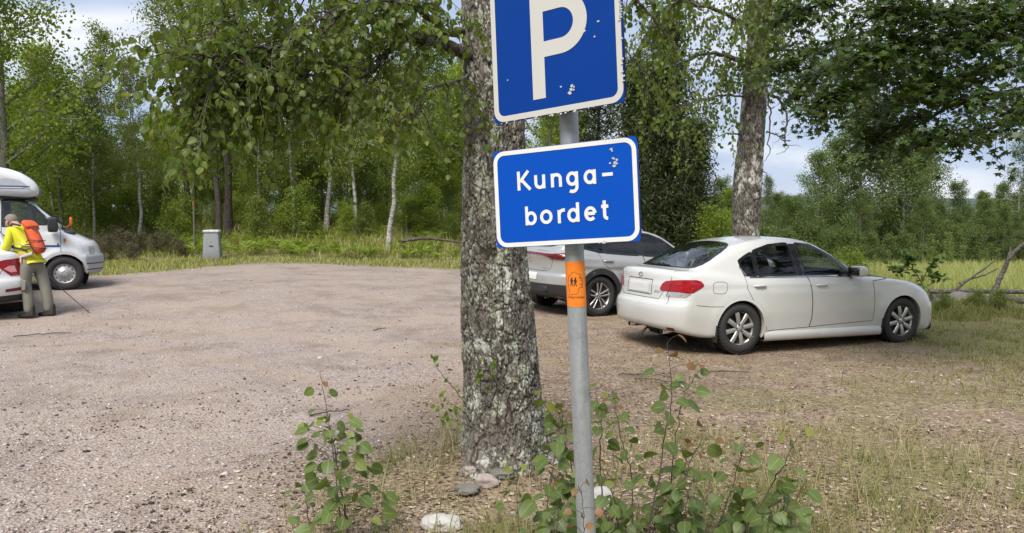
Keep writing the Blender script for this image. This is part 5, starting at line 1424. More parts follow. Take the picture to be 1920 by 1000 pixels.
def add_mirror(car, x, y, z, m, side):
    mb = MB(); rbox(mb, (x, y + side * .10, z + .02), (.17, .22, .15), Matrix.Rotation(rad(-side * 8), 3, 'Z'), .6); mb.build('mirror', m, car)
    o = car.children[-1]
    mb = MB(); mb.box((x - .086, y + side * .10, z + .02), (.008, .17, .11), Matrix.Rotation(rad(-side * 8), 3, 'Z')); mb.box((x + .0, y - side * .01, z - .03), (.10, .10, .05), bev=.02); mb.build('mirror_glass', M['gloss_black'], o)
def handle(car_or_door, B, vw, a, m, w_=.19):
    """a pull handle over a shallow dish"""
    o = MB(); h0 = B.hit(vw, a, .012)
    if h0 is None: return
    pts = [B.hit(vw, (a[0] + dx, a[1] + dz), off) for dx, dz, off in ((-w_ / 2, 0, -.005), (-w_ * .40, .002, .018), (0, .004, .026), (w_ * .40, .002, .018), (w_ / 2, 0, -.005))]
    if any(p is None for p in pts): return
    o.tube(pts, [.010, .014, .015, .014, .010], 8); o.build('handle', m, car_or_door)

# ---------------------------------------------------------------- the white saloon
q = dict(R=.326, wb=2.75, hw=.885, tw=.205, rim=.222, wheel='eight', floor=.30, belt=.97,
  Zl=([-1.15, -.98, -.8, -.6, -.3, .1, .6, 1.2, 1.8, 2.1, 2.4, 2.8, 3.1, 3.35, 3.55, 3.75], [1.03, 1.072, 1.082, 1.085, 1.06, .995, .975, .972, .985, .995, .972, .93, .875, .81, .74, .64]),
  Zg=([-1.0, -.66, -.35, -.1, .15, .45, .8, 1.1, 1.35, 1.6, 1.9, 2.15, 2.4, 2.7], [.86, 1.075, 1.235, 1.345, 1.425, 1.478, 1.502, 1.492, 1.45, 1.335, 1.145, .985, .82, .6]),
  xr=([.12, .28, .40, .55, .63, .665, .70, .76, .9, 1.0, 1.05, 1.12], [-.78, -.98, -1.035, -1.045, -1.03, -1.0, -.982, -.975, -.965, -.955, -.935, -.86]),
  xf=([.12, .22, .30, .45, .60, .72, .80, .9], [3.52, 3.71, 3.735, 3.745, 3.70, 3.61, 3.50, 3.28]),
  Ws=([.12, .22, .35, .55, .75, .88, .98, 1.06, 1.12], [.82, .845, .862, .878, .876, .862, .832, .78, .70]),
  Wg=([.8, .95, 1.1, 1.25, 1.4, 1.5], [.86, .822, .762, .690, .600, .53]), zb=([-1.2, -.9, -.5, 0, 2.75, 3.2, 3.8], [.36, .30, .22, .19, .18, .17, .20]),
  round=(.26, 3.2, .50, 3.2), taper=(.055, .055), gtaper=(.10, .05), gx=(.15, 1.6), crown=.045, crown_g=.05, flare=.016, cz=.84, crease=.004)
q['rv'] = View((0, 0, 0), (0, -1, 0), (.6, 0, .8)); q['fv'] = View((0, 0, 0), (0, 1, 0), (-.5, 0, .866))
sedan = thing('saloon_car', 'pearl white saloon car parked side on at the right of the sign post', 'car')
settle(sedan, 2.61, 10.51, 20.9, 2.75)
B = Body(car_F(q), -.5, 3.15, .60)
CR = (1130, 410, 3.0)
dl3 = photo_pts(B, sedan, [(799, 318), (778, 275), (764, 240), (800, 212), (855, 180), (930, 152), (1010, 143), (1085, 143), (1160, 150), (1240, 168), (1310, 195), (1370, 228), (1425, 270), (1452, 300), (1448, 317), (1150, 320), (950, 320)], CR)
dlo = dens(RIGHT.to2(dl3), .02)
zlev = .975
seams = lambda pts: RIGHT.to2(photo_pts(B, sedan, pts, CR))
rear_door = seams([(797, 322), (815, 395), (850, 465), (895, 515), (915, 560), (924, 632), (1040, 620), (1158, 610), (1175, 560), (1181, 470), (1176, 400), (1162, 350), (1147, 322), (950, 322)])
front_door = seams([(1149, 322), (1164, 350), (1178, 400), (1183, 470), (1177, 560), (1161, 609), (1340, 590), (1518, 574), (1530, 500), (1530, 400), (1518, 350), (1505, 318), (1330, 320)])
xb = float(RIGHT.to2(photo_pts(B, sedan, [(1108, 300)], CR))[0, 0]); xq = float(RIGHT.to2(photo_pts(B, sedan, [(868, 300)], CR))[0, 0])
xm = (dlo[:, 0].min(), dlo[:, 0].max())
panes = [(xm[0], xq - .012), (xq + .012, xb - .055), (xb + .055, xm[1])]
res = finish_car(sedan, q, B, dlo, panes, M['glass'], [(-.57, .68, 1.10), (-.65, .34, 1.1), (-.68, 0, 1.1), (-.65, -.34, 1.1), (-.57, -.68, 1.10), (.08, -.545, 1.405), (.16, 0, 1.435), (.08, .545, 1.405)],
                 [(2.02, .66, 1.03), (2.14, 0, 1.02), (2.02, -.66, 1.03), (1.45, -.52, 1.39), (1.38, 0, 1.43), (1.45, .52, 1.39)], [(x, s_ * .775) for x in (0, 2.75) for s_ in (-1, 1)], None, (rear_door, front_door), M['pearl'])
hz = RIGHT.to2(photo_pts(B, sedan, [(886, 380), (1234, 375)], CR))
for do, side, d in res['doors']:
    vw = RIGHT if side > 0 else flip_view(RIGHT); handle(do, B, vw, hz[0] if d is rear_door else hz[1], M['pearl'])
# bonnet, boot lid and bumpers as shares of the skin
bl = REAR.to2(photo_pts(B, sedan, [(128, 270), (105, 380), (118, 420), (305, 490), (345, 400), (395, 350), (415, 300)], CR))
bl_v = [(-.60, 1.2), (-.60, .90), (-.46, .70), (.46, .70), (.60, .90), (.60, 1.2)]
sel = B.select(REAR, bl_v, -.02) & (B.C[:, 0] < -.60) & (B.lab == 0); B.lab[sel] = 90
hd = (np.abs(B.C[:, 1]) < .70) & (B.C[:, 0] > 2.22) & (B.C[:, 0] < 3.42) & (B.N[:, 2] > .5) & (B.lab == 0); B.lab[hd] = 91
bp = (B.C[:, 0] < -.42) & (B.C[:, 2] < .655) & (B.lab == 0); B.lab[bp] = 92
fp = (B.C[:, 0] > 3.2) & (B.C[:, 2] < .66) & (B.lab == 0); B.lab[fp] = 93
B.emit(0, 'body', M['pearl'], sedan)
boot = B.emit(90, 'boot_lid', M['pearl'], sedan); bon = B.emit(91, 'bonnet', M['pearl'], sedan); rbump = B.emit(92, 'rear_bumper', M['pearl'], sedan); fbump = B.emit(93, 'front_bumper', M['pearl'], sedan)
B.line(REAR, bl_v[1:-1], .007, .0012).build('boot_gap', M['seam'], boot)
mb = B.line(TOP, [(-.62, -.62), (-.62, -.95)], .006, .0012); B.line(TOP, [(.62, -.62), (.62, -.95)], .006, .0012, mb)
if mb.v: mb.build('boot_edge_gap', M['seam'], boot)
sl_ = RIGHT.to2(photo_pts(B, sedan, [(530, 490), (600, 497), (710, 497)], CR))
for side in (1, -1):
    vw = RIGHT if side > 0 else flip_view(RIGHT); B.line(vw, sl_, .007, .0012, closed=False).build('bumper_gap', M['seam'], rbump)
    mb = B.line(TOP, [(side * .70, 2.24), (side * .70, 3.40)], .006, .0012)
    if mb.v: mb.build('bonnet_gap', M['seam'], bon)
# tail lamps wrap round the corner
vl = ang_view(42)
tl_r = [(318, 402), (345, 355), (395, 350), (470, 348), (545, 349), (574, 378), (545, 398), (502, 424), (430, 414), (362, 408)]
tl_w = [(362, 411), (430, 416), (501, 426), (470, 444), (358, 438)]
pr_ = vl.to2(photo_pts(B, sedan, tl_r, CR)); pw_ = vl.to2(photo_pts(B, sedan, tl_w, CR)); dv = vl.to2(photo_pts(B, sedan, [(398, 350), (372, 408), (358, 438)], CR))
for side in (1, -1):
    vw = vl if side > 0 else flip_view(vl)
    tl = B.patch(vw, roundpoly(pr_, 1), .007, step=.02).build('tail_light', M['red_lens'], sedan); B.patch(vw, pw_, .006, step=.02).build('reversing_lens', M['clear_lens'], tl)
    pn = dens(roundpoly(pr_, 1), .02); B.ring(vw, offs(pn, .006), pn, .0005, .007).build('lamp_rim', M['dark_red_lens'], tl)
    mb = B.line(vw, dv, .006, .0085); mb.build('lamp_gap', M['dark_red_lens'], tl)
    rf_ = ang_view(30); pf_ = rf_.to2(photo_pts(B, sedan, [(355, 611), (398, 616), (410, 634), (362, 626)], CR)); vf = rf_ if side > 0 else flip_view(rf_)
    B.patch(vf, pf_, .004, step=.02).build('bumper_reflector', M['dark_red_lens'], rbump)
    hl = ang_view(180 + 35 if side < 0 else 180 - 35)
    hv = ang_view(135) if side > 0 else flip_view(ang_view(135))
    h3 = hv.to2(np.array([(3.22, -.80 * side, .83), (3.42, -.74 * side, .80), (3.56, -.58 * side, .74), (3.58, -.60 * side, .64), (3.46, -.76 * side, .68)])); B.patch(hv, h3, .005, step=.02).build('headlight', M['clear_lens'], sedan)
    add_mirror(sedan, 1.86, -.84 * side, 1.02, M['pearl'], -side)
    # mud flaps and skirts
    for x in (-.37, 2.38): mf = MB(); mf.box((x, -.80 * side, .27), (.018, .18, .22), bev=.006); mf.build('mud_flap', M['blackp'], sedan)
    sk = MB(); rows = []
    for x in np.linspace(.37, 2.36, 14):
        o_ = .012 * math.sin((x - .37) / 1.99 * math.pi) ** .3
        rows.append([(x, -side * yy, z) for yy, z in ((.80, .285), (.868 + o_, .272), (.885 + o_, .235), (.885 + o_, .175), (.86, .145), (.74, .145))])
    sk.grid(np.array(rows), flip=side < 0); sk.build('side_skirt', M['pearl'], sedan)
lp = [(x, z) for x, z in ((-.25, .905), (.25, .905), (.25, .765), (-.25, .765))]
pl_ = B.patch(REAR, lp, .006, rings=(1, .5), step=.03).build('number_plate', M['plate'], boot); B.line(REAR, [(-.30, .935), (.30, .935), (.31, .745), (-.31, .745)], .010, .002, closed=True).build('plate_recess', M['seam'], boot)
th = np.linspace(0, 6.283, 25); bc = (0, .985)
mb = B.line(REAR, [(bc[0] + math.cos(a) * .048, bc[1] + math.sin(a) * .027) for a in th], .009, .006)
for dx, dz, r in ((-.026, .004, .007), (.0, .008, .004), (.014, .002, .004), (.0, -.008, .004), (.024, -.004, .004)): mb2 = B.patch(REAR, [(bc[0] + dx + math.cos(a) * r, bc[1] + dz + math.sin(a) * r) for a in th[:-1:3]], .007, rings=(1,)); mb.v += mb2.v; mb.f += [f + mb.n for f in mb2.f]; mb.n += mb2.n
mb.build('badge', M['chrome'], boot)
mb = MB()
V_, F_ = text_mesh('LEGACY', .042, 1.15); add_ngons(mb, np.array([B.hit(REAR, (.445 + x, .775 + y), .004) for x, y, _ in V_]), F_)
for k, x in enumerate(np.arange(-.56, -.40, .024)): B.line(REAR, [(x, .80), (x + .012, .815), (x + .014, .795)], .004, .004, mb)
mb.build('lettering', M['chrome'], boot)
fl = roundpoly(seams([(622, 358), (700, 358), (703, 400), (688, 424), (632, 424), (622, 410)]), 1); B.line(RIGHT, fl, .006, .0012, closed=True).build('fuel_flap', M['seam'], sedan)
# bright strip under the side glass
for side in (1, -1):
    vw = RIGHT if side > 0 else flip_view(RIGHT); z_ = float(np.median(dlo[dlo[:, 1] < dlo[:, 1].min() + .03, 1])) - .012
    B.line(vw, [(xm[0] + .10, z_), (xm[1] - .02, z_)], .014, .009).build('window_trim', M['chrome'], sedan)
    B.line(vw, dens(clipx(offs(dlo, .03), xm[0] - .05, xm[0] + .12), .02)[:0] if False else [(xm[0] + .055, z_ + .02), (xm[0] - .018, z_ + .14)], .012, .009).build('window_trim', M['chrome'], sedan)
ex = MB(); ex.lathe([(.030, 0), (.034, 0), (.034, .22), (.030, .22), (.030, 0)], 20, 'x', (-.88, -.42, .268)); ex.lathe([(.030, 0), (.034, 0), (.034, .22), (.030, .22), (.030, 0)], 20, 'x', (-.88, .42, .268)); ex.build('exhaust', M['chrome'], sedan)
th_ = MB(); th_.tube([(-.9, -.12, .30), (-1.0, -.12, .22), (-1.0, -.12, .17)], .016, 8); th_.build('tow_eye', M['blackp'], sedan)
ub = MB().box((1.3, 0, .24), (3.6, 1.35, .10)); ub.build('underbody', M['blackp'], sedan)
# front lip
lp = MB(); rows = []
for y in np.linspace(-.82, .82, 17):
    x0 = 3.735 - .50 * (abs(y) / .885) ** 3.2
    rows.append([(x0 - .10, y, .315), (x0 + .004, y, .30), (x0 + .022, y, .26), (x0 + .018, y, .20), (x0 - .02, y, .175), (x0 - .14, y, .175)])
lp.grid(np.array(rows)); lp.build('front_lip', M['pearl'], fbump)

# ---------------------------------------------------------------- the silver crossover behind the post
q = dict(R=.348, wb=2.64, hw=.915, tw=.225, rim=.240, wheel='split', floor=.36, belt=1.03, agap=.05,
  Zl=([-1.0, -.8, -.5, 0, .6, 1.2, 1.8, 2.2, 2.6, 3.0, 3.4, 3.6], [.98, 1.075, 1.10, 1.075, 1.03, 1.01, 1.01, 1.02, 1.0, .95, .87, .72]),
  Zg=([-1.0, -.78, -.60, -.42, -.2, .2, .7, 1.1, 1.45, 1.8, 2.2, 2.5, 2.8], [.9, 1.08, 1.27, 1.40, 1.465, 1.51, 1.535, 1.525, 1.47, 1.30, 1.06, .85, .6]),
  xr=([.12, .25, .40, .55, .66, .72, .85, .95, 1.02, 1.06, 1.12, 1.2], [-.62, -.78, -.855, -.88, -.875, -.85, -.845, -.86, -.885, -.875, -.82, -.72]),
  xf=([.12, .25, .45, .65, .85, 1.0], [3.38, 3.52, 3.58, 3.58, 3.50, 3.25]),
  Ws=([.12, .25, .35, .55, .75, .95, 1.03, 1.12], [.85, .88, .892, .898, .902, .890, .862, .80]),
  Wg=([.9, 1.02, 1.15, 1.3, 1.42, 1.55], [.885, .842, .790, .715, .640, .54]), zb=([-1.0, -.8, -.4, 0, 2.64, 3.2, 3.7], [.40, .34, .24, .21, .20, .20, .26]),
  round=(.26, 3.0, .55, 3.0), taper=(.045, .05), gtaper=(.11, .05), gx=(.2, 1.6), crown=.045, crown_g=.05, flare=.022, cz=.80, crease=.010, kr=.04)
q['rv'] = View((0, 0, 0), (0, -1, 0), (.6, 0, .8)); q['fv'] = View((0, 0, 0), (0, 1, 0), (-.5, 0, .866)); q['rglass'] = M['glass_dark']
suv = thing('crossover_car', 'silver grey crossover with black wheel arches half hidden behind the sign post', 'car')
settle(suv, 1.02, 13.73, 31, 2.64)
B = Body(car_F(q), -.35, 3.05, .66)
CR3 = (960, 400, 1682 / 370.)
dlo = dens([(-.30, 1.16), (.02, 1.095), (.6, 1.065), (1.2, 1.05), (1.75, 1.04), (1.92, 1.045), (1.72, 1.20), (1.5, 1.335), (1.25, 1.42), (.9, 1.445), (.5, 1.435), (.1, 1.385), (-.12, 1.31)], .02)
rd = [(-.02, 1.08), (.06, .9), (.30, .72), (.42, .50), (.44, .33), (.95, .33), (1.02, .6), (.96, 1.05)]
fd = [(.97, 1.05), (1.03, .6), (.96, .33), (2.05, .33), (2.16, .7), (2.1, 1.02)]
res = finish_car(suv, q, B, dlo, [(-.30, .10), (.13, .86), (.98, 1.92)], M['glass_dark'], [(-.66, .56, 1.16), (-.72, 0, 1.15), (-.66, -.56, 1.16), (-.40, -.50, 1.37), (-.38, 0, 1.40), (-.40, .50, 1.37)],
                 [(2.05, .64, 1.07), (2.18, 0, 1.06), (2.05, -.64, 1.07), (1.52, -.52, 1.41), (1.46, 0, 1.45), (1.52, .52, 1.41)], [(x, s_ * .785) for x in (0, 2.64) for s_ in (-1, 1)], .075, (rd, fd), M['silver'])
hz = RIGHT.to2(photo_pts(B, suv, [(840, 374), (1205, 380)], CR3))
for do, side, d in res['doors']:
    vw = RIGHT if side > 0 else flip_view(RIGHT); handle(do, B, vw, (.16, .945) if d is rd else (1.15, .93), M['silver'], .21)
hatch_o = [(-.58, 1.5), (-.62, 1.05), (-.56, .80), (-.46, .745), (.46, .745), (.56, .80), (.62, 1.05), (.58, 1.5)]
sel = B.select(REAR, hatch_o, -.03) & (B.C[:, 0] < -.40) & (B.lab == 0); B.lab[sel] = 90
low = (B.C[:, 2] < .60) & (B.C[:, 0] < -.36) & (B.lab == 0); 
yb = B.C[:, 1]; B.lab[(B.C[:, 2] < .30) & (B.C[:, 0] > .3) & (B.C[:, 0] < 2.3) & (B.lab == 0)] = 92
B.emit(0, 'body', M['silver'], suv); hatch = B.emit(90, 'tailgate', M['silver'], suv); B.emit(92, 'sill_cladding', M['blackp'], suv)
B.line(REAR, hatch_o[1:-1], .008, .0012).build('tailgate_gap', M['seam'], hatch)
# full width lamp bar ending in raised wings
for side in (1, -1):
    vl = ang_view(40) if side > 0 else flip_view(ang_view(40))
    w3 = [(-.86, -.40, 1.035), (-.80, -.60, 1.04), (-.72, -.76, 1.055), (-.54, -.845, 1.06), (-.50, -.86, 1.02), (-.62, -.84, .985), (-.72, -.78, .955), (-.82, -.62, .975), (-.86, -.40, 1.01)]
    B.patch(vl, vl.to2(np.array(w3) * np.array([1, side, 1])), .012, step=.03).build('tail_light', M['dark_red_lens'], suv)
    w3 = [(-.8, -.48, .995), (-.76, -.72, 1.0), (-.62, -.82, 1.02), (-.62, -.83, .99), (-.72, -.78, .95), (-.82, -.60, .955)]
    B.patch(vl, vl.to2(np.array(w3) * np.array([1, side, 1])), .016, step=.03).build('lamp_lower_lens', M['dark_red_lens'], suv.children[-1])  # lower part of the lamp, same dark red lens, slightly raised
    add_mirror(suv, 1.86, -.86 * side, 1.07, M['silver'], -side)
mb = B.line(REAR, [(-.46, 1.022), (-.25, 1.028), (0, 1.03), (.25, 1.028), (.46, 1.022)], .030, .012); mb.build('lamp_bar', M['dark_red_lens'], hatch)
B.patch(REAR, [(-.26, .70), (.26, .70), (.26, .585), (-.26, .585)], .008, rings=(1, .5)).build('number_plate', M['plate'], suv)
th = np.linspace(0, 6.283, 25); mb = B.line(REAR, [(math.cos(a) * .058, .915 + math.sin(a) * .042) for a in th], .009, .005); B.line(REAR, [(-.028, .935), (-.01, .895), (.035, .895)], .011, .006, mb); mb.build('badge', M['chrome'], hatch)
mb = MB()
for x in (.36, .385, .41, .44, .465): B.line(REAR, [(x, .80), (x + .008, .78), (x + .016, .80)], .004, .004, mb)
mb.build('lettering', M['chrome'], hatch)
rb = B.band((0, 0), 102, 258, .30, .53, .006).build('rear_bumper', M['blackp'], suv)
sk = MB(); rbox(sk, (-.80, 0, .44), (.16, 1.05, .12), e=.3); sk.build('diffuser', M['blackp'], rb)
for y in (-.52, .52):
    rl = MB(); rl.tube([(-.25, y, 1.47), (-.1, y * .99, 1.515), (.5, y * .99, 1.55), (1.0, y * .98, 1.545), (1.2, y * .98, 1.50)], .016, 8); rl.build('roof_rail', M['silver'], suv)
MB().box((1.2, 0, .28), (3.2, 1.4, .10)).build('underbody', M['blackp'], suv)
sp_ = MB(); rbox(sp_, (-.48, 0, 1.425), (.30, 1.02, .05), Matrix.Rotation(rad(8), 3, 'Y'), .35); sp_.build('roof_spoiler', M['silver'], suv)

# ---------------------------------------------------------------- the white liftback whose tail shows at the left edge
q = dict(R=.325, wb=2.69, hw=.905, tw=.205, rim=.222, wheel='eight', floor=.30, belt=.98,
  Zl=([-1.15, -.95, -.8, -.5, 0, .6, 1.2, 1.8, 2.1, 2.4, 2.8, 3.2, 3.5, 3.7], [1.0, 1.075, 1.09, 1.085, 1.03, 1.0, .98, .98, .99, .97, .93, .86, .76, .64]),
  Zg=([-1.0, -.78, -.5, -.2, .1, .5, .9, 1.2, 1.5, 1.8, 2.1, 2.4], [.86, 1.08, 1.21, 1.33, 1.41, 1.45, 1.46, 1.44, 1.36, 1.18, 1.0, .8]),
  xr=([.12, .26, .40, .55, .63, .665, .72, .8, .95, 1.05, 1.1, 1.14], [-.70, -.90, -1.0, -1.02, -1.005, -.975, -.955, -.945, -.93, -.92, -.89, -.80]),
  xf=([.12, .22, .30, .45, .60, .72, .80, .9], [3.45, 3.62, 3.64, 3.65, 3.60, 3.50, 3.40, 3.2]),
  Ws=([.12, .22, .35, .55, .75, .88, .98, 1.06, 1.12], [.83, .86, .88, .897, .897, .885, .855, .80, .72]),
  Wg=([.8, .95, 1.1, 1.25, 1.4, 1.5], [.88, .84, .78, .705, .615, .54]), zb=([-1.2, -.9, -.5, 0, 2.75, 3.2, 3.8], [.34, .30, .22, .19, .18, .17, .20]),
  round=(.22, 3.4, .55, 3.0), taper=(.05, .05), gtaper=(.10, .05), gx=(.15, 1.6), crown=.04, crown_g=.05, flare=.014, cz=.84, crease=.008)
q['rv'] = View((0, 0, 0), (0, -1, 0), (.6, 0, .8)); q['fv'] = View((0, 0, 0), (0, 1, 0), (-.5, 0, .866)); q['rglass'] = M['glass_dark']
lift = thing('liftback_car', 'white liftback of which only the red lamped tail corner shows beside the bending man', 'car')
YAWL = 128.0
settle(lift, -8.95, 12.30, YAWL, 2.69, dz=-.03)
B = Body(car_F(q), -.5, 3.1, .60, nx=120, ncap=40, nphi=180)
dlo = dens([(-.30, 1.09), (0, 1.03), (.6, 1.0), (1.3, .985), (1.9, .985), (1.75, 1.13), (1.5, 1.28), (1.2, 1.365), (.8, 1.385), (.4, 1.365), (.05, 1.28)], .02)
finish_car(lift, q, B, dlo, [(-.30, .06), (.09, .92), (1.0, 1.9)], M['glass_dark'], [(-.66, .60, 1.125), (-.73, 0, 1.12), (-.66, -.60, 1.125), (-.02, -.53, 1.37), (.02, 0, 1.395), (-.02, .53, 1.37)],
           [(1.98, .64, 1.05), (2.1, 0, 1.04), (1.98, -.64, 1.05), (1.5, -.52, 1.35), (1.44, 0, 1.38), (1.5, .52, 1.35)], [(x, s_ * .775) for x in (0, 2.69) for s_ in (-1, 1)], None, ([(0, 1.0), (.1, .8), (.40, .5), (.42, .3), (1.0, .3), (1.05, .6), (.98, 1.0)], [(1.0, 1.0), (1.07, .6), (1.02, .3), (2.15, .3), (2.2, .7), (2.1, .98)]), M['white_paint'])
hatch_o = [(-.60, 1.2), (-.62, .92), (-.50, .72), (.50, .72), (.62, .92), (.60, 1.2)]
B.lab[B.select(REAR, hatch_o, -.02) & (B.C[:, 0] < -.66) & (B.lab == 0)] = 90
B.emit(0, 'body', M['white_paint'], lift); hatch = B.emit(90, 'tailgate', M['white_paint'], lift)
B.band((0, 0), 122, 238, .30, .405, .006).build('bumper_skirt', M['blackp'], lift)
B.line(REAR, hatch_o[1:-1], .007, .0012).build('tailgate_gap', M['seam'], hatch)
for side in (1, -1):
    vl = ang_view(35) if side > 0 else flip_view(ang_view(35)); sg = np.array([1, side, 1])
    w3 = [(-.95, -.44, .925), (-.93, -.60, .955), (-.87, -.78, .965), (-.78, -.83, .965), (-.76, -.84, .90), (-.77, -.84, .80), (-.78, -.84, .72), (-.84, -.80, .705), (-.93, -.68, .70), (-.95, -.58, .80)]
    tl = B.patch(vl, vl.to2(np.array(w3) * sg), .008, step=.03).build('tail_light', M['red_lens'], lift)
    w3 = [(-.93, -.58, .82), (-.92, -.66, .86), (-.89, -.74, .86), (-.88, -.76, .76), (-.92, -.68, .755)]
    B.patch(vl, vl.to2(np.array(w3) * sg), .013, step=.03).build('reversing_lens', plain('pink_lens', (.75, .30, .30), .1, coat=1.), tl)
    w3 = [(-.9, -.70, .88), (-.84, -.80, .90), (-.79, -.83, .90), (-.79, -.83, .87), (-.84, -.80, .87), (-.9, -.70, .85)]
    B.patch(vl, vl.to2(np.array(w3) * sg), .012, step=.03).build('lamp_strip', M['dark_red_lens'], tl)
    w3 = [(-.96, -.55, .505), (-.9, -.76, .515), (-.78, -.86, .52), (-.78, -.86, .475), (-.9, -.76, .465), (-.96, -.55, .46)]
    B.patch(vl, vl.to2(np.array(w3) * sg), .006, step=.03).build('bumper_reflector', M['dark_red_lens'], lift)
B.patch(REAR, [(-.26, .90), (.26, .90), (.26, .79), (-.26, .79)], .006, rings=(1, .5)).build('number_plate', M['plate'], hatch)
MB().box((1.2, 0, .25), (3.4, 1.35, .10)).build('underbody', M['blackp'], lift)

# ---------------------------------------------------------------- the camper
q = dict(R=.335, wb=3.2, hw=.96, agap=.065,
  Zl=([-2, -1.0, -.2, 0, .12, .27, .44, .58, .69, .8], [1.22, 1.22, 1.21, 1.20, 1.175, 1.11, 1.02, .935, .84, .7]),
  Zg=([-2., -1.4, -.9, -.65, -.50, -.3, -.05, .13, .3], [1.92, 1.92, 1.90, 1.86, 1.78, 1.60, 1.36, 1.17, .98]),
  xr=([.2, 2.5], [-1.75, -1.75]), xf=([.25, .32, .45, .66, .70, .74, .86, .95, 1.05, 1.2], [.56, .67, .71, .715, .68, .665, .635, .58, .45, .13]),
  Ws=([.25, .35, .6, .9, 1.1, 1.2, 1.3], [.90, .925, .945, .94, .925, .905, .86]), Wg=([1.0, 1.2, 1.5, 1.75, 1.95], [.945, .925, .875, .825, .76]),
  zb=([-1.8, 1], [.34, .30]), round=(.0, 3., .36, 3.2), taper=(0, 0), gtaper=(0, .10), gx=(-5, -.5), crown=.04, crown_g=.05, flare=.0, cz=.62, crease=.006, blend=.03)
def van_F(q0):
    Zl, Zg, xf, Ws, Wg = (pchip(*q0[k]) for k in ('Zl', 'Zg', 'xf', 'Ws', 'Wg'))
    def F(x, y, z):
        ay = np.abs(y); d = np.hypot(x, z - q0['R'])
        ws = Ws(z) - .07 * np.clip((x - .2) / .6, 0, 1) ** 1.8 + .022 * np.exp(-((d - .44) / .06) ** 2) * (z > .3)
        sl = (Zl(x + .02) - Zl(x - .02)) / .04
        low = smax(ay - ws, (z - Zl(x) + .06 * (ay / .96) ** 2.4) / np.sqrt(1 + sl * sl), .06); e2 = x - xf(z) + .38 * (ay / .96) ** 2.8
        low = smax(low, e2, .06); sg = (Zg(x + .02) - Zg(x - .02)) / .04
        gh = smax(ay - Wg(z) + .10 * np.clip((x + .5) / .6, 0, 1), (z - Zg(x) + .05 * (ay / .8) ** 2) / np.sqrt(1 + sg * sg), .07); gh = np.maximum(gh, e2)
        f = smin(low, gh, .03); f = smax(f, .30 - z, .04); return smax(f, -1.75 - x, .03)
    return F
camper = thing('camper_van', 'white camper with a rounded bed bulge over the cab and orange side markers', 'motorhome')
CX, CY, CYAW = at(119, 15.2), 15.2, 30.0
c_, s_ = math.cos(rad(CYAW)), math.sin(rad(CYAW))
camper.location = (CX - s_ * .90 * 1, CY + c_ * .90, gz(CX, CY)); camper.rotation_euler = (0, 0, rad(CYAW))
B = Body(van_F(q), -1.3, .35, .72, nx=150, ncap=40, nphi=210)
CRV = (0, 280, 694 / 250.)
SV = lambda pts: RIGHT.to2(photo_pts(B, camper, pts, CRV))
holes = (np.hypot(B.C[:, 0], B.C[:, 2] - .335) < .40) & (np.abs(B.C[:, 1]) > .62) & (B.C[:, 2] < .75)
w1 = SV([(14, 265), (75, 262), (142, 268), (150, 300), (158, 388), (100, 400), (14, 402)]); w2 = SV([(156, 285), (175, 300), (225, 345), (246, 372), (240, 392), (168, 392), (160, 340)])
dr = SV([(8, 258), (150, 262), (215, 330), (300, 398), (314, 420), (318, 560), (250, 575), (232, 600), (228, 640), (8, 650)])
for side in (1, -1):
    vw = RIGHT if side > 0 else flip_view(RIGHT)
    for w_ in (w1, w2): holes |= B.select(vw, offs(dens(w_, .02), -.01))
B.lab[holes] = -1
for side in (1, -1):
    vw = RIGHT if side > 0 else flip_view(RIGHT)
    if len(dr) > 5: B.lab[B.select(vw, dr, .02) & (B.lab == 0)] = 10 + side
grey = (B.C[:, 2] < .70) & (B.C[:, 0] > .40) & (B.lab == 0); B.lab[grey] = 30
wsp = [(.06, .74, 1.21), (.16, .3, 1.18), (.17, 0, 1.18), (.16, -.3, 1.18), (.06, -.74, 1.21), (-.42, -.66, 1.70), (-.42, 0, 1.735), (-.42, .66, 1.70)]
FV = View((0, 0, 0), (0, 1, 0), (-.7071, 0, .7071)); wp = roundpoly(FV.to2(np.array(wsp)), 1)
B.lab[B.select(FV, offs(wp, -.015)) & (B.lab == 0)] = -1
B.emit(0, 'cab_body', M['white_paint'], camper); bmp = B.emit(30, 'front_bumper', M['grey_plastic'], camper)
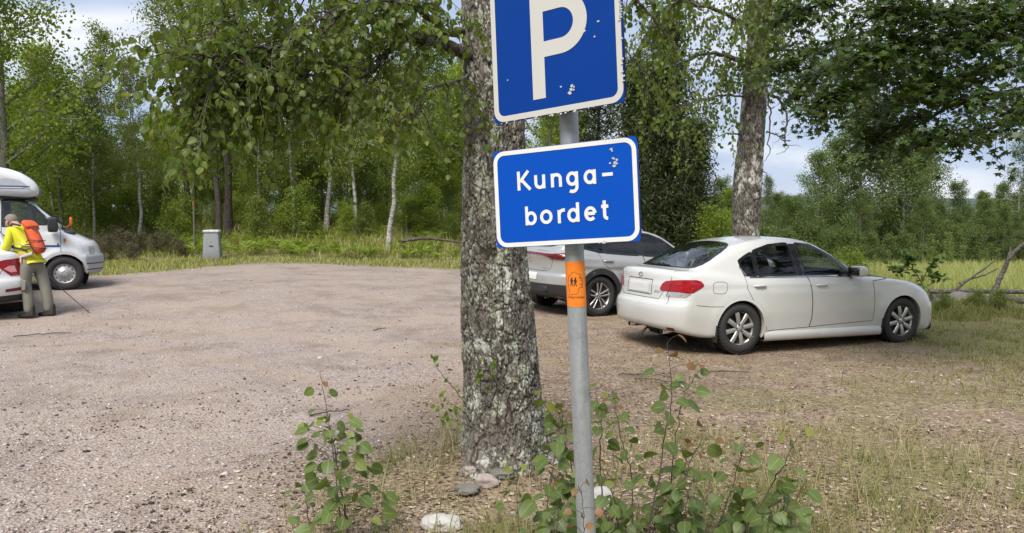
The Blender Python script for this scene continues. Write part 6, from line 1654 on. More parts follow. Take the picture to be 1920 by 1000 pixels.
for side in (1, -1):
    vw = RIGHT if side > 0 else flip_view(RIGHT)
    do = B.emit(10 + side, 'cab_door', M['white_paint'], camper)
    B.line(vw, dr, .010, .0015, closed=True).build('door_gap', M['seam'], do)
    for w_ in (w1, w2):
        pn = dens(w_, .02); wo = B.patch(vw, offs(pn, .004), .002).build('side_window', M['glass'], do); B.ring(vw, offs(pn, .016), offs(pn, -.022), .004, .003).build('window_seal', M['blackp'], wo)
    hl = SV([(462, 508), (484, 500), (492, 522), (491, 545), (466, 545)]); 
    if len(hl) >= 4: B.patch(vw, hl, .006, step=.015).build('headlight', M['clear_lens'], camper)
    mk_ = SV([(330, 466), (341, 464), (345, 476), (338, 487), (331, 482)])
    if len(mk_) >= 4: B.patch(vw, mk_, .008, step=.01).build('side_marker', M['orange_lens'], camper)
    st_ = SV([(24, 503), (140, 504), (312, 505)])
    if len(st_) >= 2: B.line(vw, st_, .040, .0025).build('stripe', M['blue_stripe'], camper)
    bd = SV([(298, 490), (306, 490), (306, 500), (298, 500)])
    if len(bd) >= 4: B.patch(vw, bd, .003, rings=(1,)).build('emblem', M['blue_stripe'], camper)
    hd_ = SV([(0, 445), (42, 445), (42, 478), (0, 478)])
    if len(hd_) >= 4: B.patch(vw, hd_, .006, rings=(1,)).build('door_handle', M['blackp'], do)
    th = np.radians(np.linspace(-20, 200, 50)); al = MB()
    for r0, r1, o0, o1 in ((.430, .385, .002, .006), (.385, .380, .006, -.06)):
        A = [B.hit(vw, (math.cos(a) * r0, .335 + math.sin(a) * r0), o0) for a in th]; I = [B.hit(vw, (math.cos(a) * r1, .335 + math.sin(a) * r1), o1) for a in th]
        for i in range(49):
            if all(z is not None for z in (A[i], A[i + 1], I[i], I[i + 1])): al.add(np.array([A[i], A[i + 1], I[i + 1], I[i]]), np.array([[0, 1, 2, 3]]))
    al.build('wheel_arch', M['white_paint'], camper)
    wheel_well(camper, 0, .86, .45, .43, .335, -side).build('wheel_housing', M['blackp'], camper)
    make_wheel(camper, 0, -.84 * side, .335, .215, .208, 'steel', -side); make_wheel(camper, -3.2, -.86 * side, .335, .215, .208, 'steel', -side)
    mb = MB(); rbox(mb, (-.17, -side * 1.07, 1.31), (.18, .20, .30), e=.35); mb.tube([(-.10, -side * .88, 1.26), (-.15, -side * 1.02, 1.26)], .03, 8); mb.build('mirror', M['blackp'], camper)
pn = dens(wp, .03); B.patch(FV, offs(wp, .004), .002, step=.04).build('windscreen', M['glass'], camper); B.ring(FV, offs(pn, .02), offs(pn, -.03), .004, .003).build('windscreen_seal', M['blackp'], camper)
mb = B.line(FV, [(-.5, .72), (-.1, .735), (.3, .72)], .03, .012); mb.build('wiper', M['blackp'], camper)
mb = MB(); 
for dz in (.40, .52): mb2 = B.line(FRONT, [(-.9, dz), (.9, dz)], .02, .004); mb.v += mb2.v; mb.f += [f + mb.n for f in mb2.f]; mb.n += mb2.n
mb.build('bumper_groove', M['seam'], bmp)
for y in (-.42, .42): seat(camper, -1.05, y, .75)
mb = MB().box((-.8, 0, .55), (1.8, 1.6, .05)); rbox(mb, (-.02, 0, 1.10), (.5, 1.6, .2)); mb.box((-1.70, 0, 1.2), (.04, 1.7, 1.3)); mb.build('cab_floor', M['fabric'], camper)
# living box and the bulge over the cab
def profile_solid(pts, hw, edge=.06, n=5):
    """an outline in x, z drawn out across y with rounded long edges"""
    p = np.array(roundpoly(pts, 2)); c = p.mean(0); rows = []
    ys = [(-hw, 1.0)] + []
    st = [(hw * -1 + edge * (1 - math.cos(a)), edge * (1 - math.sin(a))) for a in np.linspace(0, np.pi / 2, n)]
    L = [(y, d) for y, d in st] + [(-y, d) for y, d in st[::-1]]
    for y, d in L: o_ = offs(p, -d); rows.append(np.stack([o_[:, 0], np.full(len(p), y), o_[:, 1]], 1))
    mb = MB().grid(np.array(rows), closed_v=True)
    for r in (rows[0], rows[-1]):
        m = len(r); cc = r.mean(0); i = np.arange(m); mb.add(np.vstack([r, cc]), np.stack([i, (i + 1) % m, np.full(m, m)], 1))
    return mb
box_ = MB(); profile_solid([(-1.30, .36), (-1.30, 2.62), (-5.35, 2.75), (-5.4, .42)], 1.12, .05).build('living_box', M['white_paint'], camper)
hz_ = [(-.372, 1.97), (-.39, 2.06), (-.47, 2.18), (-.65, 2.31), (-.85, 2.385), (-1.05, 2.42), (-1.6, 2.56), (-1.6, 1.90), (-.9, 1.855), (-.52, 1.83), (-.40, 1.89)]
profile_solid(hz_, 1.02, .16, 7).build('bed_bulge', M['white_paint'], camper)
for side in (1, -1):
    y = -side * 1.0235
    gb = MB(); pts = [(-1.3, 2.12), (-.92, 2.20), (-.70, 2.17), (-.56, 2.06), (-1.3, 2.06)]; plate(gb, np.array(pts), 0); V = gb.v[0]; gb.v[0] = np.stack([V[:, 0], np.full(len(V), y), V[:, 2]], 1); gb.build('graphic', M['grey_band'], camper)
    bb = MB()
    for z, h_, x1 in ((2.045, .018, -.54), (2.005, .010, -.62)): plate(bb, np.array([(-1.3, z - h_ / 2), (x1, z - h_ / 2), (x1 + .02, z + h_ / 2), (-1.3, z + h_ / 2)]), 0); V = bb.v[-1]; bb.v[-1] = np.stack([V[:, 0], np.full(len(V), y - side * .0005), V[:, 2]], 1)
    bb.build('stripe', M['blue_stripe'], camper)
sm = MB(); sm.box((-1.0, 0, 1.835), (1.1, 1.75, .05)); sm.build('bulge_seal', M['blackp'], camper)
ol = MB(); 
rbox(ol, (.14, 1.0, 1.37), (.06, .10, .19), e=.6); ol.tube([(.02, .88, 1.24), (.12, .96, 1.28), (.14, 1.0, 1.30)], .010, 6); ol.build('far_mirror', M['orange_lens'], camper)

# ------------------------------------------------------------------ things at the edge of the wood
def stone(name, c, d, label, mat, seed, group=None, cat='rock', rz=0., rough=.5):
    bm = bmesh.new(); bmesh.ops.create_icosphere(bm, subdivisions=4, radius=1)
    V = np.array([v.co[:] for v in bm.verts]); bm.verts.index_update(); F = np.array([[v.index for v in f.verts] for f in bm.faces]); bm.free()
    n = fbm(V[:, 0] * 1.1 + seed, V[:, 1] * 1.1, V[:, 2] * 1.1, 4, seed) - .5; n2 = fbm(V[:, 0] * 5 + seed, V[:, 1] * 5, V[:, 2] * 5, 3, seed) - .5
    V = np.sign(V) * np.abs(V) ** .85 * (1 + rough * 2.2 * n + .10 * n2)[:, None] * np.array(d) / 2
    o = npmesh(name, V, F, mat, smooth=True); o.location = c; o.rotation_euler = (0, 0, rz); return tag(o, label, cat, group)
M['granite'] = plain('pink_granite', (.33, .27, .25), .9, var=.35, sc=25, bump=.5, bsc=90); M['pale_stone'] = plain('pale_stone', (.47, .45, .43), .9, var=.25, sc=30, bump=.5, bsc=90)
M['grey_stone'] = plain('lichen_stone', (.15, .14, .125), .95, var=.55, sc=14, bump=.6, bsc=60)
def on(pxx, py, Y, dz=0.): p = px(pxx, py, Y); return (p.x, Y, gz(p.x, Y) + dz)
for i, (x, y, Y, d, m, lb) in enumerate(((882, 915, 4.62, (.10, .07, .07), 'granite', 'small pink stone left at the foot of the big birch'), (910, 928, 4.5, (.13, .09, .09), 'granite', 'pink rounded stone in front of the big birch'), (874, 938, 4.42, (.15, .10, .06), 'grey_stone', 'flat lichen covered stone left of the pink rounded one'),
        (941, 907, 4.58, (.15, .09, .055), 'grey_stone', 'flat grey stone against the middle of the birch foot'), (1132, 922, 4.3, (.16, .14, .15), 'pale_stone', 'pale stone right behind the sign post among the aspen leaves'), (826, 997, 4.02, (.20, .15, .09), 'pale_stone', 'pale lichen stone at the bottom edge left of the post'),
        (600, 672, 9.0, (.06, .05, .03), 'pale_stone', 'small whitish stone lying out on the gravel'))):
    stone('stone', on(x, y, Y, .015), d, lb, M[m], i + 3)
# the grey litter bin
bx, by = at(398, 25.6), 25.6
bin_ = thing('litter_bin', 'grey tapered metal litter bin with a pale flaking lid by the wood edge', 'bin', (bx, by, gz(bx, by)), rad(12))
M['bin'] = plain('zinc_grey_bin', (.25, .265, .28), .6, .2, var=.22, sc=6, bump=.2, bsc=30, dirt=((.10, .10, .07), .35, .7)); M['bin_lid'] = plain('flaking_lid', (.50, .49, .46), .8, var=.5, sc=14)
mb = MB(); rows = []
for z, w_, d_ in ((-.05, .58, .52), (.02, .58, .52), (.90, .47, .42), (.93, .46, .41)): p = rounded(w_, d_, .05, 5); rows.append(np.stack([p[:, 0], p[:, 1], np.full(len(p), z)], 1))
mb.grid(np.array(rows), closed_v=True); mb.build('body', M['bin'], bin_)
mb = MB(); rows = []
for z, w_, d_ in ((.915, .52, .47), (.93, .53, .48), (.975, .53, .48), (.99, .51, .46), (1.0, .30, .27), (1.0, .01, .01)): p = rounded(w_, d_, min(.06, w_ / 3), 5); rows.append(np.stack([p[:, 0], p[:, 1], np.full(len(p), z)], 1))
mb.grid(np.array(rows), closed_v=True); mb.build('lid', M['bin_lid'], bin_)
MB().box((0, -.252, .47), (.13, .02, .025), bev=.008).build('handle', M['seam'], bin_)
MB().lathe([(.0, -.004), (.012, -.004), (.012, .01)], 10, 'y', (0, -.236, .60)).build('lock', M['seam'], bin_)
# trail posts with orange tops
M['post'] = plain('weathered_post', (.12, .105, .085), .9, var=.3, sc=12)
for x, y0, Y, hgt, lb in ((365, 475, 27.2, 1.9, 'dark wooden trail post with an orange top beside the grey bin'), (318, 460, 30.5, 1.35, 'farther thin trail post with an orange band left of the grey bin')):
    p = thing('trail_post', lb, 'post', on(x, y0, Y)); w_ = .034 if Y < 29 else .03
    MB().tube([(0, 0, -.1), (0, 0, hgt * .5), (.01, 0, hgt)], [w_, w_, w_ * .95], 10).build('pole', M['post'], p)
    MB().tube([(.0, 0, hgt - .17), (.01, 0, hgt + .004)], w_ * 1.12, 10).build('marker', plain('orange_marker', (.26, .075, .03), .8, var=.2), p)
# ferns: arching fronds of many leaflets
def fern_mesh(n, L):
    P, D, N_, Z, st = [], [], [], [], MB()
    for k in range(n):
        az = k * 2.39996 + rng.normal(0, .3); l = L * rng.uniform(.7, 1.15)
        c = curve((0, 0, 0), (math.cos(az) * .45, math.sin(az) * .45, 1), l, 12, (math.cos(az) * .9, math.sin(az) * .9, -.75), .04); st.tube(c, np.linspace(.006, .002, 13), 3, cap=False)
        side = np.array([-math.sin(az), math.cos(az), 0])
        for j in range(3, 13):
            t_ = norm(c[min(j + 1, 12)] - c[j - 1]); wl = l * .20 * math.sin((j - 2) / 11 * 2.9 + .15)
            for sg in (1, -1): P.append(c[j]); D.append(norm(side * sg + t_ * .45 + rng.normal(0, .12, 3))); N_.append(norm(np.cross(t_, side) * -1 + rng.normal(0, .3, 3))); Z.append(max(.04, wl))
    T = (np.array([[0, 0, 0], [.35, .20, .02], [1, 0, -.06], [.35, -.20, .02]]), KITE[1]); V, F = place_leaves(*T, np.array(P), np.array(D), np.array(N_), np.array(Z)); return st, V, F
M['fern'] = leafmat('fern_frond', (.17, .25, .035), (.27, .34, .06), (.38, .36, .10), .42, .55)
fd = []
for k in range(3):
    st, V, F = fern_mesh(11, 1.0); a = st.build('stem', M['lf_broad_light']); b = npmesh('frond', V, F, M['fern']); COL.objects.unlink(a); COL.objects.unlink(b); fd.append((a.data, b.data)); bpy.data.objects.remove(a); bpy.data.objects.remove(b)
n = 0
while n < 95:
    p, Y = rng.uniform(190, 905), rng.uniform(26.3, 33.); x = at(p, Y)
    if 383 < p < 415 and Y < 26.2 or rng.random() > (.35 if p < 300 else .9): continue
    f = thing('fern', 'bright green bracken fern in the undergrowth by the wood edge', 'fern', (x, Y, gz(x, Y) - .03), rng.uniform(0, 6.28), 'ferns in front of the wood'); s = rng.uniform(.55, 1.0) * (.75 if p < 300 else 1); f.scale = (s, s, s)
    for nm, d in zip(('stem', 'frond'), fd[n % 3]): link(bpy.data.objects.new(nm, d), f)
    n += 1
# heather beside the path left of the bin
hp = []
for i, (p, Y, s) in enumerate(((205, 25.5, .48), (235, 26.5, .5), (262, 27.2, .45), (292, 26.8, .46), (180, 24.6, .42), (222, 28.5, .5), (315, 27.6, .42), (250, 24.9, .34), (340, 26.4, .36))):
    tree('bush2', at(p, Y), Y, 'brownish heather bush by the path between camper and bin', cat='heather', group='heather by the path', s=s, sz=s * .85, mat=leafmat('heather', (.075, .062, .035), (.15, .125, .075), (.13, .15, .06), .25, .7) if i == 0 else bpy.data.materials['heather'])
# fallen logs by the leaning birch
def log(pts, r0, r1, label, mat, name='log', cat='log', n=10, group=None):
    mb = MB(); pts = np.array(pts, float); o_ = pts[0].copy(); c = limb(mb, pts - o_, r0, r1, n, 6, .008)
    o = mb.build(name, mat); o.location = o_; return tag(o, label, cat, group)
log([px(752, 452, 28.2)[:], px(800, 446, 28.3)[:], px(872, 456, 28.2)[:]], .07, .04, 'fallen log in the grass right of the leaning birch', M['bark_dark'])
for i, (pts, lb) in enumerate((([(560, 380, 34), (556, 330, 34.2), (548, 290, 34.4), (540, 270, 34.5)], 'dead grey snag left of the brightest white birch'), ([(585, 370, 35), (592, 340, 35), (598, 318, 35)], 'short broken dead stem near the brightest white birch'))):
    log(P3(pts), .07, .03, lb, M['bark_grey'], 'snag', 'dead tree')
# ------------------------------------------------------------------ old rails, stones and dead wood by the field
M['old_wood'] = barkmat('weathered_wood', (.07, .06, .052), (.22, .20, .175), None, (3, 14, 14))
RY = 15.6
for i, (a, b, r, lb) in enumerate((([(1742, 547, 15.2), (1800, 546, 15.4), (1990, 548, 16.0)], 0, .055, 'topmost long grey rail lying along the edge of the field'), ([(1745, 558, 15.0), (1850, 560, 15.3), (2010, 566, 15.6)], 0, .07, 'second rail under the topmost long one by the field'),
        ([(1862, 556, 15.1), (1930, 566, 15.2), (2060, 580, 15.4)], 0, .08, 'thick log at the right edge above the two lower ones'), ([(1876, 572, 14.9), (1940, 586, 15.0), (2060, 600, 15.2)], 0, .075, 'middle log of the pile at the right edge'), ([(1890, 592, 14.7), (1950, 604, 14.8), (2070, 620, 15.0)], 0, .075, 'lowest log of the pile at the right edge'))):
    log(P3(a), r, r * .85, lb, M['old_wood'])
snag = thing('dead_branch', 'forked dead branch standing up out of the rails at the right edge', 'dead branch', px(1857, 560, 14.9)); o_ = np.array(snag.location)
for nm, pts, r in (('stem', [(1855, 575, 14.9), (1868, 538, 14.9), (1880, 510, 14.9), (1893, 482, 14.8), (1925, 452, 14.7), (1960, 436, 14.6)], .062), ('fork', [(1886, 497, 14.85), (1893, 475, 14.9), (1896, 462, 14.9)], .028), ('root', [(1866, 540, 14.9), (1876, 552, 14.8), (1878, 572, 14.7)], .04)):
    mb = MB(); limb(mb, np.array(P3(pts)) - o_, r, r * .45, 9, 6, .008); mb.build(nm, M['old_wood'], snag)
for pts, lb in (([(1786, 548, 15.0), (1812, 528, 14.9), (1840, 508, 14.8), (1866, 488, 14.7)], 'longer straight dead stick leaning out of the rails'), ([(1800, 532, 15.1), (1822, 522, 15.1), (1850, 514, 15.1), (1872, 503, 15.1)], 'shorter dead stick under the longer leaning one')):
    log(P3(pts), .028, .012, lb, M['old_wood'], 'dead_stick', 'stick')
stone('stone', on(1805, 560, 14.6, .04), (.70, .5, .36), 'big grey lichen covered stone in front of the rails', M['grey_stone'], 21); stone('stone', on(1845, 585, 14.2, .02), (.42, .35, .22), 'lower grey stone right of the big one', M['grey_stone'], 22); stone('stone', on(1768, 570, 14.5, .03), (.36, .3, .22), 'mossy stone left of the big grey one by the car nose', M['grey_stone'], 23); stone('stone', on(1900, 605, 13.9, .02), (.3, .26, .12), 'flat grey stone at the right edge below the logs', M['grey_stone'], 24)
# tufts on the bank of stones
x = rng.uniform(7.3, 11.4, 7000); y = rng.uniform(12.9, 14.4, 7000); k = fbm(x * 1.4, y * 1.4, seed=91) > .36; x, y = x[k], y[k]
k = (x < 9.6) | (rng.random(len(x)) < .2); x, y = x[k], y[k]
o = npmesh('bank_grass', *blades_mesh(x, y, rng.uniform(.06, .22, len(x)), np.full(len(x), .010), rng.uniform(.2, 1.0, len(x)), z=ground(x, y)), M['grass'], smooth=True); tag(o, 'rough grass growing over the bank of stones by the rails', 'grass', kind='stuff')
for i, (p, Y, s_, lb) in enumerate(((1775, 13.7, .22, 'small leafy weed clump by the nose of the white car'), (1835, 13.8, .2, 'small leafy weed clump right of the big stone'), (1880, 13.6, .24, 'leafy weed clump under the forked dead branch'))):
    tree('bush2', at(p, Y), Y, lb, cat='weed', s=s_, sz=s_ * .8, mat=M['lf_birch_far'])
# oak shoot over the bonnet
oak = thing('oak_sapling', 'young oak with dark lobed leaves behind the bonnet of the white saloon', 'sapling', on(1735, 545, 14.6)); o_ = np.array(oak.location)
sb = MB(); pos, dr_, nr, sz = [], [], [], []
for pts in ([(1738, 560, 14.6), (1728, 530, 14.5), (1712, 505, 14.4), (1690, 487, 14.3)], [(1728, 530, 14.5), (1740, 505, 14.5), (1755, 485, 14.4), (1772, 476, 14.4)], [(1712, 505, 14.4), (1708, 488, 14.3), (1702, 478, 14.3)], [(1740, 515, 14.5), (1752, 520, 14.4), (1762, 518, 14.4)], [(1712, 505, 14.4), (1690, 508, 14.3), (1672, 502, 14.2)]):
    c = limb(sb, P3(pts), .012, .004, 5, 5, .01)
    for _ in range(46): i = rng.integers(5, len(c)); pos.append(c[i] + rng.normal(0, .05, 3)); d = norm(rng.normal(0, 1, 3) * np.array([1, 1, .5])); dr_.append(d); nr.append(norm(rng.normal(0, .5, 3) + np.array([0, -.2, 1]))); sz.append(rng.uniform(.09, .15))
for i in range(len(sb.v)): sb.v[i] = sb.v[i] - o_
sb.build('stem', M['twig'], oak); V, F = place_leaves(*OAKL, np.array(pos) - o_, np.array(dr_), np.array(nr), np.array(sz)); npmesh('leaves', V, F, leafmat('oak_leaf', (.055, .10, .02), (.11, .17, .035), None, .4, .45), oak)
# tall willowherb in the field
WH = []
for k in range(3):
    sb = MB(); c = curve((0, 0, 0), (.03, 0, 1), 1.5, 10, (0, 0, 0), .02); sb.tube(c, np.linspace(.012, .004, 11), 4, cap=False); P_, D_ = [], []
    for j in range(190): u = rng.uniform(.15, 1) ** .8; i = u * 10; a = int(min(i, 9)); P_.append(c[a] + (c[a + 1] - c[a]) * (i - a)); az = rng.uniform(0, 6.28); D_.append([math.cos(az), math.sin(az), rng.uniform(.1, .8)])
    V, F = place_leaves(np.array([[0, 0, 0], [.4, .10, .02], [1, 0, -.1], [.4, -.10, .02]]), KITE[1], np.array(P_), np.array(D_), rand_dirs(190, 1.), rng.uniform(.10, .20, 190))
    a = sb.build('stem', M['lf_far']); b = npmesh('leaves', V, F, leafmat('willowherb_leaf', (.15, .20, .07), (.26, .29, .12), None, .4, .6)); COL.objects.unlink(a); COL.objects.unlink(b); WH.append((a.data, b.data)); bpy.data.objects.remove(a); bpy.data.objects.remove(b)
for i, (p, Y, s) in enumerate(((1716, 31, .8), (1727, 31, .9), (1742, 30, 1.15), (1752, 32, 1.0), (1780, 30, 1.2), (1786, 31, 1.05), (1806, 32, .85), (1840, 33, .75), (1850, 33, .8), (1874, 33, .8), (1640, 26, .62), (1652, 26, .55), (1600, 24, .6), (1700, 33, .8), (1668, 31, .75), (1900, 34, .75))):
    f = thing('willowherb', 'tall pale green willowherb spike standing above the field grass', 'wild plant', (at(p, Y), Y, gz(at(p, Y), Y)), rng.uniform(0, 6.28), 'willowherb spikes in the field'); f.scale = (s, s, s)
    for nm, d in zip(('stem', 'leaves'), WH[i % 3]): link(bpy.data.objects.new(nm, d), f)

# ------------------------------------------------------------------ aspen saplings round the post
M['aspen'] = leafmat('aspen_leaf', (.115, .17, .05), (.20, .265, .075), (.33, .35, .10), .38, .42, (1.25, 1.3, .5), rib=True)
M['aspen_young'] = leafmat('young_red_leaf', (.20, .15, .05), (.33, .16, .08), (.36, .20, .12), .45, .45, (1.2, 1.0, .6))
M['aspen_yellow'] = leafmat('yellow_green_leaf', (.20, .26, .05), (.30, .33, .07), None, .45, .45)
def aspen(pts, label, n=18, size=.075, group=None, red=3, r=.0042, top=.12, y_from=.18, name='aspen_sapling', spread=.5):
    P_ = np.array(P3(pts)); base = P_[0].copy(); g0 = gz(base[0], base[1])
    if base[2] > g0 + .02: P_ = np.vstack([[base[0] + rng.normal(0, .015), base[1] + rng.normal(0, .02), g0 - .02], P_]); base = P_[0]
    o = thing(name, label, 'sapling', base, group=group); sb = MB(); c = limb(sb, P_ - base, r, r * .35, 6, 6, .004); vis = np.linspace(y_from, 1, n); pos, dr_, nr, sz, pet = [], [], [], [], sb
    for k, u in enumerate(vis):
        f = u * (len(c) - 1); a = int(min(f, len(c) - 2)); q_ = c[a] + (c[a + 1] - c[a]) * (f - a); az = k * 2.4 + rng.normal(0, .5)
        d = norm(np.array([math.cos(az), math.sin(az), rng.uniform(-.15, .75)])); pl_ = size * rng.uniform(.4, 1.0 + spread) * (1.15 - .5 * u); e = q_ + d * pl_ + np.array([0, 0, .01]); pet.tube([q_, (q_ + e) / 2 + [0, 0, .006], e], .0011, 3, cap=False)
        pos.append(e); dr_.append(norm(d * np.array([1, 1, .3]) + np.array([0, 0, rng.uniform(-.7, -.1)]))); nr.append(norm(rng.normal(0, .55, 3) + np.array([0, -.4, .9]))); sz.append(size * rng.uniform(.75, 1.2) * (1.1 - .35 * u))
    pos, dr_, nr, sz = map(np.array, (pos, dr_, nr, sz))
    sb.build('stem', M['twig'], o); m = np.zeros(n, bool); m[max(0, n - red):] = True
    if (~m).any(): npmesh('leaves', *place_leaves(*ASPENL, pos[~m], dr_[~m], nr[~m], sz[~m]), M['aspen'], o, smooth=True, attrs={'mid': np.tile([1., 0, 0] * 7, int((~m).sum()))})
    if red: npmesh('young_leaves', *place_leaves(*ASPENL, pos[m], dr_[m], nr[m], sz[m] * .72), M['aspen_young'] if top < .2 else M['aspen_yellow'], o, smooth=True)
    return o
aspen([(672, 1090, 3.65), (655, 1000, 3.65), (640, 920, 3.65), (628, 850, 3.65), (620, 800, 3.65)], 'leafy aspen sapling alone at the lower left of the birch', 120, .070, red=5, top=.3, r=.0055, y_from=.02, spread=2.2)
aspen([(650, 1080, 3.7), (630, 900, 3.7), (618, 800, 3.7), (608, 745, 3.7), (600, 702, 3.7)], 'thin bare stem with one leaf rising from the lower left sapling', 7, .06, red=2, r=.003, y_from=.45)
aspen([(585, 1060, 3.8), (580, 980, 3.8), (572, 930, 3.8), (566, 905, 3.8)], 'small aspen shoot left of the lower left sapling', 12, .06, red=1, top=.3)
aspen([(1085, 1110, 3.4), (1078, 900, 3.5), (1062, 834, 3.55), (1040, 791, 3.6), (1017, 752, 3.6)], 'aspen sapling leaning left between birch and post', 20, .085, red=2, top=.3)
aspen([(1020, 1090, 3.4), (1024, 960, 3.4), (1035, 880, 3.45), (1052, 820, 3.5), (1055, 770, 3.5)], 'bushy aspen sapling close left of the post', 26, .08, red=3)
aspen([(985, 1090, 3.3), (975, 990, 3.3), (968, 930, 3.3), (972, 870, 3.3)], 'low aspen sapling in front of the birch foot', 14, .06, red=2, top=.3)
aspen([(1190, 1090, 3.6), (1186, 890, 3.6), (1169, 842, 3.6), (1158, 790, 3.6), (1150, 755, 3.6)], 'aspen stem with a reddish tip just right of the post', 13, .065, red=3, y_from=.4)
aspen([(1130, 1060, 3.7), (1126, 850, 3.7), (1128, 780, 3.7), (1116, 735, 3.7)], 'aspen sapling right behind the post', 16, .075, red=1, top=.3)
aspen([(1205, 1090, 3.3), (1216, 985, 3.35), (1240, 880, 3.4), (1246, 810, 3.45), (1259, 772, 3.5), (1259, 718, 3.5), (1251, 642, 3.5)], 'tallest aspen sapling with a withered brown tip right of the post', 27, .082, red=4, r=.005, y_from=.2)
aspen([(1250, 1090, 3.5), (1262, 850, 3.5), (1280, 745, 3.5), (1300, 710, 3.5), (1318, 688, 3.5)], 'thin aspen stem leaning right behind the tallest sapling', 9, .06, red=2, y_from=.5, r=.003)
aspen([(1330, 1090, 3.4), (1307, 970, 3.4), (1281, 905, 3.45), (1296, 860, 3.5), (1318, 822, 3.5)], 'aspen sapling with orange young leaves in the middle of the clump', 20, .085, red=5)
aspen([(1330, 1090, 3.6), (1345, 985, 3.6), (1376, 905, 3.6), (1391, 852, 3.6), (1402, 808, 3.6)], 'aspen sapling with small paired leaves right of the clump middle', 17, .07, red=2, top=.3)
aspen([(1360, 1080, 3.3), (1392, 1000, 3.35), (1441, 922, 3.4), (1464, 878, 3.4), (1497, 818, 3.4)], 'dark stemmed aspen sapling leaning far to the right', 19, .09, red=2, top=.3, r=.0052)
aspen([(1450, 1080, 3.4), (1472, 982, 3.4), (1492, 935, 3.4), (1513, 900, 3.4)], 'rightmost aspen sapling of the clump', 13, .08, red=1, top=.3)
aspen([(1098, 1080, 2.12), (1097, 1010, 2.12), (1093, 960, 2.12), (1088, 915, 2.12)], 'reddish leaved shoot right in front of the post', 9, .042, red=8, r=.0022, y_from=.45)
for i in range(24):
    p = rng.choice([rng.uniform(1000, 1090), rng.uniform(1130, 1430), rng.uniform(1130, 1330), rng.uniform(1430, 1500)]); Y = rng.uniform(2.9, 3.9); yt = rng.uniform(880, 985) + max(0, 12 * (3.3 - Y))
    aspen([(p + rng.normal(0, 25), 1100, Y), (p, 1010, Y), (p + rng.normal(0, 12), (yt + 1010) / 2, Y), (p + rng.normal(0, 25), yt, Y)], 'low aspen shoot filling the clump round the foot of the post', rng.integers(12, 20), .066, group='low aspen shoots round the post', red=int(rng.integers(0, 3)), top=.3 if i % 2 else .1, y_from=.3)
for i, (x, y, Y, l, a, lb) in enumerate(((580, 785, 6.3, .35, .5, 'thin dry twig on the gravel left of the birch'), (1160, 695, 8.0, .55, -.2, 'dry twig on the trodden ground behind the post'), (1320, 688, 8.2, .5, .05, 'straight dry stick in front of the car rear wheel'), (25, 625, 10.5, .7, .5, 'forked dry twig on the gravel at the left edge'), (700, 610, 11., .25, .9, 'short bark stick out on the gravel'), (1190, 700, 7.8, .4, -.5, 'crooked twig beside the dry one behind the post'))):
    p = on(x, y, Y, .02); log([p, (p[0] + l * .5 * math.cos(a), p[1] + l * .5 * math.sin(a), p[2] + .015), (p[0] + l * math.cos(a), p[1] + l * math.sin(a), p[2])], .009, .004, lb, M['twig'], 'twig', 'twig', 6)

# ------------------------------------------------------------------ the man at the liftback
def skin(name, nodes, edges, mat, parent, sub=2, yscale=1., extra=None):
    me = bpy.data.meshes.new(name); me.from_pydata([n_[:3] for n_ in nodes], edges, []); o = bpy.data.objects.new(name, me); COL.objects.link(o)
    m = o.modifiers.new('s', 'SKIN'); m.use_smooth_shade = True
    for v, n_ in zip(me.skin_vertices[0].data, nodes): v.radius = (n_[3], n_[3] if len(n_) < 5 else n_[4]); v.use_root = False
    me.skin_vertices[0].data[0].use_root = True
    o.modifiers.new('d', 'SUBSURF').levels = sub; o.modifiers['d'].render_levels = sub
    dg = bpy.context.evaluated_depsgraph_get(); m2 = bpy.data.meshes.new_from_object(o.evaluated_get(dg)); bpy.data.objects.remove(o)
    V = np.zeros(len(m2.vertices) * 3, np.float32); m2.vertices.foreach_get('co', V); V = V.reshape(-1, 3)
    quad = np.array([list(p.vertices) for p in m2.polygons if len(p.vertices) == 4]); tri = np.array([list(p.vertices) for p in m2.polygons if len(p.vertices) == 3]).reshape(-1, 3)
    mb = MB().add(V, [f for f in (quad, tri) if len(f)])
    if extra: extra(mb)
    return mb.build(name, mat, parent)
MX, MY = -7.73, 12.25
man = thing('person', 'grey haired man in a yellow top bending over the tail of the white liftback', 'person', (MX, MY, gz(MX, MY)))
man.rotation_euler = (0, 0, rad(-20))
M['skin'] = plain('skin', (.46, .28, .20), .55, var=.12); M['yellow'] = plain('lime_yellow_top', (.56, .55, .022), .8, var=.14, sc=7, bump=.35, bsc=16)
M['trouser'] = plain('olive_grey_trousers', (.185, .178, .145), .9, var=.18, sc=6, bump=.5, bsc=14); M['shoe'] = plain('dark_boots', (.028, .026, .024), .7, var=.3); M['hair'] = plain('short_grey_hair', (.20, .175, .15), .9, var=.4, sc=60)
body = [(0, 0, .92, .11), (-.07, 0, 1.10, .115), (-.17, 0, 1.30, .125), (-.27, 0, 1.43, .07), (-.335, 0, 1.475, .056), (-.40, 0, 1.50, .088), (-.43, 0, 1.555, .092), (-.475, 0, 1.435, .045),
        (-.205, -.17, 1.38, .060), (-.20, -.235, 1.09, .043), (-.44, -.20, 1.075, .029), (-.205, .17, 1.38, .060), (-.22, .25, 1.09, .043), (-.42, .26, .95, .029),
        (.0, -.09, .86, .10), (-.03, -.10, .53, .062), (.05, -.105, .14, .036), (.02, .09, .86, .10), (.10, .12, .54, .062), (.18, .135, .14, .036), (-.02, -.105, .06, .03), (.11, .14, .06, .03)]
be = [(0, 1), (1, 2), (2, 3), (3, 4), (4, 5), (5, 6), (5, 7), (2, 8), (8, 9), (9, 10), (2, 11), (11, 12), (12, 13), (0, 14), (14, 15), (15, 16), (0, 17), (17, 18), (18, 19), (16, 20), (19, 21)]
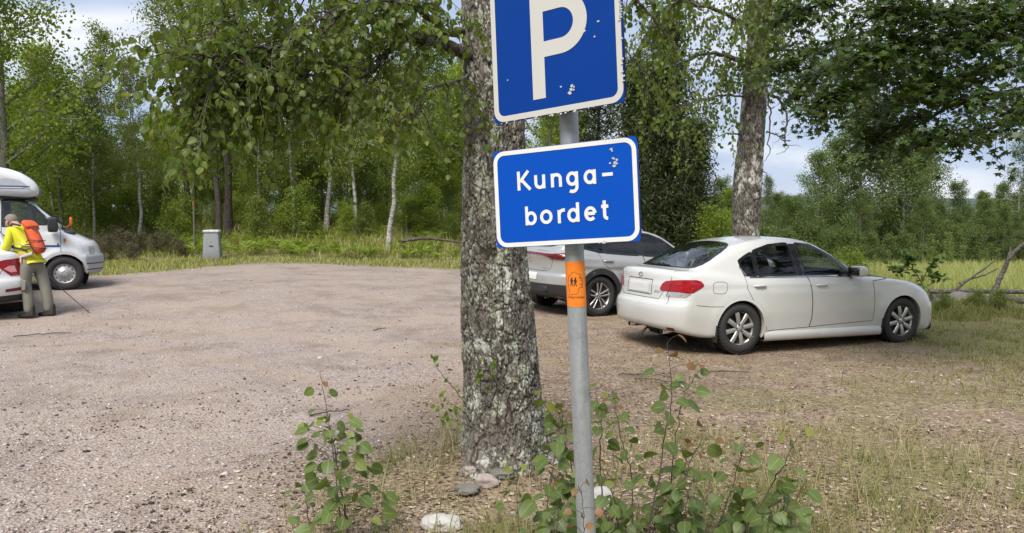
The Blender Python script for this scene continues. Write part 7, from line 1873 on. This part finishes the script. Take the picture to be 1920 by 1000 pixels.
def hand(mb, w_, d, nrm, curl):
    """palm and five bent fingers growing from the wrist"""
    w_, d, nrm = np.array(w_, float), norm(np.array(d, float)), norm(np.array(nrm, float)); s_ = np.cross(d, nrm)
    rbox(mb, w_ + d * .05, (.095, .08, .03), np.stack([d, s_, nrm], 1), .6)
    for k, (off, L, r) in enumerate(((-.030, .070, .0085), (-.010, .078, .009), (.011, .073, .0088), (.030, .058, .0078))):
        b = w_ + d * .092 + s_ * off; a1 = norm(d - nrm * curl * .5); a2 = norm(d - nrm * curl * 1.4); mb.tube([b, b + a1 * L * .5, b + a1 * L * .5 + a2 * L * .3, b + a1 * L * .5 + norm(a2 - nrm * curl) * L * .52], [r, r, r * .9, r * .65], 7)
    b = w_ + d * .03 - s_ * .036; t1 = norm(d * .7 - s_ * .6 - nrm * .2); mb.tube([b, b + t1 * .035, b + t1 * .035 + norm(d - nrm * curl * .4) * .03], [.012, .0105, .007], 7)
def face(mb):
    for sg in (-1, 1):
        rbox(mb, (-.395, sg * .092, 1.51), (.045, .02, .062), Matrix.Rotation(rad(20), 3, 'Y'), .8, 8)                       # ears
    mb.tube([(-.50, 0, 1.545), (-.535, 0, 1.49), (-.515, 0, 1.475)], [.010, .017, .012], 8)                                  # nose
    for sg in (-1, 1): rbox(mb, (-.505, sg * .034, 1.525), (.02, .026, .014), None, .9, 8)                                    # eyelids
    mb.tube([(-.512, -.025, 1.448), (-.522, 0, 1.45), (-.512, .025, 1.448)], [.005, .008, .005], 6)                          # mouth
    hand(mb, (-.445, -.20, 1.075), (-1, .12, .0), (.0, 0, 1), .35); hand(mb, (-.425, .26, .945), (-.8, .05, -.55), (.3, -.9, .3), 1.0)
skin('body', body, be, M['skin'], man, extra=face)
jk = [(.0, 0, .98, .145), (-.06, 0, 1.10, .150), (-.15, 0, 1.27, .165), (-.215, 0, 1.385, .13), (-.285, 0, 1.445, .075), (-.205, -.185, 1.37, .082), (-.205, -.25, 1.10, .062), (-.40, -.21, 1.08, .046), (-.205, .185, 1.37, .082), (-.225, .26, 1.10, .062), (-.39, .265, .975, .046), (.02, 0, .90, .142)]
skin('top', jk, [(0, 1), (1, 2), (2, 3), (3, 4), (2, 5), (5, 6), (6, 7), (2, 8), (8, 9), (9, 10), (0, 11)], M['yellow'], man)
trz = [(.01, 0, .97, .135), (.015, 0, .88, .14), (.0, -.095, .80, .115), (-.025, -.105, .53, .088), (.035, -.105, .30, .086), (.05, -.105, .045, .080), (.03, .095, .80, .115), (.10, .125, .54, .088), (.155, .135, .30, .084), (.18, .135, .045, .080)]
tr = skin('trousers', trz, [(0, 1), (1, 2), (2, 3), (3, 4), (4, 5), (1, 6), (6, 7), (7, 8), (8, 9)], M['trouser'], man)
pk = MB(); rbox(pk, (.035, -.195, .52), (.15, .03, .17), Matrix.Rotation(rad(8), 3, 'Y'), .3); pk.build('leg_pocket', M['trouser'], tr)
for (x, y) in ((.04, -.105), (.18, .14)):
    sh = MB(); rows = []
    for u in np.linspace(0, 1, 12):
        xx = x + .11 - u * .33; w_ = .056 * (math.sin(min(1, u * 1.4 + .35) * 1.57)) * (1 if u < .8 else 1 - (u - .8) * 2.2); h_ = .20 - .15 * S(u / .55) + .0 if u < .55 else .075 - .035 * (u - .55) / .45
        h_ = float(h_); rows.append([(xx, y + w_ * c_, .0 if s2 < 0 else h_ * s2) for c_, s2 in ((-1, -1), (-1.05, .25), (-.85, .75), (-.3, 1), (.3, 1), (.85, .75), (1.05, .25), (1, -1))])
    R_ = np.array(rows); sh.grid(R_, closed_v=True)
    for k, fl in ((0, 1), (11, 0)): sh.add(np.vstack([R_[k], R_[k].mean(0)]), np.array([[i, (i + 1) % 8, 8] for i in range(8)]))
    sh.build('shoe', M['shoe'], man)
hr = MB(); u = np.linspace(0, .5 * np.pi, 9); v = np.linspace(0, 2 * np.pi, 28, endpoint=False); U, V_ = np.meshgrid(u, v, indexing='ij')
ax = norm(np.array([.42, 0, .90])); e1 = np.array([0, 1., 0]); e2 = np.cross(ax, e1); c0 = np.array([-.412, 0, 1.545])
Rr = .0985 * (1 + .05 * (fbm(V_ * 3, U * 6, seed=5) - .5) * 2 + .02 * np.sin(V_ * 13) * np.sin(U * 6)); P = c0 + (np.cos(U)[..., None] * ax * 1.04 + np.sin(U)[..., None] * (np.cos(V_)[..., None] * e1 * .93 + np.sin(V_)[..., None] * e2 * 1.05)) * Rr[..., None]; hr.grid(P, closed_v=True); hr.build('hair', M['hair'], man)
MW = lambda p: Matrix.Translation(man.location) @ Matrix.Rotation(rad(-20), 4, 'Z') @ Vector(p)
pack = thing('backpack', 'orange red backpack with pale hip straps worn on the bending man\'s back', 'backpack', MW((.12, 0, 1.2))); pack.rotation_euler = (0, 0, rad(-20)); o_ = np.array([.12, 0, 1.2])
sh_ = lambda nodes: [(n_[0] - .12, n_[1], n_[2] - 1.2, *n_[3:]) for n_ in nodes]
M['pack'] = plain('orange_pack_cloth', (.56, .085, .02), .75, var=.2, sc=9, bump=.5, bsc=14)
skin('pack_body', sh_([(-.05, 0, 1.46, .07), (.01, 0, 1.40, .10), (.09, 0, 1.25, .11), (.18, 0, 1.10, .105), (.22, 0, 1.01, .085)]), [(0, 1), (1, 2), (2, 3), (3, 4)], M['pack'], pack)
skin('front_pocket', sh_([(.13, 0, 1.30, .05), (.205, 0, 1.16, .07), (.26, 0, 1.04, .06)]), [(0, 1), (1, 2)], plain('dark_orange_pack_cloth', (.40, .05, .02), .7, var=.2), pack)
mb = MB(); mb.tube(np.array([(-.02, -.15, 1.46), (-.17, -.17, 1.49), (-.31, -.13, 1.40), (-.31, -.13, 1.25), (-.2, -.165, 1.12), (.08, -.14, 1.07)]) - o_, .017, 6); mb.build('shoulder_strap', M['blackp'], pack)
for pts, r in (([(.02, -.115, 1.40), (.10, -.135, 1.26), (.19, -.125, 1.10), (.23, -.09, 1.0)], .007), ([(-.03, -.09, 1.49), (.06, -.07, 1.46), (.15, -.04, 1.40), (.16, .04, 1.40), (.06, .07, 1.46)], .009), ([(.05, -.12, 1.20), (.15, -.13, 1.24), (.24, -.07, 1.22), (.25, .06, 1.22)], .007), ([(.09, -.13, 1.08), (.20, -.13, 1.12), (.30, -.05, 1.10), (.30, .05, 1.10)], .007)):
    mb = MB(); limb(mb, np.array(pts) - o_, r, r, 6, 5, .002); mb.build('compression_strap', M['blackp'], pack)
lid = MB(); rbox(lid, np.array((.0, 0, 1.475)) - o_, (.20, .23, .09), Matrix.Rotation(rad(32), 3, 'Y'), .6); lid.build('lid', M['pack'], pack)
mb = MB(); mb.tube(np.array([(.17, -.10, 1.02), (.06, -.165, .975), (-.04, -.16, .955), (-.15, -.06, .95)]) - o_, [.032, .026, .018, .012], 8); mb.tube(np.array([(.14, -.12, 1.14), (.02, -.165, 1.15), (-.10, -.165, 1.21), (-.24, -.12, 1.22)]) - o_, .008, 6); mb.build('hip_belt', plain('pale_strap', (.42, .40, .36), .7), pack)
mb = MB(); mb.tube(np.array([(.0, -.18, .97), (.01, -.19, .88)]) - o_, .014, 6); mb.build('strap_end', plain('pale_strap_end', (.50, .49, .45), .7), pack)
stick = thing('trekking_pole', 'thin dark trekking pole slanting to the ground behind the bending man', 'trekking pole', MW((-.46, .27, .90)))
a = np.array([0, 0, 0.]); tip = MW((.62, .52, 0)); tip = Vector((tip.x, tip.y, gz(tip.x, tip.y))); b = np.array((tip - stick.location)[:])
MB().tube([a + (a - b) * .06, a + (b - a) * .5, b], [.009, .008, .005], 8).build('shaft', plain('dark_pole', (.03, .025, .04), .4, .4), stick); MB().tube([a - (b - a) * .10, a + (b - a) * .04], .015, 8).build('grip', M['blackp'], stick); MB().lathe([(0, 0), (.02, .0), (.022, .01), (0, .012)], 10, 'z', b - (b - a) / np.linalg.norm(b - a) * .06).build('basket', M['blackp'], stick)
